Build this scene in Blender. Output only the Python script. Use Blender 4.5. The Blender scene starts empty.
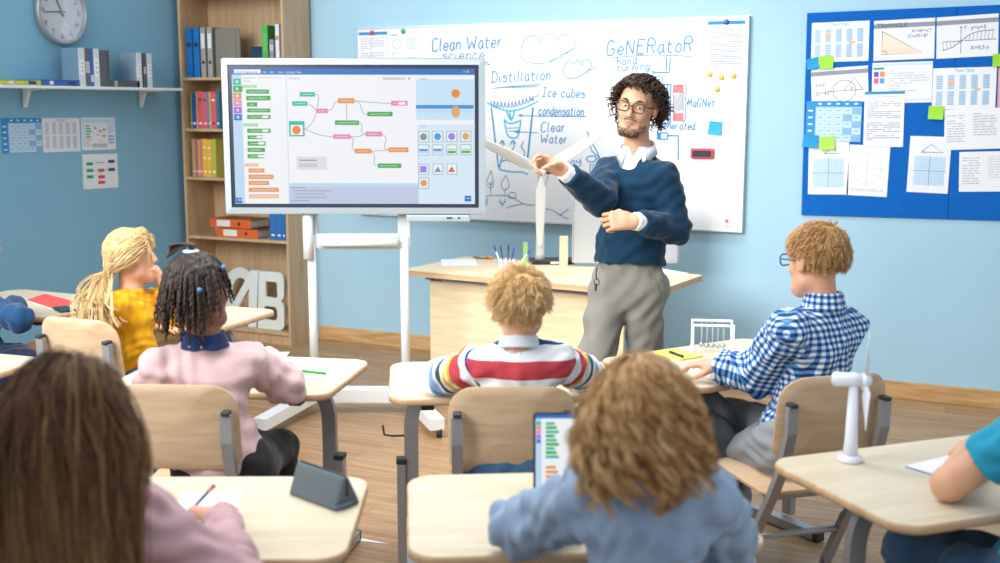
import bpy, bmesh, math, random
import numpy as np
from math import sin, cos, pi, radians as rad
from mathutils import Vector, Matrix
random.seed(7); RNG = np.random.default_rng(7)
SC = bpy.context.scene; COL = SC.collection
# ------------------------------------------------------------------ camera geometry
CF, CP, CR, CY = 1168.77, 0.149782, 0.0015085, 0.4416397
CH = 1.68
fw = np.array([-sin(CY)*cos(CP), cos(CY)*cos(CP), -sin(CP)])
rt0 = np.array([cos(CY), sin(CY), 0.0]); up0 = np.cross(rt0, fw)
rt = rt0*cos(CR)+up0*sin(CR); upv = -rt0*sin(CR)+up0*cos(CR)
CAM = np.array([0, 0, CH]); F0 = np.array([-sin(CY), cos(CY), 0.0])
def ray(x, y): return fw+rt*(x-500)/CF-upv*(y-281.5)/CF
def PZ(x, y, z): d = ray(x, y); return CAM+d*(z-CH)/d[2]
def PY(x, y, Y): d = ray(x, y); return CAM+d*Y/d[1]
def PX(x, y, X): d = ray(x, y); return CAM+d*X/d[0]
def PB(x, y, b): d = ray(x, y); return CAM+d*b/(d@F0)
def PP(x, y, O, n): d = ray(x, y); return CAM+d*(((O-CAM)@n)/(d@n))
def nrm(v): v = np.array(v, float); return v/np.linalg.norm(v)
WY = 6.976                       # back wall plane
# ------------------------------------------------------------------ materials
def lin(h):
    h = h.lstrip('#'); o = []
    for i in (0, 2, 4):
        c = int(h[i:i+2], 16)/255; o.append(c/12.92 if c <= .04045 else ((c+.055)/1.055)**2.4)
    return (*o, 1)
MATS = {}
def mat(name, col, rough=.6, metal=0, var=.06, vs=8, bump=0, bs=60, trans=0, emit=0, spec=.5, sheen=0, sss=0, coat=0, alpha=1):
    if name in MATS: return MATS[name]
    m = bpy.data.materials.new(name); m.use_nodes = True; N = m.node_tree.nodes; L = m.node_tree.links
    b = N['Principled BSDF']; c = lin(col)
    b.inputs['Roughness'].default_value = rough; b.inputs['Metallic'].default_value = metal
    b.inputs['Specular IOR Level'].default_value = spec
    if trans: b.inputs['Transmission Weight'].default_value = trans; b.inputs['IOR'].default_value = 1.45
    if sheen: b.inputs['Sheen Weight'].default_value = sheen; b.inputs['Sheen Roughness'].default_value = .4
    if coat: b.inputs['Coat Weight'].default_value = coat
    if sss: b.inputs['Subsurface Weight'].default_value = sss; b.inputs['Subsurface Radius'].default_value = (.012, .005, .003); b.inputs['Subsurface Scale'].default_value = 1
    if alpha < 1: b.inputs['Alpha'].default_value = alpha
    tc = N.new('ShaderNodeTexCoord')
    if var:
        n = N.new('ShaderNodeTexNoise'); n.inputs['Scale'].default_value = vs; n.inputs['Detail'].default_value = 4
        L.new(tc.outputs['Object'], n.inputs['Vector'])
        r = N.new('ShaderNodeValToRGB'); r.color_ramp.elements[0].position = .3; r.color_ramp.elements[1].position = .7
        r.color_ramp.elements[0].color = tuple(x*(1-var) for x in c[:3])+(1,); r.color_ramp.elements[1].color = tuple(min(1, x*(1+var)) for x in c[:3])+(1,)
        L.new(n.outputs['Fac'], r.inputs['Fac']); L.new(r.outputs['Color'], b.inputs['Base Color'])
    else: b.inputs['Base Color'].default_value = c
    if emit:
        b.inputs['Emission Color'].default_value = c; b.inputs['Emission Strength'].default_value = emit
    if bump:
        n = N.new('ShaderNodeTexNoise'); n.inputs['Scale'].default_value = bs; n.inputs['Detail'].default_value = 3
        L.new(tc.outputs['Object'], n.inputs['Vector'])
        u = N.new('ShaderNodeBump'); u.inputs['Strength'].default_value = bump; u.inputs['Distance'].default_value = .01
        L.new(n.outputs['Fac'], u.inputs['Height']); L.new(u.outputs['Normal'], b.inputs['Normal'])
    MATS[name] = m; return m
def wood(name, c1, c2, rough=.45, stretch=(1.2, 12, 12), sc=2.5, spec=.4):
    m = bpy.data.materials.new(name); m.use_nodes = True; N = m.node_tree.nodes; L = m.node_tree.links; b = N['Principled BSDF']
    b.inputs['Roughness'].default_value = rough; b.inputs['Specular IOR Level'].default_value = spec
    tc = N.new('ShaderNodeTexCoord'); mp = N.new('ShaderNodeMapping'); mp.inputs['Scale'].default_value = stretch
    n = N.new('ShaderNodeTexNoise'); n.inputs['Scale'].default_value = sc; n.inputs['Detail'].default_value = 6; n.inputs['Distortion'].default_value = .6
    r = N.new('ShaderNodeValToRGB'); r.color_ramp.elements[0].color = lin(c1); r.color_ramp.elements[1].color = lin(c2)
    r.color_ramp.elements[0].position = .35; r.color_ramp.elements[1].position = .65
    L.new(tc.outputs['Object'], mp.inputs['Vector']); L.new(mp.outputs['Vector'], n.inputs['Vector']); L.new(n.outputs['Fac'], r.inputs['Fac']); L.new(r.outputs['Color'], b.inputs['Base Color'])
    MATS[name] = m; return m
def floor_mat():
    m = bpy.data.materials.new('oak_planks'); m.use_nodes = True; N = m.node_tree.nodes; L = m.node_tree.links; b = N['Principled BSDF']
    b.inputs['Roughness'].default_value = .42; b.inputs['Specular IOR Level'].default_value = .35
    tc = N.new('ShaderNodeTexCoord'); br = N.new('ShaderNodeTexBrick')
    br.inputs['Scale'].default_value = 1; br.inputs['Brick Width'].default_value = 1.25; br.inputs['Row Height'].default_value = .135
    br.inputs['Mortar Size'].default_value = .0015; br.offset = .37
    br.inputs['Color1'].default_value = (0, 0, 0, 1); br.inputs['Color2'].default_value = (1, 1, 1, 1); br.inputs['Mortar'].default_value = (0, 0, 0, 1)
    L.new(tc.outputs['Object'], br.inputs['Vector'])
    mp = N.new('ShaderNodeMapping'); mp.inputs['Scale'].default_value = (1, 11, 1)
    vm = N.new('ShaderNodeVectorMath'); vm.operation = 'ADD'; cm = N.new('ShaderNodeVectorMath'); cm.operation = 'SCALE'; cm.inputs['Scale'].default_value = 7
    L.new(br.outputs['Color'], cm.inputs[0]); L.new(tc.outputs['Object'], mp.inputs['Vector']); L.new(mp.outputs['Vector'], vm.inputs[0]); L.new(cm.outputs['Vector'], vm.inputs[1])
    n = N.new('ShaderNodeTexNoise'); n.inputs['Scale'].default_value = 2.2; n.inputs['Detail'].default_value = 7; n.inputs['Distortion'].default_value = .8
    L.new(vm.outputs['Vector'], n.inputs['Vector'])
    r = N.new('ShaderNodeValToRGB'); E = r.color_ramp.elements
    E[0].position = .3; E[0].color = lin('#957150'); E[1].position = .72; E[1].color = lin('#bd9c76')
    L.new(n.outputs['Fac'], r.inputs['Fac'])
    mx = N.new('ShaderNodeMix'); mx.data_type = 'RGBA'; mx.blend_type = 'MULTIPLY'; mx.inputs['Factor'].default_value = .55
    r2 = N.new('ShaderNodeValToRGB'); r2.color_ramp.elements[0].color = (.80, .76, .72, 1); r2.color_ramp.elements[1].color = (1, 1, 1, 1)
    L.new(br.outputs['Color'], r2.inputs['Fac']); L.new(r.outputs['Color'], mx.inputs['A']); L.new(r2.outputs['Color'], mx.inputs['B'])
    m2 = N.new('ShaderNodeMix'); m2.data_type = 'RGBA'; m2.inputs['B'].default_value = lin('#5d4632')
    mt = N.new('ShaderNodeMath'); mt.operation = 'MULTIPLY'; mt.inputs[1].default_value = .6
    L.new(br.outputs['Fac'], mt.inputs[0]); L.new(mt.outputs[0], m2.inputs['Factor']); L.new(mx.outputs['Result'], m2.inputs['A']); L.new(m2.outputs['Result'], b.inputs['Base Color'])
    u = N.new('ShaderNodeBump'); u.inputs['Strength'].default_value = .15; u.inputs['Distance'].default_value = .003
    L.new(n.outputs['Fac'], u.inputs['Height']); L.new(u.outputs['Normal'], b.inputs['Normal'])
    return m
def screen(name, hx, e=1.0):
    m = mat('screen_'+name, hx, rough=.35, var=0, emit=.92, spec=.2); m.node_tree.nodes['Principled BSDF'].inputs['Base Color'].default_value = (.02, .02, .022, 1); return m
M_ALU = mat('brushed_grey_metal', '#9fa1a6', .38, .45, bump=.03, bs=200)
M_ALUD = mat('dark_plastic', '#2b2d31', .5)
M_WHITE = mat('white_lacquer', '#e9edef', .35, var=.02)
M_DESK = wood('pale_maple_laminate', '#cdc0a6', '#d8cdb6', .38)
M_EDGE = wood('beech_edge', '#bd9c76', '#d0b08b', .5)
M_PLY = wood('beech_plywood', '#c3a584', '#d2b899', .42, (2, 2, 14))
M_CASE = wood('maple_board', '#bb9a76', '#cbae8b', .5, (12, 12, 1.2))
M_CASEL = wood('maple_board_light', '#d9c5a0', '#e6d6b6', .45, (1.2, 12, 12))
M_SKIRT = wood('oak_skirting', '#b98f5c', '#d3ad7c', .5, (1.3, 14, 14))
M_PAPER = mat('white_paper', '#e6e9ee', .8, var=.015)
M_CHROME = mat('polished_steel', '#c9ccd0', .12, 1, var=0)
# ------------------------------------------------------------------ mesh building
class MB:
    def __init__(s): s.v = []; s.f = []; s.m = []; s.sm = []
    def add(s, vs, fs, mi=0, sm=False):
        o = len(s.v); s.v += [tuple(map(float, p)) for p in vs]
        for f in fs: s.f.append(tuple(i+o for i in f)); s.m.append(mi); s.sm.append(sm)
        return s
    def box(s, c, d, mi=0, R=None, bev=0):
        if bev: return s.bm(lambda b: (bmesh.ops.create_cube(b, size=1, matrix=Matrix.Diagonal((*d, 1))), bmesh.ops.bevel(b, geom=list(b.edges), offset=bev, segments=2, affect='EDGES', profile=.5)), c, R, mi)
        v = [(x*d[0]/2, y*d[1]/2, z*d[2]/2) for x in (-1, 1) for y in (-1, 1) for z in (-1, 1)]
        if R is not None: v = [np.array(R)@np.array(p) for p in v]
        v = [(p[0]+c[0], p[1]+c[1], p[2]+c[2]) for p in v]
        return s.add(v, [(0, 1, 3, 2), (4, 6, 7, 5), (0, 4, 5, 1), (2, 3, 7, 6), (0, 2, 6, 4), (1, 5, 7, 3)], mi)
    def bm(s, fn, c=(0, 0, 0), R=None, mi=0, sm=False):
        b = bmesh.new(); fn(b); b.verts.index_update()
        v = [np.array(q.co) for q in b.verts]
        if R is not None: v = [np.array(R)@p for p in v]
        s.add([p+np.array(c) for p in v], [[q.index for q in f.verts] for f in b.faces], mi, sm); b.free(); return s
    def prism(s, pts, z0, z1, mi=0, bev=0, side=None, sm=False):
        # outline in xy extruded z0..z1, optional chamfer at both rims
        n = len(pts); P = np.array(pts, float); rings = []
        if bev:
            d = np.roll(P, -1, 0)-np.roll(P, 1, 0); nn = np.stack([d[:, 1], -d[:, 0]], 1); nn /= np.maximum(np.linalg.norm(nn, axis=1), 1e-9)[:, None]
            a = .5*np.sum(P[:, 0]*np.roll(P[:, 1], -1)-np.roll(P[:, 0], -1)*P[:, 1]); nn *= (1 if a > 0 else -1)
            I = P-nn*bev; rings = [(I, z0), (P, z0+bev), (P, z1-bev), (I, z1)]
        else: rings = [(P, z0), (P, z1)]
        vs = [(p[0], p[1], z) for r, z in rings for p in r]; o = len(s.v)
        s.add(vs, [tuple(range(n))[::-1]], mi); s.f.append(tuple(o+(len(rings)-1)*n+i for i in range(n))); s.m.append(mi); s.sm.append(False)
        for k in range(len(rings)-1):
            for i in range(n):
                j = (i+1) % n; s.f.append((o+k*n+i, o+k*n+j, o+(k+1)*n+j, o+(k+1)*n+i)); s.m.append(mi if side is None else side); s.sm.append(sm)
        return s
    def tube(s, pts, r, n=10, mi=0, cap=True, rect=None, sm=True, upv=None):
        # r: radius or list; rect=(w,h) rectangular section
        P = [np.array(p, float) for p in pts]; K = len(P)
        R = [r]*K if not hasattr(r, '__len__') else list(r)
        T = [nrm(P[min(i+1, K-1)]-P[max(i-1, 0)]) for i in range(K)]
        ref = np.array(upv if upv is not None else ([0, 0, 1] if abs(T[0][2]) < .9 else [0, 1, 0]), float)
        vs = []; u = nrm(np.cross(T[0], ref)); 
        for i in range(K):
            u = u-T[i]*(u@T[i]); u = nrm(u); w = np.cross(T[i], u)
            if rect:
                q = [(-1, -1), (1, -1), (1, 1), (-1, 1)]
                for a, b in q: vs.append(P[i]+u*a*rect[0]/2+w*b*rect[1]/2)
            else:
                for k in range(n): a = 2*pi*k/n; vs.append(P[i]+(u*cos(a)+w*sin(a))*R[i])
        if rect: n = 4; sm = False
        fs = []
        for i in range(K-1):
            for k in range(n): k2 = (k+1) % n; fs.append((i*n+k, i*n+k2, (i+1)*n+k2, (i+1)*n+k))
        if cap: fs.append(tuple(range(n))[::-1]); fs.append(tuple((K-1)*n+k for k in range(n)))
        return s.add(vs, fs, mi, sm)
    def lathe(s, prof, c=(0, 0, 0), n=24, mi=0, R=None, sm=True):
        vs = []; K = len(prof)
        for r, z in prof:
            for k in range(n): a = 2*pi*k/n; vs.append(np.array([r*cos(a), r*sin(a), z]))
        if R is not None: vs = [np.array(R)@v for v in vs]
        vs = [v+np.array(c) for v in vs]; fs = []
        for i in range(K-1):
            for k in range(n): k2 = (k+1) % n; fs.append((i*n+k, i*n+k2, (i+1)*n+k2, (i+1)*n+k))
        fs.append(tuple(range(n))[::-1]); fs.append(tuple((K-1)*n+k for k in range(n)))
        return s.add(vs, fs, mi, sm)
    def ball(s, c, r, mi=0, sc=(1, 1, 1), R=None):
        def f(b): bmesh.ops.create_uvsphere(b, u_segments=16, v_segments=10, radius=r, matrix=Matrix.Diagonal((*sc, 1)))
        return s.bm(f, c, R, mi, True)
    def xf(s, M4):
        M4 = Matrix(M4); s.v = [tuple(M4@Vector(p)) for p in s.v]; return s
    def shift(s, b): s.v = [(p[0]-b[0], p[1]-b[1], p[2]-b[2]) for p in s.v]; return s
def rrect(w, d, r, n=6, cx=0, cy=0):
    o = []
    rr = r if hasattr(r, '__len__') else [r]*4
    for (sx, sy, a0, q) in ((1, 1, 0, rr[0]), (-1, 1, 90, rr[1]), (-1, -1, 180, rr[2]), (1, -1, 270, rr[3])):
        for k in range(n+1): a = rad(a0+90*k/n); o.append((cx+sx*(w/2-q)+q*cos(a), cy+sy*(d/2-q)+q*sin(a)))
    return o
def arc(p0, p1, p2, n=6):
    p0, p1, p2 = map(lambda p: np.array(p, float), (p0, p1, p2)); return [(1-t)**2*p0+2*t*(1-t)*p1+t*t*p2 for t in np.linspace(0, 1, n+1)]
def obj(name, mb, mats, parent=None, loc=None, rotz=0):
    me = bpy.data.meshes.new(name); me.from_pydata(mb.v, [], mb.f)
    if not isinstance(mats, (list, tuple)): mats = [mats]
    for m in mats: me.materials.append(m)
    me.polygons.foreach_set('material_index', mb.m); me.polygons.foreach_set('use_smooth', mb.sm); me.update()
    b = bmesh.new(); b.from_mesh(me); bmesh.ops.recalc_face_normals(b, faces=b.faces); b.to_mesh(me); b.free()
    o = bpy.data.objects.new(name, me); COL.objects.link(o)
    if parent is not None: o.parent = parent
    if loc is not None: o.location = [float(q) for q in loc]
    o.rotation_euler = (0, 0, rotz)
    return o
def tag(o, label, cat=None, group=None, kind=None):
    if label: o['label'] = label
    if cat: o['category'] = cat
    if group: o['group'] = group
    if kind: o['kind'] = kind
    return o
def empty(name, label, cat, loc=(0, 0, 0), rotz=0, group=None):
    o = bpy.data.objects.new(name, None); COL.objects.link(o); o.empty_display_size = .1
    o.location = [float(q) for q in loc]; o.rotation_euler = (0, 0, rotz); return tag(o, label, cat, group)
def copy_tree(o, parent=None):
    c = o.copy(); COL.objects.link(c); c.parent = parent
    for ch in [q for q in bpy.data.objects if q.parent == o]: copy_tree(ch, c)
    return c
def struct(name, mb, m, label=None):
    o = obj(name, mb, m); o['kind'] = 'structure'
    if label: o['label'] = label
    return o
_tc = {}
def text_geo(txt, size):
    k = (txt,)
    if k not in _tc:
        cu = bpy.data.curves.new('t', 'FONT'); cu.body = txt; cu.size = 1; cu.resolution_u = 2
        o = bpy.data.objects.new('t', cu); COL.objects.link(o)
        me = bpy.data.meshes.new_from_object(o); v = [tuple(q.co) for q in me.vertices]; f = [tuple(p.vertices) for p in me.polygons]
        bpy.data.objects.remove(o); bpy.data.curves.remove(cu); bpy.data.meshes.remove(me); _tc[k] = (v, f)
    v, f = _tc[k]; return [(x*size, y*size) for x, y, z in v], f
# ------------------------------------------------------------------ smooth solids for people and soft things
def A3(p): return np.array(p, dtype=np.float32)
def pe(pr, X):
    k = pr['t']
    if k == 'cap':
        a, b = pr['a'], pr['b']; ab = b-a; L2 = max(float(ab@ab), 1e-9)
        t = np.clip(((X-a)@ab)/L2, 0, 1); d = X-(a+t[..., None]*ab); r = pr['ra']+(pr['rb']-pr['ra'])*t
        if pr.get('flat') is not None:
            ax, fl = pr['flat']; l = np.linalg.norm(d, axis=-1); d2 = d+(d@ax)[..., None]*ax*(1/fl-1); l2 = np.linalg.norm(d2, axis=-1)+1e-9
            v = (l2-r)*np.where(l2 > 1e-6, np.maximum(l/l2, .25), 1)
        else: v = np.linalg.norm(d, axis=-1)-r
        if pr.get('cut'):
            n = ab/math.sqrt(L2)
            if 'b' in pr['cut']: v = np.maximum(v, (X-b)@n)
            if 'a' in pr['cut']: v = np.maximum(v, -((X-a)@n))
        return v
    q = (X-pr['c'])
    if pr.get('R') is not None: q = q@pr['R'].T
    k0 = np.linalg.norm(q/pr['r'], axis=-1); k1 = np.linalg.norm(q/(pr['r']**2), axis=-1)+1e-9
    return k0*(k0-1)/k1
def cap(a, b, ra, rb=None, k=.02, flat=None, cut=None, g=0, off=0):
    rb = ra if rb is None else rb
    return dict(t='cap', a=A3(a), b=A3(b), ra=ra, rb=rb, k=k, flat=(A3(flat[0]), flat[1]) if flat else None, cut=cut, g=g)
def ell(c, r, R=None, k=.02, g=0): return dict(t='ell', c=A3(c), r=A3(r), R=A3(R) if R is not None else None, k=k, g=g)
def bounds(pr, m):
    if pr['t'] == 'cap':
        r = max(pr['ra'], pr['rb']); return np.minimum(pr['a'], pr['b'])-r-m, np.maximum(pr['a'], pr['b'])+r+m
    r = float(max(pr['r'])); return pr['c']-r-m, pr['c']+r+m
def smin(a, b, k):
    if k <= 0: return np.minimum(a, b)
    h = np.maximum(k-np.abs(a-b), 0)/k; return np.minimum(a, b)-h*h*k*.25
def field(prims, X, infl=0):
    F = np.full(X.shape[:-1], 9., np.float32)
    for p in prims: F = smin(F, pe(p, X)-infl, p['k'])
    return F
def solid(prims, h=.006, infl=0, subs=(), planes=(), name='s'):
    lo = np.min([bounds(p, .03+infl)[0] for p in prims], 0); hi = np.max([bounds(p, .03+infl)[1] for p in prims], 0)
    n = np.ceil((hi-lo)/h).astype(int)+1; ax = [(lo[i]+h*np.arange(n[i])).astype(np.float32) for i in range(3)]
    F = np.full(n, 1., np.float32)
    def blk(p, m):
        l, u = bounds(p, m); i0 = np.clip(np.floor((l-lo)/h).astype(int), 0, n); i1 = np.clip(np.ceil((u-lo)/h).astype(int)+1, 0, n)
        sl = tuple(slice(a, b) for a, b in zip(i0, i1)); X = np.stack(np.meshgrid(*[ax[i][sl[i]] for i in range(3)], indexing='ij'), -1); return sl, X
    for p in prims:
        sl, X = blk(p, .05+p['k']+infl)
        if X.size: F[sl] = smin(F[sl], pe(p, X)-infl, p['k'])
    for p in subs:
        sl, X = blk(p, .03)
        if X.size: F[sl] = -smin(-F[sl], pe(p, X), p['k'])
    if planes:
        X = np.stack(np.meshgrid(*ax, indexing='ij'), -1)
        for q, nn in planes: F = np.maximum(F, (X-A3(q))@A3(nrm(nn)))
    return nets(F, lo, h)
def nets(F, lo, h):
    S = F < 0; c = np.zeros(tuple(np.array(F.shape)-1), np.int8)
    sh = [(i, j, k) for i in (0, 1) for j in (0, 1) for k in (0, 1)]; nx, ny, nz = c.shape
    for i, j, k in sh: c += S[i:i+nx, j:j+ny, k:k+nz]
    act = np.argwhere((c > 0) & (c < 8)); idm = np.full(c.shape, -1, np.int64); idm[tuple(act.T)] = np.arange(len(act))
    val = np.stack([F[act[:, 0]+i, act[:, 1]+j, act[:, 2]+k] for i, j, k in sh], 1); cs = np.array(sh, float)
    pos = np.zeros((len(act), 3)); cnt = np.zeros(len(act))
    for a in range(8):
        for b in range(a+1, 8):
            if np.abs(cs[a]-cs[b]).sum() != 1: continue
            m = (val[:, a] < 0) != (val[:, b] < 0); t = val[m, a]/(val[m, a]-val[m, b])
            pos[m] += cs[a]+t[:, None]*(cs[b]-cs[a]); cnt[m] += 1
    V = lo+(act+pos/cnt[:, None])*h; Q = []
    for axn in range(3):
        A = [slice(None)]*3; B = [slice(None)]*3; A[axn] = slice(0, -1); B[axn] = slice(1, None)
        d = S[tuple(A)] != S[tuple(B)]; e = np.argwhere(d); o1, o2 = [q for q in range(3) if q != axn]
        e = e[(e[:, o1] > 0) & (e[:, o2] > 0) & (e[:, o1] < F.shape[o1]-1) & (e[:, o2] < F.shape[o2]-1)]
        def cell(a, b): q = e.copy(); q[:, o1] += a; q[:, o2] += b; return idm[tuple(q.T)]
        quad = np.stack([cell(-1, -1), cell(0, -1), cell(0, 0), cell(-1, 0)], 1)
        ins = S[tuple(e.T)]; flip = ins if axn != 1 else ~ins
        quad[~flip] = quad[~flip][:, ::-1]; Q.append(quad)
    return V, np.concatenate(Q)
def vnormals(V, Q):
    n = np.cross(V[Q[:, 2]]-V[Q[:, 0]], V[Q[:, 3]]-V[Q[:, 1]]); N = np.zeros_like(V)
    for k in range(4): np.add.at(N, Q[:, k], n)
    return N/(np.linalg.norm(N, axis=1)[:, None]+1e-12)
def fold(V, Q, amp, wl, seed=1, sq=(1, 1, 1)):
    r = np.random.default_rng(seed); d = np.zeros(len(V)); X = V*np.array(sq)
    for i in range(9):
        k = nrm(r.normal(size=3))*2*pi/(wl*r.uniform(.6, 1.8)); k2 = nrm(r.normal(size=3))*2*pi/(wl*3)
        d += np.sin(X@k+2.2*np.sin(X@k2+r.uniform(0, 6))+r.uniform(0, 6))
    return V+vnormals(V, Q)*(amp*d/3)[:, None]
def smooth(V, Q, it=1, f=.5):
    e = np.concatenate([Q[:, [0, 1]], Q[:, [1, 2]], Q[:, [2, 3]], Q[:, [3, 0]]]); c = np.zeros(len(V)); np.add.at(c, e[:, 0], 1)
    for _ in range(it):
        s = np.zeros_like(V); np.add.at(s, e[:, 0], V[e[:, 1]]); V = V*(1-f)+f*s/np.maximum(c, 1)[:, None]
    return V
def qobj(name, V, Q, mats, parent=None, base=(0, 0, 0), mi=None, attrs=None, loc=None, sm=True):
    me = bpy.data.meshes.new(name); V = np.asarray(V)-np.array(base); nq = len(Q); w = Q.shape[1]
    me.vertices.add(len(V)); me.vertices.foreach_set('co', V.astype(np.float32).ravel())
    me.loops.add(nq*w); me.loops.foreach_set('vertex_index', Q.astype(np.int32).ravel())
    me.polygons.add(nq); me.polygons.foreach_set('loop_start', np.arange(0, nq*w, w, dtype=np.int32))
    try: me.polygons.foreach_set('loop_total', np.full(nq, w, dtype=np.int32))
    except Exception: pass
    if not isinstance(mats, (list, tuple)): mats = [mats]
    for m in mats: me.materials.append(m)
    me.update(calc_edges=True)
    if mi is not None: me.polygons.foreach_set('material_index', np.asarray(mi, dtype=np.int32))
    me.polygons.foreach_set('use_smooth', np.full(nq, sm))
    for k, a in (attrs or {}).items():
        at = me.attributes.new(k, 'FLOAT', 'POINT'); at.data.foreach_set('value', np.asarray(a, dtype=np.float32))
    me.validate(); me.update()
    o = bpy.data.objects.new(name, me); COL.objects.link(o)
    if parent is not None: o.parent = parent
    if loc is not None: o.location = [float(q) for q in loc]
    return o
# ------------------------------------------------------------------ hair made of strands
def tubes(P, R, n=3):
    # P (N,S,3), R (N,S)
    N, S, _ = P.shape; T = np.gradient(P, axis=1); T /= np.linalg.norm(T, axis=2)[..., None]+1e-9
    ref = np.array([.31, .22, .92]); u = np.cross(T, ref); u /= np.linalg.norm(u, axis=2)[..., None]+1e-9; w = np.cross(T, u)
    V = []
    for k in range(n): a = 2*pi*k/n; V.append(P+(u*cos(a)+w*sin(a))*R[..., None])
    V = np.stack(V, 2).reshape(-1, 3); i = np.arange(N)[:, None, None]*S*n+np.arange(S-1)[None, :, None]*n; k = np.arange(n)[None, None, :]; k2 = (k+1) % n
    Q = np.stack([i+k, i+k2, i+n+k2, i+n+k], -1).reshape(-1, 4); return V, Q
def hair_mat(name, c0, c1, c2, rough=.42):
    m = bpy.data.materials.new(name); m.use_nodes = True; N = m.node_tree.nodes; L = m.node_tree.links; b = N['Principled BSDF']
    b.inputs['Roughness'].default_value = rough; b.inputs['Specular IOR Level'].default_value = .35
    a = N.new('ShaderNodeAttribute'); a.attribute_name = 'hv'; r = N.new('ShaderNodeValToRGB'); E = r.color_ramp.elements
    E[0].color = lin(c0); E[1].color = lin(c2); e = E.new(.5); e.color = lin(c1)
    L.new(a.outputs['Fac'], r.inputs['Fac']); L.new(r.outputs['Color'], b.inputs['Base Color']); return m
def grow(root, d0, n, ds, coll, off, comb=None, grav=.25, seed=1, wig=0, wl=.04, stiff=.6, target=None):
    r = np.random.default_rng(seed); N = len(root); P = [root.copy()]; d = d0.copy(); p = root.copy()
    off = np.broadcast_to(np.asarray(off, float), (N,)); ph = r.uniform(0, 2*pi, (N, 3)); rv = r.normal(size=(N, 3))
    for s in range(n-1):
        g = np.zeros((N, 3)); g[:, 2] = -grav
        if comb is not None: g = g+comb(p, s)
        d = d*stiff+g*(1-stiff)*1.5; d /= np.linalg.norm(d, axis=1)[:, None]+1e-9
        dd = d
        if wig: dd = d+wig*np.cos(ph+2*pi*s*(ds if np.isscalar(ds) else ds[:, None])/wl)*rv; dd = dd/np.linalg.norm(dd, axis=1)[:, None]
        p = p+dd*(ds if np.isscalar(ds) else ds[:, None])
        X = p.astype(np.float32); f = field(coll, X); e = 2e-3
        G = np.stack([field(coll, X+A3(q))-field(coll, X-A3(q)) for q in ((e, 0, 0), (0, e, 0), (0, 0, e))], 1); G /= np.linalg.norm(G, axis=1)[:, None]+1e-9
        push = np.maximum(off-f, 0); p = p+G*push[:, None]
        if comb is None or True:
            dn = (d*G).sum(1); m = (push > 0) & (dn < 0); d[m] -= G[m]*dn[m][:, None]; d /= np.linalg.norm(d, axis=1)[:, None]+1e-9
        P.append(p.copy())
    return np.stack(P, 1)
def clump(P, kids, spread, seed=1, tipf=.35):
    r = np.random.default_rng(seed); N, S, _ = P.shape; t = np.linspace(0, 1, S)[None, :, None]
    i = np.repeat(np.arange(N), kids); o = r.normal(size=(N*kids, 1, 3))*spread; o2 = r.normal(size=(N*kids, 1, 3))*spread*.35
    return P[i]+o*(1-(1-tipf)*t)+o2*np.sin(t*pi*2.2), i
def wave2(P, D, Rm, amp, turns, tp=.7):
    N, S, _ = P.shape; t = np.linspace(0, 1, S)[None, :]; th = np.arctan2(D[:, 0], -D[:, 1])[:, None]; A = amp*t**tp; ph = 2*pi*turns*t+th*3.2+D[:, 2:3]*2.5
    out = D*[1, 1, 0]; out /= np.linalg.norm(out, axis=1)[:, None]+1e-6; out = out@Rm; sd = np.cross(out, [0, 0, 1.])
    return P+out[:, None, :]*(A*np.sin(ph))[..., None]+sd[:, None, :]*(A*np.cos(ph*.9+1))[..., None]
def hair_obj(name, P, rad, mt, parent, base, seed=1, idx=None, n=3, taper=.25, label=None):
    r = np.random.default_rng(seed); N, S, _ = P.shape; t = np.linspace(0, 1, S)
    R = rad*r.uniform(.7, 1.25, (N, 1))*(1-(1-taper)*t[None, :]**1.5); V, Q = tubes(P, R, n)
    hv = r.uniform(0, 1, N)*.55+(.225 if idx is None else np.random.default_rng(seed+9).uniform(0, .45, idx.max()+1)[idx])
    o = qobj(name, V, Q, mt, parent, base, attrs={'hv': np.repeat(np.clip(hv, 0, 1), S*n)})
    if label: o['label'] = label
    return o
# ------------------------------------------------------------------ people
def frame(f, u=(0, 0, 1)):
    f = nrm(f); r = nrm(np.cross(f, u)); return r, f, np.cross(r, f)     # right, forward, up
def head_prims(H, f, u=(0, 0, 1), s=1., nose=1., jaw=1.):
    r, f, u = frame(f, u); Rm = np.stack([r, f, u]); X = lambda x, y, z: np.array(H)+(r*x+f*y+u*z)*s
    E = lambda c, rr, k=.02: ell(X(*c), np.array(rr)*s, Rm, k*s)
    p = [E((0, -.014, .032), (.077, .096, .084), .01), E((0, .026, -.03), (.062, .066, .086), .03),
         cap(X(-.018, .066, -.098), X(.018, .066, -.098), .022*s*jaw, k=.03*s), cap(X(-.045, .01, -.072), X(-.02, .06, -.098), .022*s*jaw, k=.03*s), cap(X(.045, .01, -.072), X(.02, .06, -.098), .022*s*jaw, k=.03*s),
         E((0, .078, .025), (.052, .016, .010), .02), E((.036, .066, -.028), (.020, .018, .017), .02), E((-.036, .066, -.028), (.020, .018, .017), .02)]
    p += [cap(X(0, .090, .010), X(0, .108*nose, -.030), .0075*s, .011*s, k=.010*s), E((.011, .098, -.034), (.008, .009, .007), .006), E((-.011, .098, -.034), (.008, .009, .007), .006)]
    p += [E((0, .088, -.060), (.022, .010, .0055), .006), E((0, .086, -.070), (.019, .010, .006), .006)]
    for q in (-1, 1):
        p += [E((q*.079, -.008, -.004), (.009, .019, .031), .008), E((q*.077, .0, -.026), (.006, .010, .012), .006), E((q*.031, .079, .004), (.014, .008, .008), .004)]
    sub = [E((.031, .096, .006), (.015, .012, .009), .012), E((-.031, .096, .006), (.015, .012, .009), .012)]
    return p, sub, X, Rm
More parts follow.
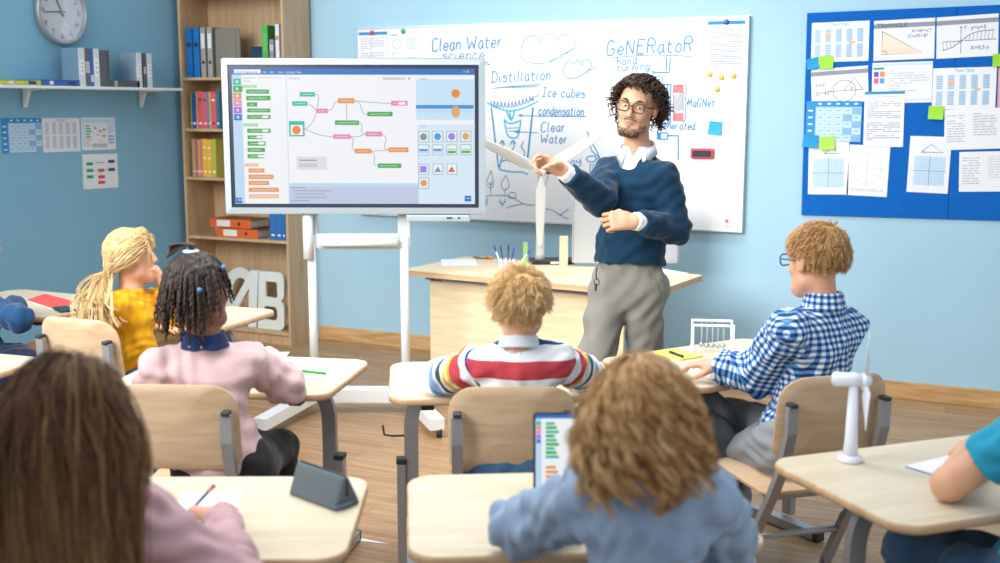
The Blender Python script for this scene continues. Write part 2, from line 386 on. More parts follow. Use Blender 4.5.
def hand_prims(W, d, pn, side, s=1., curl=(.6, .6, .6, .6), thumb=.5, spread=.06, point=None):
    # W wrist, d direction to knuckles, pn palm normal (fingers curl towards it), side: +1 thumb on the cross(d,pn) side
    d = nrm(d); pn = nrm(np.array(pn)-d*(np.array(pn)@d)); l = np.cross(d, pn)*side; p = []; W = np.array(W)
    K = [W+d*s*(.088-.004*abs(i-1))+l*s*(.030-.0205*i) for i in range(4)]
    for i in range(4): p.append(cap(W+l*s*(.016-.011*i), K[i], .0145*s, .0115*s, k=.014*s))
    p.append(cap(W, W+d*.03*s, .021*s, .024*s, k=.02*s, flat=(pn, .75)))
    p.append(cap(W+d*.03*s+l*.022*s+pn*.006*s, W+d*.055*s+l*.024*s+pn*.012*s, .017*s, .013*s, k=.014*s))
    Ls = [(.040, .025, .019), (.045, .029, .020), (.041, .027, .019), (.032, .020, .017)]; Rr = [.0088, .009, .0085, .0075]
    for i in range(4):
        c = curl[i]; q = K[i]; a = 0; base = nrm(d+l*spread*(1.5-i))
        for j, seg in enumerate(Ls[i]):
            a += c*(.85, 1.15, .8)[j]; dd = base*cos(a)+pn*sin(a); q2 = q+dd*seg*s; p.append(cap(q, q2, Rr[i]*s*(1-.08*j), Rr[i]*s*(.94-.1*j), k=.004*s)); q = q2
    T0 = W+d*.028*s+l*.026*s+pn*.008*s; T1 = T0+nrm(d*.7+l*.75+pn*(.3+thumb*.5))*.038*s; T2 = T1+nrm(d*.95+l*(.25-thumb*.6)+pn*(.25+thumb*.7))*.030*s; T3 = T2+nrm(d*1+l*(-.1-thumb*.8)+pn*(.2+thumb*.7))*.024*s
    p += [cap(T0, T1, .014*s, .0105*s, k=.012*s), cap(T1, T2, .0103*s, .0095*s, k=.005*s), cap(T2, T3, .0095*s, .0075*s, k=.005*s)]
    return p
SKIN = {}
def skin(name, c, c2=None):
    if name not in SKIN: SKIN[name] = mat('skin_'+name, c, .5, var=.05, vs=25, bump=.05, bs=350, sss=.12, spec=.4)
    return SKIN[name]
def arm_prims(S, E, W, ra=(.045, .037, .034, .025), k=.03, g=1):
    return [cap(S, E, ra[0], ra[1], k=k, g=g), cap(E, W, ra[2]*1.03, ra[3], k=.015, g=g)]
def torso_prims(J, R, F, w=1.):
    # J: neck, chest, waist, pelvis, SL, SR
    n, c, wa, pv, SL, SR = (np.array(J[q]) for q in ('neck', 'chest', 'waist', 'pelvis', 'SL', 'SR'))
    sw = np.linalg.norm(SL-SR)/2
    return [cap(c, wa, sw*.78*w, sw*.70*w, k=.04, flat=(F, .66)), cap(wa, pv, sw*.70*w, sw*.78*w, k=.05, flat=(F, .72)),
            cap(SL*.86+SR*.14, SR*.86+SL*.14, sw*.29, k=.05), cap(c+(SL-c)*.45, c+(SR-c)*.45, sw*.42, k=.05, flat=(F, .8)),
            cap(n, SL*.75+SR*.25, sw*.26, sw*.22, k=.04), cap(n, SR*.75+SL*.25, sw*.26, sw*.22, k=.04)]
def leg_prims(H, K, A, ra=(.075, .052, .05, .034)):
    return [cap(H, K, ra[0], ra[1], k=.05, g=3), cap(K, A, ra[2], ra[3], k=.02, g=3)]
def groups(V, prims):
    # nearest limb group of every vertex and its pattern coordinates
    X = V.astype(np.float32); gs = sorted({p['g'] for p in prims}); best = np.full(len(V), 9.); g = np.zeros(len(V), int)
    for q in gs:
        d = np.min([pe(p, X) for p in prims if p['g'] == q], 0); m = d < best; best[m] = d[m]; g[m] = q
    return g
def plaid_attrs(V, prims, O, R, F, U, arms):
    X = V-np.array(O); g = groups(V, prims); pu = X@R+(X@F)*.8; pv = X@U; su = pu.copy(); sv = pv.copy()
    for gi, (S, E, W) in arms.items():
        S, E, W = map(np.array, (S, E, W)); g[(g == gi) & ((V-S)@nrm(E-S) < .0)] = 0; m = g == gi; Y = V[m]; d1 = nrm(E-S); d2 = nrm(W-E); L1 = np.linalg.norm(E-S)
        t1 = (Y-S)@d1; t2 = (Y-E)@d2; up = t2 > 0; t = np.where(t1 < L1, t1, L1+np.maximum(t2, 0))
        t = np.where((t1 >= L1*.95) & up, L1+t2, np.minimum(t1, L1)); sv[m] = t
        ax = np.where(up[:, None], d2, d1); q = Y-np.where(up[:, None], E, S); q = q-ax*(q*ax).sum(1)[:, None]
        b = nrm(np.cross(d1, [0, 0, 1])); c = np.cross(d1, b); su[m] = np.arctan2(q@b, q@c)*.05
    return g, dict(pu=pu, pv=pv, su=su, sv=sv)
def cap_hair(name, X, Rm, s, mt, parent, base, low=-.03, front=.075, t=.010, h=.006, extra=(), hv=.4, z0=.032):
    # close scalp layer under the strands
    p = [ell(X(0, -.018, z0), np.array((.077+t, .094+t, .084+t))*s, Rm, .01)]+list(extra)
    r, f, u = Rm; pl = [(X(0, front, .05), f*.9+u*(-.45)), (X(0, -.02, low), -u*1+f*.55)]
    V, Q = solid(p, h, planes=pl); n = len(V)
    return V, Q
# ------------------------------------------------------------------ the room
WX = -5.72
PAINT = mat('wall_paint_dim', '#84b6d0', .7, var=.02, vs=3, bump=.04, bs=300, spec=.2)  # left wall's blue, darker than the back wall, dimmer light mixed into it
struct('wall_back', MB().box((-1.6, WY+.06, 1.5), (8.4, .12, 3.0)), mat('wall_paint_lit', '#a6cce0', .7, var=.015, vs=3, bump=.04, bs=300, spec=.2), 'blue painted wall behind the teacher, brighter light tinted in')  # lighter copy of the wall blue, brighter light put into the colour
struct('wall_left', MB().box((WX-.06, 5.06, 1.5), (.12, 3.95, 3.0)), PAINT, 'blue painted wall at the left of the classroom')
struct('floor', MB().box((-1.6, 3.2, -.05), (8.4, 8.0, .1)), floor_mat(), 'oak plank floor')
b = MB(); x = -4.74
for w in (1.9, 2.0, .71, 2.35):
    b.box((x+w/2, WY-.009, .05), (w-.002, .018, .1), bev=.003); x += w
struct('baseboard_back', b, M_SKIRT, 'oak skirting board along the back wall')
struct('baseboard_left', MB().box((WX+.009, 4.85, .05), (.018, 3.5, .1), bev=.003), M_SKIRT, 'oak skirting board along the left wall')
# ------------------------------------------------------------------ planes and sheets
class Pl:
    def __init__(s, O, ex, ey=(0, 0, 1)):
        s.O = np.array(O, float); s.ex = nrm(ex); s.ey = nrm(ey); s.n = np.cross(s.ex, s.ey)
    def uv(s, x, y): p = PP(x, y, s.O, s.n)-s.O; return np.array([p@s.ex, p@s.ey])
    def w(s, u, v, o=0): return s.O+s.ex*u+s.ey*v+s.n*o
BACK = Pl((0, WY, 0), (1, 0, 0)); LEFT = Pl((WX, 0, 0), (0, 1, 0))
class Sheet:
    """flat printed thing: local x right, y up, z outwards"""
    def __init__(s, w, h, base, th=.0012):
        s.w, s.h, s.th = w, h, th; s.mb = MB(); s.mats = [base]; s.mb.box((0, 0, th/2), (w, h, th)); s.lv = 0
    def mi(s, m):
        if m not in s.mats: s.mats.append(m)
        return s.mats.index(m)
    def z(s): s.lv += 1; return s.th+.0002+.00003*s.lv
    def c(s, u, v): return ((u-.5)*s.w, (.5-v)*s.h)
    def rect(s, u0, v0, u1, v1, m, lift=0):
        z = s.z()+lift; a = s.c(u0, v0); b = s.c(u1, v1)
        s.mb.add([(a[0], a[1], z), (a[0], b[1], z), (b[0], b[1], z), (b[0], a[1], z)], [(0, 1, 2, 3)], s.mi(m)); return s
    def poly(s, pts, m):
        z = s.z(); P = [(*s.c(*p), z) for p in pts]; s.mb.add(P, [tuple(range(len(P)))], s.mi(m)); return s
    def disc(s, u, v, r, m, n=20, ry=None):
        z = s.z(); c = s.c(u, v); ry = r if ry is None else ry
        s.mb.add([(c[0]+r*cos(2*pi*k/n), c[1]+ry*sin(2*pi*k/n), z) for k in range(n)], [tuple(range(n))], s.mi(m)); return s
    def line(s, pts, wd, m, closed=False):
        s.ink([s.c(*p) for p in pts], wd, m, closed); return s
    def ink(s, P, wd, m, closed=False):
        z = s.z(); P = [np.array(p[:2], float) for p in P]
        if closed: P.append(P[0])
        n = len(P); vs = []
        for i in range(n):
            t = P[min(i+1, n-1)]-P[max(i-1, 0)]; l = np.linalg.norm(t); t = t/l if l > 1e-9 else np.array([1., 0]); q = np.array([-t[1], t[0]])*wd/2
            vs += [(*(P[i]+q), z), (*(P[i]-q), z)]
        s.mb.add(vs, [(2*i, 2*i+1, 2*i+3, 2*i+2) for i in range(n-1)], s.mi(m)); return s
    def txt(s, u, v, size, t, m, center=False, lift=0):
        V, F = text_geo(t, size); z = s.z()+lift; x, y = s.c(u, v); mw = max(p[0] for p in V) if V else 0
        if center: x -= mw/2
        s.mb.add([(p[0]+x, p[1]+y, z) for p in V], F, s.mi(m)); return s
    def put(s, name, M4, label, cat, group=None, parent=None, kind=None):
        o = obj(name, s.mb, s.mats, parent); o.matrix_local = M4; return tag(o, label, cat, group, kind)
def M4of(O, ex, ey, n):
    m = Matrix.Identity(4)
    for i in range(3): m[i][0] = ex[i]; m[i][1] = ey[i]; m[i][2] = n[i]; m[i][3] = O[i]
    return m
def sheet_at(pl, TL, TR, BL, base, off=.001, th=.0012):
    a, b, c = pl.uv(*TL), pl.uv(*TR), pl.uv(*BL); e = (b-a); w = np.linalg.norm(e); e /= w; f = np.array([-e[1], e[0]]); h = abs((a-c)@f)
    ctr = a+e*w/2-f*h/2; s = Sheet(w, h, base, th); ex = pl.ex*e[0]+pl.ey*e[1]; ey = pl.ex*f[0]+pl.ey*f[1]
    s.M = M4of(pl.w(*ctr, off), ex, ey, pl.n); return s
INK = mat('printed_grey', '#8d95a3', .8, var=0); INKL = mat('printed_light_grey', '#b9c0cb', .8, var=0); INKB = mat('printed_blue_table', '#86b5dc', .8, var=0)
INKD = mat('printed_mid_blue', '#2f8fcd', .8, var=0); PENC = mat('dark_pen', '#2d3f6e', .7, var=0); ORNG = mat('printed_orange', '#eeb884', .8, var=0)
PALEB = mat('printed_pale_blue', '#c3dcf0', .8, var=0); REDP = mat('printed_red', '#d24a4a', .8, var=0); GREENP = mat('printed_green', '#1f9e78', .8, var=0)
def lines(s, u0, v0, u1, v1, n, m, seed=1, wd=.4, rag=.35):
    r = random.Random(seed); dv = (v1-v0)/n
    for i in range(n):
        u = u0
        while u < u1-.02:
            l = r.uniform(.04, .12)
            if r.random() > .08: s.rect(u, v0+i*dv, min(u+l, u1), v0+(i+wd)*dv, m)
            u += l+.015
            if r.random() < rag*.12: break
def columns(s, u0, v0, u1, v1, nc, nr, m, rows=2):
    for c in range(nc):
        a = u0+(u1-u0)*c/nc; w = (u1-u0)/nc*.55
        for r_ in range(rows):
            b0 = v0+(v1-v0)*r_/rows; hh = (v1-v0)/rows*.88
            for k in range(nr): s.rect(a, b0+hh*k/nr, a+w, b0+hh*(k+.6)/nr, m)
def timetable(s):
    s.rect(0, 0, 1, .14, INKD); s.rect(0, .14, .17, 1, INKD)
    for r_ in range(5):
        for c in range(5):
            a = .19+c*.162; b0 = .17+r_*.166
            s.rect(a, b0, a+.15, b0+.15, PALEB if (r_+c) % 2 or c < 3 else INKB)
            s.rect(a+.03, b0+.05, a+.11, b0+.08, INKB)
    for c in range(5): s.rect(.22+c*.162, .05, .28+c*.162, .09, M_PAPER)
    for c in range(5): s.rect(.04, .22+c*.166, .12, .26+c*.166, M_PAPER)
# ------------------------------------------------------------------ papers on the left wall
s = sheet_at(LEFT, (0, 118), (41, 118), (1, 153.5), mat('timetable_blue', '#9cc7e6', .8, var=0)); timetable(s)
s.put('paper_sheet', s.M, 'blue timetable sheet pinned on the left wall, leftmost of the papers there', 'paper')
s = sheet_at(LEFT, (41.5, 118), (79, 118), (42, 152.5), M_PAPER); s.txt(.5, .09, .02, 'Time table', INKD, True); columns(s, .07, .13, .98, .95, 5, 9, INKL)
s.put('paper_sheet', s.M, 'white sheet with grey columns on the left wall, between timetable and screen printout', 'paper')
s = sheet_at(LEFT, (80.5, 117.5), (114.5, 117.5), (81, 150.5), M_PAPER)
s.rect(.02, .04, .98, .16, PALEB); s.rect(.04, .18, .10, .92, PALEB)
for i in range(8): s.rect(.13, .24+i*.085, .24+.03*(i % 3), .28+i*.085, GREENP if i < 5 else ORNG)
for i, (u, v) in enumerate([(.35, .3), (.5, .4), (.42, .52), (.62, .35), (.6, .55), (.5, .7)]): s.rect(u, v, u+.09, v+.045, (GREENP, REDP, ORNG)[i % 3])
s.rect(.3, .8, .74, .92, INKL); s.rect(.77, .2, .96, .5, PALEB)
for i in range(3):
    for j in range(3): s.rect(.78+.06*i, .55+.1*j, .82+.06*i, .61+.1*j, INKD)
s.put('paper_sheet', s.M, 'sheet with a colourful screen printout on the left wall, right end of the upper row', 'paper')
s = sheet_at(LEFT, (82, 154.5), (117, 153.5), (84, 189.5), M_PAPER)
for u, v, m in [(.1, .23, GREENP), (.1, .42, GREENP), (.1, .6, GREENP), (.42, .43, REDP), (.42, .62, REDP), (.72, .18, PENC), (.72, .42, PENC), (.42, .78, REDP)]: s.rect(u, v, u+.19, v+.09, m)
for u in (.3, .62): s.line([(u, .47), (u+.1, .47)], .003, INK)
s.line([(.51, .52), (.51, .8)], .003, INK); s.line([(.36, .25), (.6, .25)], .006, INK)
s.put('paper_sheet', s.M, 'flowchart sheet with red, green and navy boxes on the left wall, below the others', 'paper')
# ------------------------------------------------------------------ wall clock
def clock():
    c = PX(58, 12, WX); t = empty('wall_clock', 'round silver wall clock with white dial on the left wall above the shelf', 'clock', c)
    R = np.array([[0, 0, 1], [1, 0, 0], [0, 1, 0]], float)      # local x->world y, y->z, z->x
    obj('case', MB().lathe([(.02, .001), (.19, .001), (.205, .02), (.205, .045), (.196, .052), (.186, .048), (.184, .02), (.02, .02)], n=48, R=R), M_ALU, t)
    s = Sheet(.01, .01, mat('dial_white', '#dfe3ee', .5, var=0), .001); s.disc(.5, .5, .184, s.mats[0], 48)
    dk = mat('clock_black', '#30323a', .5, var=0)
    for h in range(12):
        a = rad(90-30*(h or 12)); tx = str(h or 12); V, F = text_geo(tx, .052); mw = max(p[0] for p in V); z = s.z()
        s.mb.add([(p[0]-mw/2+.145*cos(a), p[1]-.018+.145*sin(a), z) for p in V], F, s.mi(dk))
    o = obj('dial', s.mb, s.mats, t); M = M4of((.0215, 0, 0), (0, 1, 0), (0, 0, 1), (1, 0, 0)); o.matrix_local = M
    for L, a, w, nm in ((.09, 117, .009, 'hour_hand'), (.14, 184, .006, 'minute_hand')):
        q = MB().box((L/2-.015, 0, 0), (L+.03, w, .002)); q.xf(Matrix.Rotation(rad(a), 4, 'Z')); o = obj(nm, q, dk, t); o.matrix_local = M4of((.028+.003*(nm[0] == 'm'), 0, 0), (0, 1, 0), (0, 0, 1), (1, 0, 0))
    obj('hub', MB().lathe([(.002, .024), (.009, .024), (.008, .036), (.002, .037)], R=R, n=16), M_ALU, t)
    g = mat('clear_glass', '#ffffff', .02, trans=1, var=0, alpha=.25)
    obj('glass', MB().lathe([(.002, .043), (.184, .043), (.184, .045), (.002, .046)], R=R, n=40), g, t)
clock()
# ------------------------------------------------------------------ books, binders and the shelf on the left wall
LBL = mat('label_white', '#dfe2e6', .7, var=0); HOLE = mat('black_hole', '#15161a', .5, var=0)
def binder(name, col, w, h, d, label, group=None, lbl=None, hole=True, page='#d9d6cc', marks=True, cov=None):
    """standing binder, spine towards -y, base at z=0"""
    t = empty(name, label, 'binder', group=group); m = mat('cover_'+col, col, .45, var=.03); mc = m if cov is None else mat('cover_'+cov, cov, .45, var=.03)
    o = MB().box((0, .0015, h/2), (w, .003, h), bev=.001); o.box((-w/2+.0012, d/2+.002, h/2), (.0024, d, h), 1); o.box((w/2-.0012, d/2+.002, h/2), (.0024, d, h), 1)
    obj('cover', o, [m, mc], t)
    obj('pages', MB().box((0, d/2+.0025, h/2), (w-.006, d-.012, h-.02)), mat('pages', page, .9), t)
    if lbl:
        q = MB(); z0, z1, c = lbl; q.box((0, -.0006, (z0+z1)/2*h), (w*.72, .001, (z1-z0)*h)); ms = [mat('lb_'+c, c, .7, var=0), mat('lbd', '#7b818c', .7, var=0)]
        if marks:
            for i in range(3): q.box((0, -.0014, (z0+.25*(z1-z0)*(i+1))*h), (w*.4, .0008, .004), 1)
        obj('label', q, ms, t)
    if hole:
        R = np.array([[1, 0, 0], [0, 0, 1], [0, -1, 0]], float)
        obj('finger_hole', MB().lathe([(.001, 0), (.011, 0), (.011, .002), (.001, .002)], (0, -.0004, h*.3), 16, R=R.T), HOLE, t)
    return t
def book(name, col, w, h, d, label, group=None, marks=('#e8e8e8',), cat='book', mid=None):
    m = mat('cover_'+col, col, .5, var=.03); b = MB(); b.box((0, .0015, h/2), (w, .003, h), bev=.001); b.box((-w/2+.001, d/2+.002, h/2), (.002, d, h)); b.box((w/2-.001, d/2+.002, h/2), (.002, d, h))
    b.box((0, d/2+.0025, h/2), (w-.004, d-.01, h-.008), 1); ms = [m, mat('pages', '#d9d6cc', .9)]
    for i, c in enumerate(marks):
        ms.append(mat('mk_'+c, c, .6, var=0)); z = (.14, .78, .5)[i]
        if mid: b.box((0, -.0004, mid[0]*h), (w*.9, .0008, mid[1]*h), 2)
        else: b.box((0, -.0004, z*h), (w*.5, .0008, .05*h), 2+i)
    o = obj(name, b, ms); return tag(o, label, cat, group)
def place(o, p, rz=0, lean=0, lay=None):
    o.location = [float(q) for q in p]
    if lay is not None: o.rotation_euler = lay
    else: o.rotation_euler = (0, lean, rz)
    return o
SHZ = float(PX(90, 86.5, WX+.2)[2])
SHE = float(PX(181.5, 88, WX+.23)[1])
t = empty('wall_shelf', 'long white shelf board on two brackets on the left wall', 'shelf', (WX+.01, 5.4, SHZ))
obj('shelf_board', MB().box((.115, (SHE+4.3)/2-5.4, -.009), (.23, SHE-4.3, .018), bev=.002), M_WHITE, t)
for yy in (float(PX(23, 100, WX)[1])-5.4, float(PX(139, 100, WX)[1])-5.4):
    q = MB().box((.09, yy, -.022), (.17, .02, .006), bev=.002); P_ = [(.0, -.13), (.012, -.13), (.05, -.03), (.17, -.025), (.17, -.019), (.0, -.019)]; q.add([(x_, yy+s_*.011, z_) for s_ in (-1, 1) for x_, z_ in P_], [tuple(range(6)), tuple(range(11, 5, -1))]+[(i, (i+1) % 6, 6+(i+1) % 6, 6+i) for i in range(6)])
    obj('bracket', q, M_WHITE, t)
def onsh(x, d=.02): return float(PX(x, 86, WX+.23-d)[1])      # y of a thing on the shelf seen at column x
RZ = pi/2   # spine towards +x
def sh(o, x, y0=None, lean=0): return place(o, (WX+.23-.015, onsh(x) if y0 is None else y0, SHZ+.0005), RZ, lean)
# standing groups (columns measured on the photograph)
for x, w, col, lab, lb, cv in [
    (82.5, .052, '#d4dbe2', 'white-spined binder with a slate blue cover, at the left of the larger shelf group', (.3, .7, '#eceff2'), '#6b8ba0'),
    (88, .045, '#5c6068', 'dark grey binder on the left wall shelf between a white and a blue spine', (.35, .65, '#c9cdd3'), None),
    (92.2, .03, '#2c62b4', 'thin bright blue binder among the grey ones on the left wall shelf', (.12, .3, '#e6eaf2'), None),
    (97, .05, '#d9dee4', 'white-spined binder leaning on the dark storage box of the left wall shelf', (.25, .75, '#eff1f4'), '#6b8ba0')]:
    sh(binder('ring_binder', col, w, .235, .14, lab, 'binders standing on the wall shelf', lb, False, cov=cv), x)
o = MB().box((0, .07, .115), (.085, .14, .23), bev=.004); o.box((.02, -.001, .115), (.002, .002, .21), 1)
place(tag(obj('storage_box', o, [mat('box_slate', '#59606a', .6), M_ALUD]), 'dark grey magazine box standing at the right of the larger shelf group', 'box'), (WX+.215, onsh(105.5), SHZ+.0005), RZ)
o = binder('ring_binder', '#50545c', .042, .26, .14, 'dark grey binder lying flat on the wall shelf between the two standing groups', None, (.12, .2, '#e6e6e6'), False)
o.location = (WX+.215, onsh(111)+.0, SHZ+.0218); o.rotation_euler = (0, pi/2, pi/2)
for x, w, col, lab, lb, cv in [
    (139.5, .048, '#d9dee4', 'white-spined binder with a pale slate cover in the smaller shelf group', (.3, .7, '#eceff2'), '#7f9aac'),
    (145, .026, '#545a66', 'narrow dark grey binder between two white spines of the smaller shelf group', (.4, .6, '#c9cdd3'), None),
    (149.8, .045, '#cfd6dc', 'white-spined binder at the right end of the wall shelf', (.3, .7, '#eceff2'), None)]:
    sh(binder('ring_binder', col, w, .225, .14, lab, 'binders standing on the wall shelf', lb, False, cov=cv), x)
for x0, x1, col, lab, th in [(0, 41, '#c3c63a', 'yellow-green folder lying flat at the left of the wall shelf', .028), (41, 80, '#2c5fa8', 'blue binder lying flat on the wall shelf beside the yellow-green folder', .035)]:
    ya, yb = onsh(x0), onsh(x1); m = mat('cover_'+col, col, .45, var=.03); L = yb-ya-.006; b = MB()
    b.box((0, 0, .0015), (.2, L, .003)); b.box((0, 0, th-.0015), (.2, L, .003)); b.box((-.004, 0, th/2), (.18, L-.01, th-.008), 1); b.box((.0985, 0, th/2), (.003, L, th), bev=.001)
    b.box((.1005, -L*.25, th/2), (.001, .03, th*.6), 2); b.box((.1005, L*.28, th/2), (.001, .06, th*.6), 3)
    tag(obj('flat_folder', b, [m, mat('pages', '#d9d6cc', .9), LBL, mat('navy', '#1f3c78')], loc=(WX+.115, (ya+yb)/2, SHZ+.0005)), lab, 'folder')
# ------------------------------------------------------------------ bookcase
BX0, BX1, BYF, BYB = -5.655, -4.757, 6.64, 6.95; BT = 2.9; SH = (1.87, 1.512, 1.168, .745)
t = empty('bookcase', 'tall light maple bookcase with open shelves in the corner', 'bookcase', ((BX0+BX1)/2, (BYF+BYB)/2, 0)); cx, cy = (BX0+BX1)/2, (BYF+BYB)/2
def bc(name, x0, x1, y0, y1, z0, z1): return obj(name, MB().box(((x0+x1)/2-cx, (y0+y1)/2-cy, (z0+z1)/2), (x1-x0, y1-y0, z1-z0), bev=.0015), M_CASE, t)
bc('side_panel', BX0, BX0+.02, BYF, BYB, 0, BT); bc('side_panel', BX1-.02, BX1, BYF, BYB, 0, BT)
bc('back_panel', BX0+.02, BX1-.02, BYB-.008, BYB, .02, BT-.02); bc('top_panel', BX0+.0205, BX1-.0205, BYF, BYB-.009, BT-.02, BT)
for z in SH+(.095, 2.45): bc('shelf', BX0+.0205, BX1-.0205, BYF+.004, BYB-.009, z-.02, z)
bc('plinth', BX0+.0205, BX1-.0205, BYF+.03, BYF+.045, 0, .074)
def bcx(x, y): return float(PY(x, y, BYF+.03)[0])
zz = SH[0]+.0008
for x, col, lab, lb, hl in [(190, '#1268b3', 'blue binder on the top visible shelf of the bookcase, leftmost', (.62, .70, '#0b2f55'), False),
                            (197.1, '#1c6fb8', 'blue binder on the top visible shelf of the bookcase, second from the left', (.62, .70, '#0b2f55'), False),
                            (203.9, '#9c9c98', 'grey lever arch binder beside the blue ones, narrower label of the grey pair', (.58, .88, '#e0e2e6'), True),
                            (210.6, '#a3a29d', 'grey lever arch binder with a black finger hole, rightmost upright spine left of the display', (.58, .88, '#e6e8ec'), True)]:
    place(binder('lever_arch_binder', col, .052 if x < 200 else .042, .345, .24, lab, 'binders on the top visible bookcase shelf', lb, hl, marks=False, cov='#8a857b' if x > 200 else None), (bcx(x, 75), BYF+.03, zz))
o = binder('lever_arch_binder', '#857f75', .06, .335, .17, 'broad taupe-grey binder turned sideways behind the grey pair on the bookcase', None, None, False)
place(o, (bcx(215, 75), BYF+.075, zz), -pi/2)
o = MB().box((0, 0, .1), (.17, .12, .2), bev=.006); o.box((0, 0, .205), (.175, .125, .012), bev=.003)
place(tag(obj('storage_box', o, mat('navy_box', '#163a63', .6)), 'navy blue box on the bookcase peeking above the display', 'box'), (bcx(252, 57)-.01, BYF+.2, zz))
place(binder('lever_arch_binder', '#4fae4b', .048, .345, .24, 'green binder on the bookcase behind the upper edge of the display', None, (.5, .85, '#5fbb58'), False, cov='#3c8c3b'), (bcx(265.2, 57), BYF+.03, zz))
place(binder('ring_binder', '#8c8f96', .034, .25, .2, 'short grey binder between the green and the white one on the bookcase', None, (.7, .85, '#d8dade'), False), (bcx(271.7, 57), BYF+.03, zz))
place(binder('ring_binder', '#dfe3ea', .030, .35, .22, 'white binder with a tan emblem against the right side of the bookcase', None, (.7, .78, '#c98b4a'), False, marks=False), (bcx(277.6, 57), BYF+.03, zz))
def row(xs, ys, z, h, spec, shelf, grp):
    x = float(PY(xs, ys, BYF+.04)[0])
    for i, (col, w, mk, nm) in enumerate(spec):
        o = book('book', col, w-.001, h*(1-.02*(i % 3 == 1)), .17, nm+shelf, grp, mk); place(o, (x+w/2, BYF+.04, z+.0008)); x += w
row(190.9, 126, SH[1], .26, [('#8f9a3a', .016, ('#d8d8c0',), 'olive green book at the left end of'), ('#1d58a3', .037, ('#ffffff',), 'dark blue book near the left of'), ('#e3a52e', .013, ('#f5f0e0',), 'thin mustard book between blue and pink ones on'),
    ('#d8616b', .048, ('#ffffff', '#26364f'), 'wide pink-red book, left one of'), ('#d8616b', .036, ('#ffffff', '#26364f'), 'pink-red book with dark mark near the middle of'), ('#3c86b8', .018, ('#e3a52e',), 'thin light blue book on'), ('#dba43a', .016, ('#ffffff',), 'thin ochre book right of the light blue one on'),
    ('#d8616b', .046, ('#26364f', '#ffffff'), 'pink-red book close to the display edge on'), ('#3a6f8c', .03, ('#ffffff',), 'teal book partly hidden by the display on')], ' the bookcase shelf of pink books', 'books on the pink and blue row')
row(192.6, 176, SH[2], .27, [('#9aa040', .012, ('#e8e8d0',), 'olive magazine at the left end of'), ('#dd8d8a', .016, ('#f0e0d8',), 'salmon magazine second from left on'), ('#ca7040', .012, ('#f0e0d8',), 'rust magazine between salmon and blue on'), ('#5a78b0', .014, ('#e8e8f0',), 'slate blue magazine on'),
    ('#e0a038', .018, ('#fff4d0',), 'amber magazine right of the slate blue one on'), ('#d9776e', .026, ('#f0e0d8',), 'coral magazine on'), ('#e5b53c', .038, ('#fbeec0', '#fbeec0', '#fbeec0'), 'wide yellow magazine with panels, left of two on'), ('#e3b440', .040, ('#fbeec0', '#fbeec0', '#fbeec0'), 'wide yellow magazine with panels, right of two on'),
    ('#b3b24a', .04, ('#ffffff',), 'yellow-green magazine at the display edge on')], ' the shelf of yellow magazines', 'magazines on the yellow row')
for i, (x0, x1, zb, lab) in enumerate([(216.5, 258, .001, 'orange lever arch binder lying flat on the bookcase, lower of two'), (210, 250.5, .067, 'orange lever arch binder lying flat on the bookcase, upper of two')]):
    xa, xb = bcx(x0, 236), bcx(x1, 236)
    o = binder('lever_arch_binder', '#d8622b', .062, xb-xa, .23, lab, 'orange binders lying on the bookcase', (.17, .5, '#e2e2dc'), True, marks=False, cov='#7a3517')
    o.location = (xa, BYF+.03+.005*i, SH[3]+zb+.031); o.rotation_euler = (0, pi/2, 0)
    for ch in o.children:
        if ch.name.startswith('finger_hole'): ch.location = (0, 0, (xb-xa)*.42)
x = bcx(269.9, 236)
for i, w in enumerate((.055, .05, .03)):
    x0 = x; x += w
    place(book('book', '#2b6cb3', w-.002, .24, .18, ['blue book, left one of three beside the orange binders', 'blue book, middle one of three beside the orange binders', 'blue book touching the right bookcase side, beside the orange binders'][i], 'blue books beside the orange binders', ('#e6eef8', '#5f97cf')), (x0+w/2, BYF+.03, SH[3]+.0008))
# big letters on the bottom shelf
LET = mat('letter_white', '#dfe5e0', .5, var=.02)
def letter(name, outline, holes, x, y, label, rz=0, lean=0):
    b = bmesh.new(); loops = []
    cu = bpy.data.curves.new('l', 'CURVE'); cu.dimensions = '2D'; cu.fill_mode = 'BOTH'; cu.extrude = .011
    for L in [outline]+holes:
        sp = cu.splines.new('POLY'); sp.points.add(len(L)-1)
        for p, q in zip(sp.points, L): p.co = (q[0], q[1], 0, 1)
        sp.use_cyclic_u = True
    o = bpy.data.objects.new('l', cu); COL.objects.link(o); me = bpy.data.meshes.new_from_object(o); bpy.data.objects.remove(o)
    me.name = name; me.materials.clear(); me.materials.append(LET); b.free(); o = bpy.data.objects.new(name, me); COL.objects.link(o)
    o.scale = (.8, .8, 1); o.location = (x, y, .096); o.rotation_euler = (pi/2+lean, 0, rz); return tag(o, label, 'letter')
xl = float(PY(257.5, 335, BYF+.09)[0])
H5 = .52
letter('letter_a', [(x*H5, y*H5) for x, y in ((-.75, 0), (-.60, 0), (-.47, .2), (-.165, .2), (-.17, 0), (0, 0), (.074, 1), (-.08, 1))], [[(x*H5, y*H5) for x, y in ((-.38, .33), (-.155, .33), (-.13, .68))]], xl, BYF+.09, 'big white letter A leaning in the bottom of the bookcase, middle of three')
B = [(0, 0), (.47, 0), (.53, .03), (.56, .09), (.56, .42), (.53, .48), (.50, .505), (.54, .54), (.57, .6), (.57, .91), (.54, .97), (.48, 1), (.06, 1)]
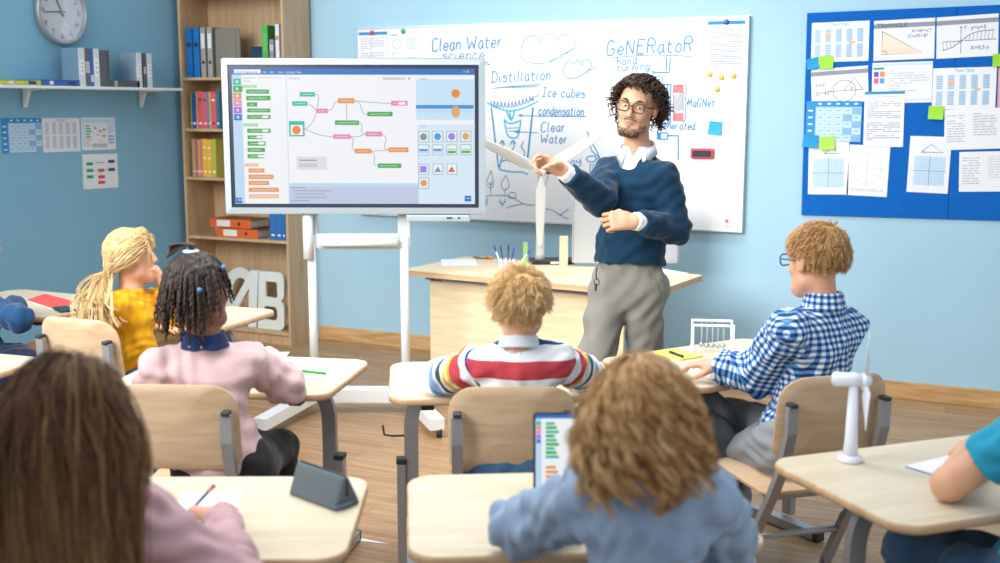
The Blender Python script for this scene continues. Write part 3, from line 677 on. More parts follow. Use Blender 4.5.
letter('letter_b', [(x*H5, y*H5) for x, y in B], [[(x*H5, y*H5) for x, y in ((.14, .165), (.36, .155), (.41, .19), (.42, .24), (.42, .34), (.38, .395), (.16, .40))], [(x*H5, y*H5) for x, y in ((.18, .56), (.40, .55), (.43, .58), (.43, .80), (.40, .83), (.20, .83))]], xl+.02, BYF+.08, 'big white letter B in the bottom of the bookcase by its right side')
C = [(.2*cos(a)+0, .26+.26*sin(a)) for a in np.linspace(0, 2*pi, 30)[:-1]]; C2 = [(.1*cos(a), .26+.165*sin(a)) for a in np.linspace(0, 2*pi, 30)[:-1]]
letter('letter_o', C, [C2], xl-.19, BYF+.17, 'big white round letter O behind the letter A in the bottom of the bookcase')
# ------------------------------------------------------------------ marker handwriting
GL = dict(a='46 26 14 13 22 32 44|46 43 52', b='19 12|15 26 36 45 43 32 22 13', c='45 36 26 14 13 22 32 43', d='46 26 14 13 22 32 44|49 43 52', e='14 44 45 36 26 14 13 22 32 43',
 g='46 26 14 13 22 32 44|46 41 30 20 11', h='19 12|14 26 36 45 42', i='16 13 22|17 18', l='19 13 22', m='16 12|14 26 35 32|34 46 55 52', n='16 12|14 26 36 45 42', o='26 14 13 22 32 43 45 36 26',
 p='16 10|15 26 36 45 43 32 22 13', r='16 12|14 26 36', s='45 36 26 15 44 43 32 22 13', t='28 23 32 42|16 46', u='16 13 22 32 44|46 43 52', y='16 14 23 33 44|46 41 30 20', k='19 12|46 14 42', v='16 32 56', w='06 12 35 52 66', f='48 39 28 22|15 45',
 C='58 49 29 17 14 22 42 53', W='09 22 46 62 79', D='19 12|09 39 57 54 32 02', I='19 59|39 32|12 52', G='58 49 29 17 14 22 42 53 55 35', N='12 19 52 59', E='59 19 12 52|16 46', R='12 19 49 57 46 16|36 52', M='12 19 35 59 52', A='12 39 52|25 45', X='19 52|59 12', T='19 59|39 32', L='19 12 52')
AD = dict(l=3, i=3, I=6, m=7, W=8.5, C=6.2, D=6.2, G=6.4, N=6.2, E=6, R=6, M=6.5, w=7)
def catmull(P, n=4):
    if len(P) < 3: return P
    Q = [P[0]]+list(P)+[P[-1]]; o = []
    for i in range(1, len(Q)-2):
        p0, p1, p2, p3 = (np.array(q, float) for q in Q[i-1:i+3])
        for k in range(n): t = k/n; o.append(.5*(2*p1+(p2-p0)*t+(2*p0-5*p1+4*p2-p3)*t*t+(3*p1-p0-3*p2+p3)*t**3))
    o.append(np.array(P[-1], float)); return o
def text_strokes(txt, A, B, h, slant=.12):
    """strokes of txt written from A to B (2D), capitals h tall"""
    tot = sum(4 if c == ' ' else AD.get(c, 4.9) for c in txt); A = np.array(A, float); B = np.array(B, float); ex = (B-A)/tot; L = np.linalg.norm(ex); ey = np.array([-ex[1], ex[0]])/L*h/7; x = 0; out = []
    for c in txt:
        if c != ' ':
            for st in GL[c].split('|'):
                P = [A+ex*(x+int(q[0])+slant*(int(q[1])-2)*h/7/L)+ey*(int(q[1])-2) for q in st.split()]
                out.append(catmull(P, 4) if c not in 'NEMWAXT' else P)
        x += 4 if c == ' ' else AD.get(c, 4.9)
    return out
BRD = Pl((0, WY-.036, 0), (1, 0, 0)); TLb, TRb, BRb = BRD.uv(357, 27), BRD.uv(748, 16), BRD.uv(743.5, 233)
bx0, bx1, bz0, bz1 = TLb[0], (TRb[0]+BRb[0])/2, BRb[1], (TLb[1]+TRb[1])/2
wb_base = ((bx0+bx1)/2, WY-.018, bz0)
WB = empty('whiteboard', 'large magnetic whiteboard covered in blue marker notes', 'whiteboard', wb_base)
def onwb(name, mb, m, label=None): mb.shift(wb_base); o = obj(name, mb, m, WB); return tag(o, label) if label else o
onwb('board_surface', MB().box(((bx0+bx1)/2, WY-.0225, (bz0+bz1)/2), (bx1-bx0-.02, .027, bz1-bz0-.02)), mat('whiteboard_enamel', '#e4e7ea', .3, var=0, spec=.4))
b = MB(); F_ = .014
for c, d in [(((bx0+bx1)/2, WY-.021, bz0+F_/2), (bx1-bx0, .04, F_)), (((bx0+bx1)/2, WY-.021, bz1-F_/2), (bx1-bx0, .04, F_)), ((bx0+F_/2, WY-.021, (bz0+bz1)/2), (F_, .04, bz1-bz0-2*F_)), ((bx1-F_/2, WY-.021, (bz0+bz1)/2), (F_, .04, bz1-bz0-2*F_))]: b.box(c, d, bev=.002)
onwb('frame', b, mat('frame_light_alu', '#d5dade', .35, .5, var=0))
MK = mat('blue_marker', '#2f84bb', .5, var=.25, vs=40); MKC = mat('cyan_marker', '#2bb0d6', .5, var=.2, vs=40); MKR = mat('red_marker', '#e0707a', .5, var=.2, vs=40); MKD = mat('grey_marker', '#6a7486', .5, var=.2, vs=40)
def ribbons(mb, pl, strokes, wd, off=.0012, mi=0):
    S2 = []
    for P in strokes:
        cur = [np.array(P[0], float)]
        for k in range(1, len(P)):
            cur.append(np.array(P[k], float))
            if k < len(P)-1:
                a_, b_ = cur[-1]-cur[-2], np.array(P[k+1])-cur[-1]
                if a_@b_ < .4*np.linalg.norm(a_)*np.linalg.norm(b_): S2.append(cur); cur = [cur[-1]]
        S2.append(cur)
    for i, P in enumerate(S2):
        n = len(P); vs = []; o_ = off+.00004*(i % 7)
        for k in range(n):
            t = np.array(P[min(k+1, n-1)])-np.array(P[max(k-1, 0)]); l = np.linalg.norm(t); t = t/l if l > 1e-9 else np.array([1., 0]); q = np.array([-t[1], t[0]])*wd/2
            vs += [pl.w(*(P[k]+q), o_), pl.w(*(P[k]-q), o_)]
        mb.add(vs, [(2*k, 2*k+1, 2*k+3, 2*k+2) for k in range(n-1)], mi)
def px(*pts): return [BRD.uv(*p) for p in pts]
for txt, a, b_, h, wd, m in [('Clean Water', (431, 51.5), (503, 47), 12.5, .009, MK), ('science', (441, 60), (485, 58.7), 9.5, .007, MK), ('Distillation', (491, 82.5), (551, 79.5), 10.5, .008, MK), ('Ice cubes', (541, 96.5), (585, 97.8), 9, .007, MK),
    ('condensation', (538, 114.8), (584, 115.6), 9, .007, MK), ('Clear', (540, 132), (566, 131.3), 9.5, .007, MK), ('Water', (540, 142.8), (568, 143.5), 9, .007, MK), ('GeNERatoR', (605, 55.5), (693, 51.3), 14, .010, MK), ('hand', (616, 65), (637, 64), 7.5, .007, MK),
    ('turning', (616, 71.3), (650, 69.5), 7.5, .007, MK), ('MaGNet', (687, 107), (715, 106.2), 8, .007, MK), ('generated', (659, 128.6), (695, 129.8), 7.5, .007, MK), ('dop', (530, 167), (540, 166), 7.5, .006, MK), ('ner', (567, 159.5), (579, 152.5), 7, .006, MK), ('gy', (570, 166.5), (582, 162.5), 7.5, .006, MK)]:
    A, B_ = BRD.uv(*a), BRD.uv(*b_); hh = BRD.uv(a[0], a[1]-h)[1]-A[1]; adv = lambda w_: sum(4 if c == ' ' else AD.get(c, 4.9) for c in w_); pos = 0
    for wrd in txt.split(' '):
        f0, f1 = pos/adv(txt), (pos+adv(wrd))/adv(txt); pos += adv(wrd)+4; mb = MB(); ribbons(mb, BRD, text_strokes(wrd, A+(B_-A)*f0, A+(B_-A)*f1, hh), wd*.95)
        onwb('handwriting', mb, m, 'blue handwritten '+wrd)
def c3(*p): return [(350+x/4, 10+y/4) for x, y in p]
def c5(*p): return [(480+x/3.517, 60+y/3.517) for x, y in p]
def c6(*p): return [(580+x/3.517, 10+y/3.517) for x, y in p]
def c4(*p): return [(440+x/6.25, 180+y/6.25) for x, y in p]
def c2(*p): return [(520+x/5.12, 130+y/5.12) for x, y in p]
def draw(name, label, groups_):
    mb = MB(); ms = []
    for m, wd, ls, sm in groups_:
        if m not in ms: ms.append(m)
        ribbons(mb, BRD, [catmull(px(*l), 5) if sm else px(*l) for l in ls], wd, .0016, ms.index(m))
    onwb(name, mb, ms, label)
draw('cloud_drawing', 'larger thin cloud outline', [(MK, .0045, [c3((735, 100), (700, 118), (684, 160), (697, 203), (760, 214), (820, 200), (885, 160), (902, 130), (872, 99), (840, 104), (830, 122), (810, 98), (775, 97), (757, 130), (745, 104), (735, 100)), c3((800, 205), (860, 172), (920, 148))], True)])
draw('cloud_drawing', 'smaller cloud outline', [(MK, .0055, [c3((865, 210), (850, 245), (870, 272), (905, 270), (945, 248), (966, 222), (958, 198), (935, 203), (927, 220), (912, 198), (893, 216), (880, 202), (865, 210)), c3((925, 262), (988, 222))], True)])
draw('underline', 'underlines of the headings', [(MK, .006, [c5((45, 100), (120, 92), (215, 86)), c5((60, 97), (150, 95), (205, 93)), c6((115, 168), (250, 158), (390, 163)), c3((505, 205), (563, 220)), c3((535, 208), (557, 209))], True)])
tl = []; 
for i in range(12):
    x = 44+i*12.5; y = 162+13*sin(pi*i/11)-i*1.6; tl.append(c5((x-6, y-20), (x-3, y-2), (x+3, y), (x+6, y-18)))
draw('distillation_drawing', 'bucket with cup and ice cubes', [
    (MKC, .010, [c5((25, 150), (60, 168), (105, 179), (150, 170), (205, 145)), c5((93, 180), (110, 212), (122, 180)), c5((103, 182), (110, 208)), c5((85, 208), (92, 245), (102, 270), (130, 272), (140, 240), (144, 212)), c5((85, 208), (100, 222), (125, 220), (144, 210))], True), (MKC, .010, [c5((75, 348), (68, 385), (105, 393), (150, 394), (170, 402))], False),
    (MK, .010, [c5((40, 165), (52, 270), (66, 378))], False), (MK, .012, [c5((187, 165), (176, 270), (167, 352))], False), (MK, .006, tl, False), (MK, .005, [c5((95, 240), (137, 238)), c5((100, 250), (132, 250)), c5((135, 195), (200, 197), (372, 198)), c5((150, 190), (135, 195), (150, 201)), c5((122, 252), (205, 256)), c5((138, 246), (122, 252), (138, 259)), c5((208, 122), (180, 138), (192, 140)), c5((205, 198), (372, 199))], False),
    (MK, .007, [c5((80, 350), (72, 325), (82, 308), (78, 285)), c5((70, 300), (78, 283), (88, 298)), c5((115, 350), (108, 325), (120, 305), (116, 285)), c5((106, 298), (116, 283), (126, 296)), c5((150, 345), (158, 325), (146, 305), (154, 285)), c5((75, 357), (95, 352), (110, 358), (130, 352))], True)])
draw('landscape_drawing', 'hills with trees and flowers', [(MK, .0045, [c5((38, 478), (38, 430)), c5((40, 388), (24, 428), (34, 450), (48, 436), (40, 388)), c5((30, 430), (38, 440), (46, 424)), c5((89, 475), (89, 450)), c5((92, 405), (75, 435), (85, 458), (103, 442), (92, 405)), c5((100, 478), (108, 466), (124, 468), (126, 482), (108, 486), (100, 478)),
    c4((275, 105), (320, 97), (430, 102), (530, 150), (605, 155)), c4((415, 178), (450, 162), (520, 150)), c4((596, 172), (690, 185), (745, 215), (803, 247)), c4((745, 222), (805, 182)), c4((375, 118), (390, 160), (408, 118)), c4((370, 135), (390, 150), (412, 132)), c4((290, 165), (280, 140), (300, 125), (285, 110)), c4((276, 150), (290, 140), (300, 158)), c4((600, 170), (612, 190), (620, 165))], True)])
draw('windmill_drawing', 'blue marker wind turbine sketch', [(MK, .007, [c2((342, 8), (350, 22), (352, 38)), c2((355, 70), (370, 110), (408, 142)), c2((370, 68), (395, 110), (408, 142)), c2((355, 70), (370, 68)), c2((340, 148), (350, 135), (385, 133), (392, 150), (380, 162), (350, 162), (340, 148)), c2((362, 170), (358, 215), (360, 265)), c2((376, 168), (376, 200), (368, 265)), c2((408, 142), (395, 200), (380, 262)), c2((408, 142), (385, 150))], False)])
draw('generator_drawing', 'crank and coil sketch', [(MK, .009, [c6((305, 168), (303, 213)), c6((318, 168), (314, 216)), c6((255, 219), (314, 219)), c6((257, 211), (257, 228)), c6((285, 262), (320, 262), (318, 330), (318, 397), (285, 402)), c6((308, 265), (306, 390)), c6((283, 432), (308, 432), (308, 455), (283, 455), (283, 432)), c6((308, 442), (346, 442), (346, 528))], False),
    (MK, .006, [c6((262, 245), (275, 232), (290, 240), (288, 258), (270, 262), (262, 245)), c6((366, 262), (374, 270), (371, 318), (380, 328), (371, 336), (370, 385), (360, 396))], True), (MK, .022, [c6((276, 430), (276, 456))], False)])
hh_ = []; 
for i in range(11): hh_.append(c6((330, 306+i*5.6), (361, 292+i*5.6)))
rr_ = [c6((329, 268+i*3), (362, 267+i*3)) for i in range(8)]+[c6((329, 366+i*3), (362, 365+i*3)) for i in range(8)]
draw('magnet_drawing', 'hatched magnet bar with pink ends', [(MKR, .010, rr_, False), (MKD, .004, hh_+[c6((328, 295), (328, 362)), c6((363, 293), (363, 362))], False), (MKR, .005, [c6((328, 265), (363, 265), (363, 390), (328, 390), (328, 265))], False)])
mb = MB()
def wbq(mb, x0, y0, x1, y1, mi=0, off=.002):
    a, c = BRD.uv(x0, y0), BRD.uv(x1, y1); mb.add([BRD.w(a[0], a[1], off), BRD.w(a[0], c[1], off), BRD.w(c[0], c[1], off), BRD.w(c[0], a[1], off)], [(0, 1, 2, 3)], mi)
wbq(mb, 725.5, 219.5, 728.5, 222.5, 1)
for i in range(3): wbq(mb, 725.5, 223.6+i*1.8, 734-i, 224.3+i*1.8)
onwb('maker_label', mb, [INKL, mat('pink_mark', '#e35d7c', .5, var=0)])
# things held on the whiteboard
for x, y, col, lab in [(372.5, 33, '#c8343c', 'round red magnet holding the leftmost paper on the whiteboard'), (403.8, 31.5, '#14a07a', 'round green magnet holding the second paper on the whiteboard'), (726.5, 22, '#1c44a8', 'round dark blue magnet at the top right of the whiteboard'),
    (710, 74.5, '#dcae2a', 'round yellow magnet under the right paper, leftmost of the four'), (721.6, 77.5, '#dcae2a', 'round yellow magnet under the right paper, middle of the upper three'), (733.8, 76, '#dcae2a', 'round yellow magnet under the right paper, rightmost of the four'), (717.3, 89.3, '#dcae2a', 'round yellow magnet, lowest of the four at the right of the whiteboard')]:
    p = BRD.w(*BRD.uv(x, y), .0045 if y < 40 else .0012); R = np.array([[1, 0, 0], [0, 0, -1], [0, 1, 0]], float)
    o = obj('round_magnet', MB().lathe([(.001, 0), (.0155, 0), (.0165, .003), (.015, .008), (.011, .0095), (.001, .0095)], n=20, R=R), mat('magnet_'+col, col, .35, var=0), loc=p)
    tag(o, lab, 'magnet', 'magnets on the whiteboard')
s = sheet_at(BRD, (358.5, 32.5), (387, 31.5), (359, 76), M_PAPER, .0022); s.rect(0, 0, 1, .07, INKD); lines(s, .08, .14, .92, .92, 14, INKL, 3); s.rect(.45, .12, .46, .95, INKL)
s.put('paper_sheet', s.M, 'paper with a blue header strip under the red magnet, leftmost on the whiteboard', 'paper')
s = sheet_at(BRD, (389, 31), (418.5, 30.2), (389.5, 75), M_PAPER, .0022); th = [(.28+.15*cos(a), .3+.11*sin(a)) for a in np.linspace(0, 2*pi, 24)]; s.line(th, .003, INK); s.rect(.08, .09, .3, .11, INK)
s.line([(.12, .5), (.12, .8), (.5, .8), (.5, .5)], .003, INK, True); lines(s, .6, .15, .92, .45, 6, INKL, 4); lines(s, .6, .6, .92, .9, 6, INKL, 5)
s.put('paper_sheet', s.M, 'paper with a drawn circle and square under the green magnet on the whiteboard', 'paper')
s = sheet_at(BRD, (708, 21.5), (745.3, 20.3), (706.3, 71), M_PAPER, .0022); s.rect(0, .0, 1, .07, INKD); lines(s, .07, .12, .93, .9, 16, INK, 6, .3)
s.put('paper_sheet', s.M, 'typed page with blue header at the top right of the whiteboard', 'paper')
def sticky(pl, TL, TR, BL, col, label, off, group=None):
    a, b_, c = pl.uv(*TL), pl.uv(*TR), pl.uv(*BL); w = np.linalg.norm(b_-a); e = (b_-a)/w; f = np.array([-e[1], e[0]]); h = abs((a-c)@f); ctr = a+e*w/2-f*h/2; vs = []; n = 6
    for lay in (0, 1):
        for i in range(n+1):
            for x in (-w/2, w/2): t = i/n; vs.append((x, h/2-h*t, .0006*lay+.012*t*t*(1+.25*(x > 0))))
    fs = []; k = 2*(n+1)
    for i in range(n): a0 = 2*i; fs += [(a0, a0+2, a0+3, a0+1), (k+a0, k+a0+1, k+a0+3, k+a0+2), (a0, k+a0, k+a0+2, a0+2), (a0+1, a0+3, k+a0+3, k+a0+1)]
    fs += [(0, 1, k+1, k), (2*n, k+2*n, k+2*n+1, 2*n+1)]
    o = obj('sticky_note', MB().add(vs, fs), mat('sticky_'+col, col, .75, var=.03)); ex = pl.ex*e[0]+pl.ey*e[1]; ey = pl.ex*f[0]+pl.ey*f[1]; o.matrix_local = M4of(pl.w(*ctr, off), ex, ey, pl.n)
    return tag(o, label, 'sticky note', group)
sticky(BRD, (709.5, 120.8), (722.8, 122.2), (708.2, 133.8), '#2aa5d8', 'light blue sticky note on the whiteboard above the eraser', .0015)
p0 = BRD.w(*BRD.uv(702.8, 153.4), .0012); er = empty('board_eraser', 'red and black magnetic board eraser on the whiteboard', 'eraser', p0)
obj('body', MB().box((0, -.011, 0), (.142, .022, .062), bev=.007), mat('eraser_red', '#c94255', .5), er); obj('grip', MB().box((0, -.0255, 0), (.112, .008, .036), bev=.003), mat('eraser_black', '#22252c', .6), er)
# ------------------------------------------------------------------ blue pin board
PB_ = Pl((0, WY-.014, 0), (1, 0, 0)); A = PB_.uv(807, 13); B_ = PB_.uv(1000, 4.7); C_ = PB_.uv(799, 215); e = nrm(B_-A); f = np.array([-e[1], e[0]]); hgt = abs((A-C_)@f); seam = (PB_.uv(957.5, 7)-A)@e
bb = empty('pin_board', 'large royal blue felt pin board covered with worksheets', 'pin board', (A[0]+.6, WY-.007, A[1]-hgt))
for w0, w1, nm in ((0, seam-.001, 'felt_panel'), (seam+.001, seam+.62, 'felt_panel')):
    c = A+e*(w0+w1)/2-f*hgt/2; o = obj(nm, MB().box((0, 0, 0), (w1-w0, hgt, .012), bev=.002), mat('blue_felt', '#0f62b8', .85, var=.04, vs=20, bump=.1, bs=400, spec=.15), bb)
    ex = PB_.ex*e[0]+PB_.ey*e[1]; ey = PB_.ex*f[0]+PB_.ey*f[1]; M = M4of(PB_.w(*c, -.0065), ex, ey, PB_.n); o.matrix_local = Matrix.Translation([-q for q in bb.location])@M
def bs_(TL, TR, BL, off=.001, base=None): return sheet_at(PB_, TL, TR, BL, base or M_PAPER, off, .0008)
def putb(s, label, name='worksheet'): return s.put(name, s.M, label, 'paper', 'worksheets on the pin board')
def table_sheet(s, seed):
    s.txt(.5, .1, .022, 'Time Table', INKD, True); columns(s, .06, .18, .98, .95, 5, 8, INKB); s.rect(.24, .3, .34, .38, ORNG); s.rect(.66, .5, .76, .55, ORNG)
s = bs_((812, 23), (869.7, 20.5), (810.2, 62.5)); table_sheet(s, 1); putb(s, 'time table sheet with blue columns at the top left corner of the pin board')
s = bs_((874.2, 21), (935.3, 17.6), (872.7, 61)); s.rect(0, .09, 1, .2, INK); s.txt(.05, .185, .035, 'TRIANGLE', PENC); s.poly([(.14, .27), (.14, .85), (.8, .85)], mat('pale_orange_fill', '#f0dccb', .8, var=0)); s.line([(.14, .27), (.14, .85), (.8, .85)], .003, PENC, True)
for i in range(1, 12): u = .14+i*.05; s.line([(u, .85), (max(.14, u-.12), .85-min(.12, u-.14)*1.2)], .0015, ORNG)
s.line([(.14, .77), (.21, .77), (.21, .85)], .003, PENC); s.txt(.62, .34, .026, 'A²=B²+C²', PENC); s.txt(.56, .46, .026, 'C=√A²-B²', PENC)
putb(s, 'worksheet with a shaded right triangle, top row of the pin board')
s = bs_((936.8, 17.6), (998.8, 13.3), (934.9, 59)); s.rect(0, .09, 1, .2, INK); s.line([(.4, .25), (.4, .9)], .003, PENC); s.line([(.1, .6), (.97, .6)], .003, PENC); cv = [(.1+.84*t, .6-.22*math.tanh((t-.36)*4.5)) for t in np.linspace(0, 1, 24)]; s.line(cv, .0035, PENC)
for i in range(14):
    t = i/13; u = .12+.8*t; s.line([(u, .6-.22*math.tanh(((u-.1)/.84-.36)*4.5)), (u-.02, .6)], .0018, PENC)
s.line([(.38, .29), (.4, .25), (.42, .29)], .003, PENC); s.txt(.44, .33, .028, 'Y', PENC); s.txt(.56, .34, .03, 'y=x+5', PENC); s.txt(.55, .82, .03, 'X=0,5·y', PENC)
putb(s, 'worksheet with a hatched curve on axes, top row of the pin board at the right')
s = bs_((811, 69.7), (868, 65.4), (808.6, 105)); s.rect(0, .08, 1, .2, INK); s.txt(.08, .5, .036, 'cos²', PENC); s.txt(.07, .75, .036, 'α=45°', PENC); s.line([(.58+.2*cos(a), .66+.3*sin(a)) for a in np.linspace(0, 2*pi, 30)], .003, PENC); s.line([(.3, .66), (.92, .66)], .003, PENC); s.line([(.58, .66), (.76, .3), (.9, .64)], .003, PENC); s.txt(.68, .64, .03, 'α', PENC)
putb(s, 'worksheet with a circle and angle construction in the left column of the pin board')
s = bs_((872.6, 63), (933, 61), (870.8, 103.5))
s.rect(.02, .03, .98, .08, PALEB); s.rect(.02, .12, .2, .17, GREENP)
for i, c in enumerate(('#7a4fa8', '#ec8a4a', '#e0559a', '#3aa8d8')): s.rect(.03+.1*(i % 2), .22+.16*(i//2), .11+.1*(i % 2), .35+.16*(i//2), mat('tile_'+c, c, .7, var=0))
lines(s, .3, .2, .95, .75, 9, INKL, 8, .35, 1.2); s.rect(.02, .9, .98, .93, PALEB); putb(s, 'worksheet with four coloured tiles in the middle of the pin board')
s = bs_((933.2, 68.4), (997, 66.6), (931.3, 109.8)); table_sheet(s, 2); putb(s, 'time table sheet with blue columns in the right part of the pin board')
s = bs_((998.6, 68), (1052, 66), (996.8, 107.5), base=mat('salmon_paper', '#e8a79a', .8, var=.02)); lines(s, .1, .1, .9, .9, 8, REDP, 9); putb(s, 'salmon coloured sheet at the right edge of the photo on the pin board')
s = bs_((806.8, 101), (862.3, 101), (804.8, 141.2), .0024, mat('timetable_blue', '#9cc7e6')); timetable(s); putb(s, 'blue timetable on the pin board')
s = bs_((864.9, 91.8), (905, 91), (862.4, 147), .0040); s.rect(0, 0, 1, .05, INKD); lines(s, .1, .09, .9, .16, 2, INKL, 2); lines(s, .08, .18, .92, .5, 9, INK, 12, .28); lines(s, .08, .56, .92, .9, 9, INK, 13, .28); putb(s, 'typed page with a blue header strip in the middle of the pin board')
def grid(s, u0, v0, u1, v1, n, m): 
    s.rect(u0, v0, u1, v1, PALEB)
    for i in range(n+1): t = i/n; s.line([(u0+(u1-u0)*t, v0), (u0+(u1-u0)*t, v1)], .0012, m); s.line([(u0, v0+(v1-v0)*t), (u1, v0+(v1-v0)*t)], .0012, m)
    s.line([((u0+u1)/2, v0-.03), ((u0+u1)/2, v1+.02)], .002, PENC); s.line([(u0-.03, (v0+v1)/2), (u1+.03, (v0+v1)/2)], .002, PENC)
s = bs_((809, 140), (849.3, 139.7), (807, 194.2), .0012); grid(s, .12, .35, .88, .86, 10, INKB); s.line([(.4, .25), (.55, .14), (.78, .25)], .003, PENC, True); putb(s, 'graph paper sheet with a small triangle at the bottom left of the pin board')
s = bs_((849.8, 144.5), (890.5, 146), (848.3, 195), .0012); s.line([(.47+.36*cos(a), .45+.3*sin(a)) for a in np.linspace(0, 2*pi, 30)], .002, INKL); s.line([(.47, .1), (.47, .8)], .0015, INK); s.line([(.05, .45), (.9, .45)], .0015, INKL); lines(s, .1, .86, .9, .92, 2, INKL, 3); putb(s, 'white sheet with a faint circle at the bottom left of the pin board')
s = bs_((910.5, 135.8), (952, 137), (906.8, 191.8), .0012); grid(s, .15, .36, .88, .86, 10, INKB); s.line([(.3, .28), (.52, .14), (.82, .28)], .003, PENC, True); putb(s, 'graph paper sheet with a small triangle in the middle of the lower pin board')
s = bs_((944.5, 110), (1014, 107), (943.4, 150.2), .0030); lines(s, .04, .15, .3, .85, 11, INK, 21, .22); lines(s, .42, .12, .75, .7, 9, INK, 22, .22); putb(s, 'sheet with two text columns under the right time table of the pin board')
s = bs_((959.4, 152), (1030, 150.5), (958.7, 191.8), .0012); lines(s, .05, .15, .3, .85, 11, INK, 23, .22); lines(s, .42, .12, .7, .7, 9, INKL, 24, .22); putb(s, 'sheet with handwritten lines at the bottom right of the pin board')
for TL, TR, BL, col, lab, off in [((818.8, 56.3), (833.8, 55.8), (818, 69), '#9ad63c', 'lime green sticky note at the top left of the pin board', .004), ((806, 59.5), (818.5, 56.8), (806.3, 70.8), '#1590c8', 'blue sticky note beside the upper lime one of the pin board', .0025), ((819.8, 137), (834.8, 136), (821, 150), '#a6dc4c', 'lime green sticky note over the graph paper at the bottom left of the pin board', .007),
    ((804, 134), (819.4, 135.5), (802.6, 146.6), '#1590c8', 'blue sticky note on the lower edge of the blue timetable', .006), ((929, 105.8), (944.4, 106.2), (926, 119), '#9ad63c', 'lime green sticky note in the middle of the pin board', .005), ((992.8, 54.3), (1006, 53.6), (992, 67), '#8fd030', 'lime green sticky note at the right edge of the photo', .004)]:
    sticky(PB_, TL, TR, BL, col, lab, off, 'sticky notes on the pin board')
# ------------------------------------------------------------------ interactive display
O = PB(351, 215, 6.2); DA = rad(25.4)
DP = Pl((O[0], O[1], 0), (cos(DA), sin(DA), 0)); a = DP.uv(219, 56.5); b_ = DP.uv(486, 59.5); c = DP.uv(227, 213); d = DP.uv(484.5, 215)
u0, u1, v0, v1 = (a[0]+c[0])/2, (b_[0]+d[0])/2, (c[1]+d[1])/2, (a[1]+b_[1])/2; uc = (u0+u1)/2
DB = DP.w(uc, 0, 0); DS = empty('interactive_display', 'large interactive touch display in a pale grey frame on a mobile stand', 'display', (DB[0], DB[1], 0), DA)
W_, H_ = u1-u0, v1-v0; BZ = .034
def dl(name, mb, m, lab=None): o = obj(name, mb, m, DS); return tag(o, lab) if lab else o   # local: x right, -y towards the class
FR = mat('display_frame', '#aab6bf', .4, .2, var=0)
b = MB(); out = rrect(W_, H_, .012); inn = rrect(W_-2*BZ, H_-2*BZ, .004); n = len(out)
vs = [(p[0], y, p[1]+(v0+v1)/2) for ring, y in ((out, .05), (out, -.004), (out, -.0), (inn, -.006), (inn, .004)) for p in ring]
fs = []
for k in range(4):
    for i in range(n): j = (i+1) % n; fs.append((k*n+i, k*n+j, (k+1)*n+j, (k+1)*n+i))
fs.append(tuple(range(n))); b.add(vs, fs); dl('frame', b, FR)
dl('rear_housing', MB().box((0, .075, (v0+v1)/2), (W_-.16, .05, H_-.16), bev=.012), mat('display_back', '#4a4e55', .6))
dl('screen_border', MB().box((0, .008, (v0+v1)/2), (W_-2*BZ+.004, .01, H_-2*BZ+.004)), mat('screen_border', '#262e42', .25, var=0))
sw, sh_ = W_-2*BZ-.042, H_-2*BZ-.040
s = Sheet(sw, sh_, screen('white', '#f1f2f5'), .001)
S_ = {k: screen(k, v) for k, v in dict(white='#f1f2f5', blue='#1c6fc0', pale='#d6e8f6', side='#bcd8f2', code='#bcc9e2', green='#3fa83f', lgreen='#9fd49a', teal='#24bba6', orange='#e69545', lorange='#f2b98a', pink='#e583b8', purple='#b45ad0', violet='#9a7fe8', grey='#8a8e96', lgrey='#d6d7da', note='#dcdcde', line='#9a9fa6', ball='#f0811f', sand='#d9a66f', sky='#c6e2f6', sea='#3f8ed0', navy='#1e3f7a', red='#d0605a', card='#e4f3f2', cyan='#2f9fe0').items()}
def q_(x, y): x = 52+(x-52)*1.0; u = (x-(50+12*(y-60)/450))/(810-10*(y-60)/450); v = (y-(57+15*(x-55)/805))/(453-10*(x-55)/805); return max(0, min(1, u)), max(0, min(1, v))
def R_(x0, y0, x1, y1, m): a, b = q_((x0+x1)/2, y0), q_((x0+x1)/2, y1); u0_, _ = q_(x0, (y0+y1)/2); u1_, _ = q_(x1, (y0+y1)/2); s.rect(u0_, a[1], u1_, b[1], S_[m])
s.rect(0, 0, 1, .045, S_['blue']); s.rect(0, .045, .04, 1, S_['side']); s.rect(.765, .045, 1, 1, S_['pale']); s.rect(.225, .87, .765, 1, S_['code']); s.rect(.225, .845, .765, .872, S_['side'])
s.rect(.01, .008, .12, .036, S_['white']); s.txt(.017, .033, .014, 'Visual Programming', S_['navy']); 
for u, tx in ((.128, 'File'), (.158, 'Edit'), (.19, 'View'), (.222, 'Settings'), (.264, 'Help')): s.txt(u, .034, .015, tx, S_['white'])
for u, m in ((.957, 'teal'), (.972, 'orange')): s.disc(u, .022, .007, S_[m])
s.txt(.235, .078, .015, 'Viewport', S_['grey']); s.txt(.775, .08, .013, 'Results', S_['grey']); s.rect(.62, .062, .715, .082, S_['lgrey']); s.txt(.625, .079, .012, 'Untitled Project', S_['grey']); s.disc(.73, .073, .005, S_['grey'])
s.rect(.223, .045, .226, 1, S_['side']); s.rect(.763, .045, .767, .87, S_['side'])
for i, m in enumerate(('teal', 'green', 'orange', 'pink', 'purple', 'blue')): s.rect(.005, .075+i*.052, .037+(.006 if i == 1 else 0), .12+i*.052, S_[m]); s.disc(.021, .097+i*.052, .007, S_['white']); s.disc(.021, .097+i*.052, .003, S_[m])
R_(63, 490, 84, 508, 'blue'); s.txt(.008, .978, .013, 'HELP', S_['white'])
R_(86, 87, 128, 92, 'lgrey'); R_(134, 88, 218, 91, 'lgrey'); s.txt(.048, .098, .013, 'Nodes', S_['grey'])
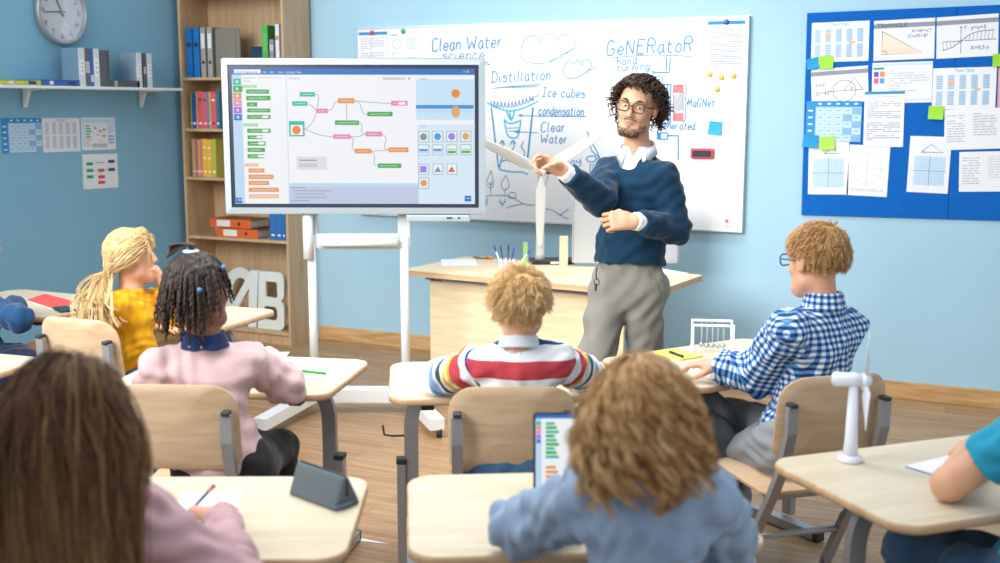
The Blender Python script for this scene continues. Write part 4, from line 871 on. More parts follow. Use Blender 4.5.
for x0, y0, x1, y1, m in [(87, 113, 135, 122, 'lgreen'), (99, 128, 175, 142, 'green'), (99, 149, 180, 164, 'green'), (101, 170, 136, 184, 'green'), (102, 191, 179, 204, 'green'), (102, 212, 180, 226, 'green'), (90, 240, 138, 250, 'lgreen'), (102, 258, 180, 272, 'green'), (103, 280, 154, 293, 'green'), (103, 300, 163, 315, 'green'), (103, 322, 161, 336, 'green'), (103, 343, 158, 357, 'green'),
    (94, 374, 139, 384, 'lorange'), (106, 391, 159, 405, 'orange'), (106, 412, 189, 427, 'orange'), (106, 433, 174, 447, 'orange'), (106, 456, 207, 470, 'orange'), (107, 478, 207, 492, 'lorange')]:
    R_(x0, y0, x1, y1, m); w = x1-x0; ym = (y0+y1)/2
    x = x0+10
    while x < x1-12: R_(x, ym-1.3, x+5, ym+1.3, 'pale'); x += 7.5
for x0, y0 in ((153, 215), (153, 261), (134, 282), (139, 303), (138, 346)): R_(x0, y0, x0+20, y0+8, 'white')
nodes = [(278, 139, 328, 154, 'teal'), (253, 169, 303, 184, 'teal'), (333, 194, 371, 209, 'pink'), (405, 161, 460, 178, 'orange'), (582, 172, 637, 188, 'pink'), (503, 207, 587, 222, 'green'), (395, 234, 475, 249, 'green'), (389, 280, 447, 295, 'pink'), (497, 272, 552, 288, 'pink'), (461, 328, 516, 344, 'orange'), (573, 325, 640, 341, 'orange'), (538, 378, 616, 393, 'green')]
def wire(*p): s.line([q_(x, y) for x, y in (catmull([np.array(q, float) for q in p], 6))], .0035, S_['line'])
wire((328, 147), (340, 152), (336, 190), (325, 230), (300, 260)); wire((303, 177), (318, 185), (333, 202)); wire((371, 202), (385, 195), (395, 175), (405, 170)); wire((460, 170), (520, 176), (582, 181)); wire((460, 170), (478, 180), (488, 210), (503, 215)); wire((433, 178), (434, 205), (435, 234)); wire((475, 242), (484, 250), (484, 275), (497, 280)); wire((293, 260), (340, 280), (389, 288)); wire((447, 288), (470, 288), (497, 280)); wire((447, 288), (455, 300), (452, 325), (461, 336)); wire((552, 280), (565, 295), (560, 325), (573, 333)); wire((516, 337), (545, 335), (573, 333)); wire((516, 337), (526, 350), (526, 380), (538, 386))
for x0, y0, x1, y1, m in nodes:
    R_(x0, y0, x1, y1, m); x = x0+8
    while x < x1-10: R_(x, (y0+y1)/2-1.3, x+5, (y0+y1)/2+1.3, 'pale'); x += 7.5
R_(608, 176, 630, 185, 'white'); R_(242, 234, 294, 285, 'teal'); R_(248, 247, 288, 280, 'white'); u, v = q_(267, 264); s.disc(u, v, .0225, S_['ball'])
R_(267, 353, 368, 396, 'note'); R_(276, 363, 335, 367, 'grey'); R_(276, 377, 335, 379, 'grey'); R_(276, 384, 337, 386, 'grey')
for i, (a_, w) in enumerate([(248, 50), (257, 125), (262, 95), (257, 110), (250, 60)]): R_(a_, 455+i*11, a_+w, 457+i*11, 'grey')
R_(663, 92, 858, 104, 'white'); s.txt(.775, .08, .013, 'Results', S_['grey']); R_(665, 107, 857, 188, 'sky'); R_(665, 188, 857, 234, 'sea'); R_(665, 200, 857, 234, 'sky'); R_(665, 205, 857, 211, 'side'); u, v = q_(797, 151); s.disc(u, v, .0225, S_['ball']); u, v = q_(797, 211); s.disc(u, v, .0225, S_['sand'], ry=.031)
R_(663, 237, 858, 252, 'white'); s.txt(.775, .425, .012, 'Assets', S_['grey'])
cols = ('grey', 'cyan', 'violet', 'sand')
for i in range(4):
    x = 672+i*47; R_(x, 273, x+36, 309, 'line'); R_(x+2, 275, x+34, 307, 'card'); u, v = q_(x+18, 291); s.disc(u, v, .0185, S_[cols[i]])
    R_(x, 317, x+36, 352, 'line'); R_(x+2, 319, x+34, 350, 'card'); R_(x+4, 331, x+32, 340 if i < 2 else 335, 'sea' if i < 2 else 'lgreen'); R_(x+4, 338, x+32, 346, 'side' if i < 2 else 'green')
for i in range(3): x = 674+i*47; R_(x, 380, x+34, 416, 'line'); R_(x+2, 382, x+32, 414, 'card')
R_(679, 387, 701, 409, 'violet')
for x, m in ((738, 'grey'), (784, 'red')): s.poly([q_(x, 389), q_(x-12, 408), q_(x+12, 408)], S_[m])
R_(674, 426, 708, 462, 'line'); R_(676, 428, 706, 460, 'card'); u, v = q_(691, 444); s.disc(u, v, .019, S_['orange'], 6)
R_(828, 487, 850, 506, 'blue'); s.txt(.965, .962, .011, 'OKAY', S_['white'])
o = obj('screen', s.mb, s.mats, DS); o.matrix_local = M4of((0, .002, (v0+v1)/2), (1, 0, 0), (0, 0, 1), (0, -1, 0)); o['label'] = 'lit screen with a visual programming editor'
# stand
pu = [DP.uv(310, 280)[0]-uc, DP.uv(403.5, 280)[0]-uc]
for x in pu:
    dl('post', MB().tube([(x, .08, .11), (x, .08, .98)], .024, 16), M_WHITE); dl('post_sleeve', MB().box((x, .10, 1.18), (.07, .045, .52), bev=.006), mat('stand_grey', '#cdd5d8', .4, .1, var=0))
dl('upper_post', MB().tube([(pu[0]-.012, .045, .86), (pu[0]-.012, .045, 1.12)], .028, 14), M_WHITE)
z = float(PP(350, 243, DB, DP.n)[2]); dl('cross_bar', MB().box(((pu[0]+pu[1])/2, .085, z-.0), (pu[1]-pu[0]-.04, .05, .085), bev=.012), mat('stand_grey', '#cdd5d8'))
dl('handle', MB().tube([(pu[0]+.05, .03, z-.0), (pu[1]-.03, .03, z-.0)], .023, 14), M_WHITE)
dl('sound_module', MB().box((uc*0+.5*W_-.25, .02, v0-.022), (.34, .06, .036), bev=.006).box((.5*W_-.19, -.0115, v0-.02), (.03, .002, .008), 1).box((.5*W_-.14, -.0115, v0-.02), (.012, .002, .008), 1), [FR, M_ALUD])
dl('base_beam', MB().box(((pu[0]+pu[1])/2, .08, .10), (pu[1]-pu[0]+.10, .075, .085), bev=.008), M_WHITE)
for sg, x in ((-1, pu[0]), (1, pu[1])):
    fx, fy = x+sg*.20, -.44
    dl('foot', MB().tube([(x, .10, .10), (fx, fy, .075)], .03, rect=(.075, .06)).tube([(x, .06, .10), (x+sg*.16, .36, .075)], .03, rect=(.075, .06)), M_WHITE)
    for cx_, cy_ in ((fx-sg*.01, fy+.03), (x+sg*.15, .34)):
        c_ = MB().lathe([(.002, -.014), (.028, -.014), (.03, -.01), (.03, .01), (.028, .014), (.002, .014)], (cx_+.018, cy_, .0302), 18, R=np.array([[0, 0, 1], [1, 0, 0], [0, 1, 0]], float)); c_.box((cx_, cy_, .045), (.02, .03, .03), 1); dl('caster', c_, [M_ALUD, M_ALU])
# ------------------------------------------------------------------ teacher's desk and what stands on it
TDR = rad(-5); TZ = .75; tdc = np.array([-2.53, 6.01]); TW, TDp = 1.56, .70
t = empty('teacher_desk', 'wide maple teacher desk with a full front panel on castors', 'desk', (*tdc, 0), TDR)
obj('desk_top', MB().prism(rrect(TW, TDp, .03), TZ-.032, TZ, 0, .002, 1), [M_CASEL, M_EDGE], t)
obj('front_panel', MB().box((-.05, -.22, .40), (1.22, .018, .56), bev=.002), M_CASEL, t)
obj('apron_rail', MB().box((-.05, -.20, .70), (1.3, .03, .035), bev=.003), M_ALU, t)
for x in (-.67, .60):
    obj('side_frame', MB().box((x, .02, .70), (.04, .5, .03)).box((x, -.15, .4), (.05, .05, .58)).box((x, .0, .09), (.05, .56, .04), bev=.006), M_ALU, t)
    for y in (-.25, .25): obj('caster', MB().lathe([(.002, -.012), (.03, -.012), (.032, -.008), (.032, .008), (.03, .012), (.002, .012)], (x, y, .033), 18, R=np.array([[0, 0, 1], [1, 0, 0], [0, 1, 0]], float)).box((x, y, .058), (.02, .03, .022)), M_ALUD, t)
def T_(x, y, z=TZ): return PZ(x, y, z)
# wind turbine model: base, tower, nacelle, hub, three blades
def turbine(base, hub_h, blade, angs, rot, label, mw, dark=None, r=.02, sc=1., rs=1):
    t = empty('wind_turbine_model', label, 'model', base, rot)          # rotor faces local -y
    if dark: obj('base', MB().box((.07*sc, .0, .012), (.26*sc, .16*sc, .024), bev=.004).box((.10, -.081*sc, .012), (.09*sc, .002, .014), 1), [dark, M_PAPER], t)
    else: obj('base', MB().lathe([(.001, 0), (.052*sc, 0), (.055*sc, .006), (.052*sc, .014), (.02*sc, .022), (.001, .022)], n=28), mw, t)
    obj('tower', MB().lathe([(.001, .015), (r*1.25, .015), (r, .06), (r*.7, hub_h-.012), (.001, hub_h-.012)], n=20), mw, t)
    R = np.array([[1, 0, 0], [0, 0, 1], [0, 1, 0]], float)
    nc = MB().tube([(0, .085*sc*rs, hub_h), (0, .075*sc*rs, hub_h), (0, .0, hub_h), (0, -.035*sc, hub_h)], [r*.75, r*1.15, r*1.15, r*.9], 18); obj('nacelle', nc, mw, t)
    obj('hub', MB().tube([(0, -.036*sc, hub_h), (0, -.056*sc, hub_h), (0, -.07*sc, hub_h), (0, -.078*sc, hub_h)], [r*1.1, r*1.1, r*.75, r*.15], 18), mw, t)
    for a in angs:
        a = rad(a); vs = []; st = [(0, .35, .35), (.08, .4, .35), (.2, 1, .16), (.45, .92, .12), (.75, .7, .08), (.95, .45, .05), (1, .12, .03)]; n = 10
        for f_, c_, th in st:
            for k in range(n):
                q = 2*pi*k/n; cx_ = r*1.05*c_*cos(q); cy_ = r*1.05*th*sin(q); tw = .5*(1-f_)
                cx_ *= 1.3; lx = cx_*cos(tw)-cy_*sin(tw); ly = cx_*sin(tw)+cy_*cos(tw); L = r*.7+blade*f_
                vs.append((L*cos(a)-lx*sin(a), -.052*sc+ly, hub_h+L*sin(a)+lx*cos(a)))
        fs = [(i*n+k, i*n+(k+1) % n, (i+1)*n+(k+1) % n, (i+1)*n+k) for i in range(len(st)-1) for k in range(n)]+[tuple(range(n)), tuple((len(st)-1)*n+k for k in range(n))]
        obj('blade', MB().add(vs, fs, 0, True), mw, t)
    return t
p = T_(540, 263); tm = mat('turbine_white', '#f4f4f0', .4, var=0)
hz = float(PB(543, 171, float((p-CAM)@F0))[2])-TZ
tb = turbine(p, hz, .43, (32, 153, 269), CY+rad(3), 'tall white wind turbine model with three long blades on the teacher desk', tm, M_ALUD, .026, 1)
obj('motor', MB().lathe([(.001, -.02), (.02, -.02), (.02, .02), (.001, .02)], (.045, -.01, hz+.002), 14, R=np.array([[0, 0, 1], [1, 0, 0], [0, 1, 0]], float)), mat('motor_blue', '#35538c', .4), tb)
obj('wire', MB().tube([(.045, -.02, hz-.015), (.03, -.045, hz-.06), (.02, -.03, hz-.1), (0, -.03, hz-.12)], .0025, 6), mat('wire_red', '#c0392b', .5), tb)
# all-in-one computer seen from behind
mp = PB(625, 268, float((p-CAM)@F0)-.16); cpt = empty('desktop_monitor', 'silver desktop monitor standing behind the teacher on his desk', 'monitor', (mp[0], mp[1], TZ+.0005), CY-rad(2)); SIL = mat('silver_casing', '#c6cacd', .32, .35, var=.02)
top = float(PB(600, 197, float((mp-CAM)@F0))[2])-TZ; mw_ = .62
q = MB().prism(rrect(mw_, top-.02, .015), 0, .022, 0, .004); q.xf(Matrix.Translation((0, .011, (top+.02)/2))@Matrix.Rotation(pi/2, 4, 'X')); obj('casing', q, SIL, cpt)
obj('screen_panel', MB().box((0, .0135, (top+.02)/2), (mw_-.03, .003, top-.05)), M_ALUD, cpt)
obj('border', MB().box((0, -.0115, top-.012), (mw_-.02, .002, .006)).box((-mw_/2+.008, -.0115, top/2), (.005, .002, top-.06)).box((mw_/2-.008, -.0115, top/2), (.005, .002, top-.06)), M_ALU, cpt)
obj('stand_neck', MB().box((0, .035, .10), (.09, .02, .19), bev=.004), SIL, cpt); obj('stand_foot', MB().box((0, .04, .005), (.24, .16, .01), bev=.003), SIL, cpt)
o = obj('card_folder', MB().box((0, 0, .088), (.05, .03, .176), bev=.004), mat('beige_card', '#dccfae', .8), loc=PZ(563.5, 266, TZ+.0005), rotz=CY); tag(o, 'beige card folder standing upright left of the monitor', 'folder')
# pen cup with pens
pc = T_(507, 276); cup = empty('pen_cup', 'clear plastic pen cup on the teacher desk', 'cup', pc+np.array([0, 0, .0005]), 0)
gl = mat('clear_plastic', '#eef2f6', .08, var=0, alpha=.28)
obj('cup_body', MB().lathe([(.001, 0), (.042, 0), (.044, .004), (.046, .095), (.0435, .095), (.0415, .006), (.001, .006)], n=28), gl, cup)
def pen(p0, p1, r, col, cp, label, kind='pen', grp=None, nib=True, capf=.22):
    p0, p1 = np.array(p0, float), np.array(p1, float); d = p1-p0; t = empty(kind, label, kind, p0, 0, grp); L = [np.zeros(3), d*.06, d*(1-capf)]
    obj('barrel', MB().tube([d*0, d*.05, d*.06, d*(1-capf)], [r*.25, r*.85, r, r], 10), mat('pen_'+col, col, .35, var=0), t); obj('cap', MB().tube([d*(1-capf), d*.985, d], [r*1.12, r*1.12, r*.6], 10), mat('pen_'+cp, cp, .35, var=0), t); return t
bq = float((pc-CAM)@F0)
for i, (x, y, dx, db, col, cp, lab) in enumerate([(493.6, 245, -.018, .012, '#c9cfdc', '#1f4fa8', 'leftmost pen of the cup, clear barrel with blue cap leaning left'), (500, 244.5, -.010, -.014, '#2a3554', '#23529f', 'second pen of the cup with dark barrel and blue cap'), (508.6, 244, .002, .016, '#333c58', '#2c3f70', 'dark navy pen standing upright in the middle of the cup'), (514.6, 246, .010, -.010, '#2c3a63', '#2458b4', 'pen with blue clip right of the middle of the cup'), (532.5, 248, .020, .004, '#c9cfdc', '#1f58b8', 'rightmost pen of the cup leaning far right with blue cap')]):
    e_ = PB(x, y, bq+db); s0 = pc+rt0*dx*.8+F0*db+np.array([0, 0, .008]); pen(s0, e_, .0042, col, cp, lab, 'pen', 'pens in the cup')
g0 = T_(526, 268); o = obj('ruler', MB().box((0, 0, .075), (.026, .003, .15)), mat('lime_plastic', '#b4e08a', .3, trans=.3), rotz=CY); o.rotation_euler = (rad(-6), 0, CY); o.location = (float(g0[0]), float(g0[1])-.01, TZ+.001); tag(o, 'lime green transparent ruler standing by the pen cup', 'ruler')
a = T_(472, 258.5); b_ = T_(493, 259.5); r_ = np.array([0, 0, .010])
t = empty('marker', 'orange and grey felt marker lying on the left of the teacher desk', 'marker', a+r_, 0); d = b_-a
obj('barrel', MB().tube([d*.16, d*.7], [.009, .009], 12), M_ALU, t); obj('cap', MB().tube([d*.7, d*.98, d], [.0098, .0098, .006], 12), mat('marker_orange', '#e8803a', .4), t); obj('tip', MB().tube([d*0, d*.06, d*.16], [.003, .006, .0075], 12), mat('marker_orange', '#e8803a', .4), t)
o = obj('sticky_note', MB().box((0, 0, .001), (.076, .05, .002)), mat('sticky_yellow', '#f0c860', .7), loc=T_(558, 274), rotz=.2); tag(o, 'small orange-yellow note lying on the teacher desk', 'sticky note')
o = obj('paper_sheet', MB().box((0, 0, .0008), (.21, .29, .0016)), M_PAPER, loc=T_(459, 262.5), rotz=rad(30)); tag(o, 'white sheet lying at the left end of the teacher desk', 'paper')
o = obj('paper_sheet', MB().box((0, 0, .003), (.21, .29, .006)), M_PAPER, loc=T_(657, 272.5), rotz=rad(60)); tag(o, 'white papers at the right end of the teacher desk', 'paper')
# ------------------------------------------------------------------ student desks
DZ, DW, DD = .72, .80, .57
def make_desk():
    t = empty('student_desk', 'x', 'desk', group='student desks'); 
    obj('desktop', MB().prism(rrect(DW, DD, [.075]*4, 8), DZ-.024, DZ, 0, .004, 1, True), [M_DESK, M_EDGE], t)
    obj('under_frame', MB().box((0, .0, DZ-.04), (DW-.22, .03, .03)).box((-DW/2+.13, 0, DZ-.036), (.035, .36, .022)).box((DW/2-.13, 0, DZ-.036), (.035, .36, .022)), M_ALU, t)
    for s in (-1, 1):
        x = s*(DW/2-.075)
        up = [(s*(DW/2-.15), -.02, DZ-.05)]+[tuple(q) for q in arc((s*(DW/2-.14), -.02, DZ-.05), (x, -.02, DZ-.055), (x, -.02, DZ-.17), 6)]+[(x, -.02, .22)]
        lg = obj('leg', MB().tube(up, .02, rect=(.05, .026), upv=(0, 1, 0)), M_ALU, t)
        obj('leg_sleeve', MB().box((x+s*.036, -.02, .235), (.032, .046, .37), bev=.003), M_ALU, lg); obj('sleeve_cap', MB().box((x+s*.036, -.02, .43), (.036, .05, .02), bev=.004), M_ALUD, lg)
        obj('foot', MB().tube([(x, -.20, .026), (x, .26, .026)], .02, rect=(.045, .035)).box((x, -.21, .022), (.045, .03, .04), 1, bev=.006).box((x, .27, .022), (.045, .03, .04), 1, bev=.006), [M_ALU, M_ALUD], t)
        obj('corner_bracket', MB().box((s*(DW/2-.13), -DD/2+.075, DZ-.04), (.045, .05, .028), bev=.004), M_ALUD, t)
    obj('bag_hook', MB().tube([(-DW/2+.05, -.02, .52), (-DW/2+.01, -.02, .52), (-DW/2-.02, -.02, .525), (-DW/2-.025, -.02, .56)], .004, 8), M_ALUD, t)
    return t
DESKS = [((-1.731, 3.68), 30, 'pale desk under the arms of the boy in the striped sweater'), ((-2.61, 3.35), 16, 'pale desk of the girl in the pink sweater, with a green pen on it'), ((-1.80, 2.09), 26, 'pale desk in the lower left foreground with a grey pencil case on it'),
         ((-.994, 2.52), 30, 'pale desk in the lower middle foreground carrying the tablet'), ((-.185, 3.20), 46, 'pale desk at the lower right carrying a small white wind turbine model'), ((-1.09, 4.30), 58, 'pale desk of the boy in the checked shirt, with the swinging ball frame'),
         ((-3.65, 4.17), 5, 'pale desk behind the girl with dark braids, in front of the big white letters'), ((-4.50, 4.13), 0, 'pale desk at the far left with a red folder and a phone on it'), ((-3.80, 2.90), 6, 'pale desk whose rounded corner enters at the left edge of the photo')]
proto = make_desk()
for i, ((x, y), a, lab) in enumerate(DESKS):
    o = proto if i == 0 else copy_tree(proto); o.location = (x, y, 0); o.rotation_euler = (0, 0, rad(a)); o['label'] = lab
# ------------------------------------------------------------------ school chairs; facing local +y, backrest centre above the origin (y = 0)
def make_chair():
    t = empty('school_chair', 'x', 'chair', group='school chairs'); vs = []; nx, nz = 14, 8
    out = rrect(.385, .275, [.085, .085, .05, .05], 8); b = MB(); n = len(out)
    def cur(x, z, o): return (x, -.03*(1-(x/.19)**2)+o+.0-.02*(z/.14), .715+z)
    # curved plywood shell built as rings
    rings = [1, .97, .8, .55, .3, .1]; V = []
    for side, off in ((0, -.0055), (1, .0055)):
        for r_ in rings:
            for p in out: V.append(cur(p[0]*r_, p[1]*r_, off*(1 if r_ < .99 else .5)))
    F = []; m = len(rings)
    for side in (0, 1):
        o0 = side*m*n
        for k in range(m-1):
            for i in range(n): j = (i+1) % n; F.append((o0+k*n+i, o0+k*n+j, o0+(k+1)*n+j, o0+(k+1)*n+i))
        F.append(tuple(o0+(m-1)*n+i for i in range(n)))
    nb = len(F)
    b.add(V, F, 0, True); b.add([V[i] for i in range(n)]+[V[m*n+i] for i in range(n)], [(i, (i+1) % n, n+(i+1) % n, n+i) for i in range(n)], 1)
    obj('backrest', b, [M_PLY, M_EDGE], t)
    so = rrect(.39, .39, [.07, .07, .05, .05], 6, 0, .235); V = []; n2 = len(so)
    q = MB().prism(so, .445, .457, 0, .002, 1); q.v = [(p[0], p[1], p[2]+.012*((p[1]-.235)/.2)**2*(1 if p[1] > .235 else .6)) for p in q.v]; obj('seat', q, [M_PLY, M_EDGE], t)
    for s in (-1, 1):
        x = s*.165
        up = [(x, -.048, .765), (x, -.046, .68), (x, -.010, .56), (x, .05, .45), (x, .16, .27)]
        u_ = obj('upright', MB().tube(up, .014, rect=(.022, .034), upv=(1, 0, 0)), M_ALU, t); obj('end_cap', MB().box((x, -.048, .770), (.026, .038, .014), bev=.004), M_ALUD, u_)
        lo = [(x, .13, .33), (x, .235, .135)]+[tuple(p) for p in arc((x, .25, .10), (x, .30, .018), (x, .20, .018), 6)]+[(x, -.10, .018)]
        obj('runner', MB().tube(lo, .014, rect=(.026, .030), upv=(1, 0, 0)), M_ALU, t)
        obj('bolt', MB().lathe([(.001, 0), (.006, 0), (.005, .004), (.001, .005)], (x+s*.012, .19, .21), 10, R=np.array([[0, 0, s], [1, 0, 0], [0, s, 0]], float)), M_CHROME, t)
    obj('seat_support', MB().box((0, .10, .43), (.32, .03, .02)).box((0, .30, .43), (.30, .03, .02)).box((-.14, .2, .43), (.02, .2, .02)).box((.14, .2, .43), (.02, .2, .02)), M_ALU, t)
    obj('cross_bar', MB().tube([(-.165, .16, .27), (.165, .16, .27)], .011, 10), M_ALU, t)
    return t
cp = make_chair(); CHAIRS = []
def chair(x, y, z, rot, label, first=[True], pos=None):
    o = cp if first[0] else copy_tree(cp); first[0] = False; p = PZ(x, y, z) if pos is None else pos; o.location = (float(p[0]), float(p[1]), 0); o.rotation_euler = (0, 0, rad(rot)); o['label'] = label; return o
chair(512, 386, .845, 27, 'beech chair behind the boy in the striped sweater')
chair(176, 384, .845, 22, 'beech chair behind the girl in the pink sweater')
chair(81, 318.5, .845, 3, 'beech chair behind the girl in the yellow top')
chair(832, 368.5, .865, 42, 'beech chair of the boy in the checked shirt')
chair(0, 0, 0, 24, 'beech chair of the child with wavy hair in the foreground, below the photo', pos=PB(640, 500, 1.97))
chair(0, 0, 0, 24, 'beech chair of the long haired girl in the lower left corner', pos=PB(50, 500, 1.80))
chair(0, 0, 0, 0, 'beech chair at the far left desk with the red folder', pos=(-4.66, 3.50, 0))
chair(0, 0, 0, 46, 'beech chair at the lower right desk with the small wind turbine', pos=(.30, 2.72, 0))
# ------------------------------------------------------------------ small things on the student desks
def D_(x, y): return PZ(x, y, DZ+.0006)
a, b_, c, d = D_(27, 301), D_(45, 295), D_(75, 303), D_(58, 311)
t = empty('folder', 'red folder lying on the far left desk', 'folder', (a+c)/2); q = [tuple((p-(a+c)/2)[:2]) for p in (a, d, c, b_)]
obj('cover', MB().prism(q, .004, .007), mat('folder_red', '#e0554f', .5), t); obj('pages', MB().prism([(x*.97+.006, y*.97-.006) for x, y in q], 0, .004), M_PAPER, t)
p = D_(64, 310); o = empty('mobile_phone', 'black phone lying beside the red folder', 'phone', p, rad(62)); 
q = MB().prism(rrect(.075, .15, .01), 0, .008, 0, .002); obj('case', q, M_ALUD, o); obj('glass', MB().prism(rrect(.068, .142, .008), .008, .0085), mat('phone_glass', '#22262c', .1), o)
p = D_(173, 298.5); p = D_(176, 306); o = empty('paper_cup', 'red and white paper cup on the desk beside the girl in yellow', 'cup', p)
obj('cup_body', MB().lathe([(.001, 0), (.027, 0), (.037, .095), (.035, .095), (.025, .004), (.001, .004)], n=24), mat('cup_red', '#e26a52', .6), o); obj('rim', MB().lathe([(.0352, .095), (.0375, .093), (.0385, .097), (.0375, .100), (.0352, .099)], n=24), M_PAPER, o)
a, b_ = D_(301, 371.5)+np.array([0, 0, .004]), D_(326, 374.5)+np.array([0, 0, .004]); pen(a, b_, .0045, '#2fae5c', '#27a052', 'green pen lying on the desk of the girl in pink')
o = obj('paper_sheet', MB().prism(rrect(.15, .21, .002), 0, .0012), M_PAPER, loc=D_(265, 358), rotz=rad(25)); tag(o, 'white sheet by the arm of the girl in the pink sweater', 'paper')
# pencil case
p = D_(324, 499); t = empty('pencil_case', 'dark grey triangular pencil case on the lower left desk', 'pencil case', p, rad(-18)); L = .185
V = [(x, y, z) for x in (-L/2, L/2) for y, z in ((-.042, .0), (.042, .0), (.005, .078), (-.012, .078))]
def pcs(b): bmesh.ops.bevel(b, geom=list(b.edges), offset=.009, segments=3, affect='EDGES', profile=.6)
b = bmesh.new(); vv = [b.verts.new(v) for v in V]; [b.faces.new([vv[i] for i in f]) for f in ((0, 1, 2, 3), (7, 6, 5, 4), (0, 4, 5, 1), (1, 5, 6, 2), (2, 6, 7, 3), (3, 7, 4, 0))]; pcs(b); b.verts.index_update()
q = MB().add([tuple(v.co) for v in b.verts], [[v.index for v in f.verts] for f in b.faces], 0, True); b.free(); obj('pouch', q, mat('felt_grey', '#5d686e', .85, bump=.3, bs=300), t)
obj('zipper', MB().tube([(-L/2+.005, -.003, .0795), (L/2-.008, -.003, .0795), (L/2+.001, -.003, .07), (L/2+.001, -.002, .03)], .0025, 8), M_ALUD, t); obj('zip_pull', MB().box((L/2+.006, -.02, .012), (.006, .05, .008), bev=.002), mat('pull_blue', '#5f7590', .4, .4), t)
# tablet computer on the lower middle desk
p = D_(586, 497); t = empty('tablet_computer', 'tablet with a lit programming screen and keyboard in front of the wavy haired child', 'tablet', p, rad(25)); TWd, TH = .25, .185
tilt = rad(14); G = mat('tablet_dark', '#2a3140', .35)
q = MB().prism(rrect(TWd+.012, TH+.012, .008), 0, .007, 0, .001); o = obj('casing', q, G, t); Mt = Matrix.Translation((0, .0, .012))@Matrix.Rotation(-tilt, 4, 'X')@Matrix.Rotation(pi/2, 4, 'X')@Matrix.Translation((0, (TH+.012)/2, 0)); o.matrix_local = Mt
s = Sheet(TWd, TH, screen('white', '#f1f2f5'), .0006); s.rect(0, 0, 1, .05, S_['blue']); s.rect(0, .05, .06, 1, S_['side']); s.rect(.74, .05, 1, 1, S_['pale']); s.rect(.28, .85, .74, 1, S_['code'])
for i, m in enumerate(('teal', 'orange', 'pink', 'purple', 'blue')): s.rect(.008, .09+i*.06, .05, .14+i*.06, S_[m])
for i in range(9): s.rect(.10, .10+i*.055, .19+.04*((i*7) % 3)/2, .14+i*.055, S_['green' if i % 2 else 'teal'])
for i in range(4): s.rect(.10, .68+i*.06, .2+.02*(i % 3), .72+i*.06, S_['orange'])
for i, (u, v, m) in enumerate([(.35, .2, 'teal'), (.45, .3, 'pink'), (.55, .2, 'orange'), (.5, .5, 'green'), (.38, .42, 'teal'), (.62, .6, 'orange'), (.64, .34, 'green')]): s.rect(u, v, u+.07, v+.04, S_[m])
s.disc(.87, .2, .008, S_['ball']); [s.rect(.77+.055*i, .45+.1*j, .81+.055*i, .52+.1*j, S_['card']) for i in range(4) for j in range(3)]
o = obj('screen', s.mb, s.mats, t); o.matrix_local = Mt@Matrix.Translation((0, 0, .0071)); o['label'] = 'lit screen'
kb = MB().prism(rrect(TWd+.012, .11, .006, 4, 0, -.07), 0, .006, 0, .001)
for i in range(12):
    for j in range(4): kb.box((-.095+i*.0173, -.035-j*.019, .0068), (.014, .015, .0016), 1)
obj('keyboard', kb, [G, M_ALUD], t)
# papers, pens
o = obj('paper_sheet', MB().prism(rrect(.15, .21, .002), 0, .0012), M_PAPER, loc=D_(206, 506), rotz=rad(30)); tag(o, 'white sheet under the writing hand in the lower left', 'paper')
q = [tuple(D_(*p)[:2]) for p in ((905, 467), (950, 481), (1003, 470), (952, 456))]; c = np.mean(q, 0); t = empty('notebook', 'thin notebook with pale blue edge on the lower right desk', 'notebook', (c[0], c[1], DZ+.0006))
q = [(x-c[0], y-c[1]) for x, y in q]; obj('cover', MB().prism(q, 0, .002), mat('cover_blue', '#4f83b8', .6), t); obj('pages', MB().prism([(x*.97, y*.97) for x, y in q], .002, .005), M_PAPER, t)
# small wind turbine on the right desk
p = D_(850, 461); hb = float((p-CAM)@F0); hz = float(PB(856, 380, hb)[2])-DZ; tw = mat('turbine_white_gloss', '#e2e6f4', .3, var=0)
turbine(p, hz, .125, (100, 250, -20), CY+rad(78), 'small white desktop wind turbine model with round base on the lower right desk', tw, None, .017, .62, 1.1)
# frame with swinging balls
p = D_(712, 351); t = empty('newtons_cradle', 'white frame with shiny swinging balls before the boy in the checked shirt', 'toy', p, rad(18)); wf = mat('frame_white', '#ecebf0', .35, var=0)
bq = float((p-CAM)@F0); fh = float(PB(712, 322, bq)[2])-DZ; fw_ = .155
for y in (-.055, .055):
    obj('frame_hoop', MB().box((-fw_/2, y, fh/2), (.009, .009, fh), bev=.002).box((fw_/2, y, fh/2), (.009, .009, fh), bev=.002).box((0, y, fh-.0045), (fw_-.009, .009, .009), bev=.002), wf, t)
obj('base', MB().box((-fw_/2, 0, .0045), (.009, .10, .009), bev=.002).box((fw_/2, 0, .0045), (.009, .10, .009), bev=.002), wf, t)
for i in range(5):
    x = -.042+i*.0212; o = obj('ball', MB().ball((x, 0, .022+.004*(i == 0)), .0104), M_CHROME, t); obj('string', MB().tube([(x, 0, .032), (x, -.053, fh-.01)], .0006, 4).tube([(x, 0, .032), (x, .053, fh-.01)], .0006, 4), wf, o)
o = obj('notepad', MB().prism(rrect(.12, .17, .003), 0, .006), mat('pad_yellow', '#d9dc6a', .7), loc=D_(677, 355), rotz=rad(60)); tag(o, 'yellow-green notepad left of the swinging ball frame', 'notepad')
pen(PZ(669, 351.5, DZ+.012), PZ(683, 356.5, DZ+.012), .005, '#26282e', '#33363c', 'black pen lying on the yellow-green notepad')
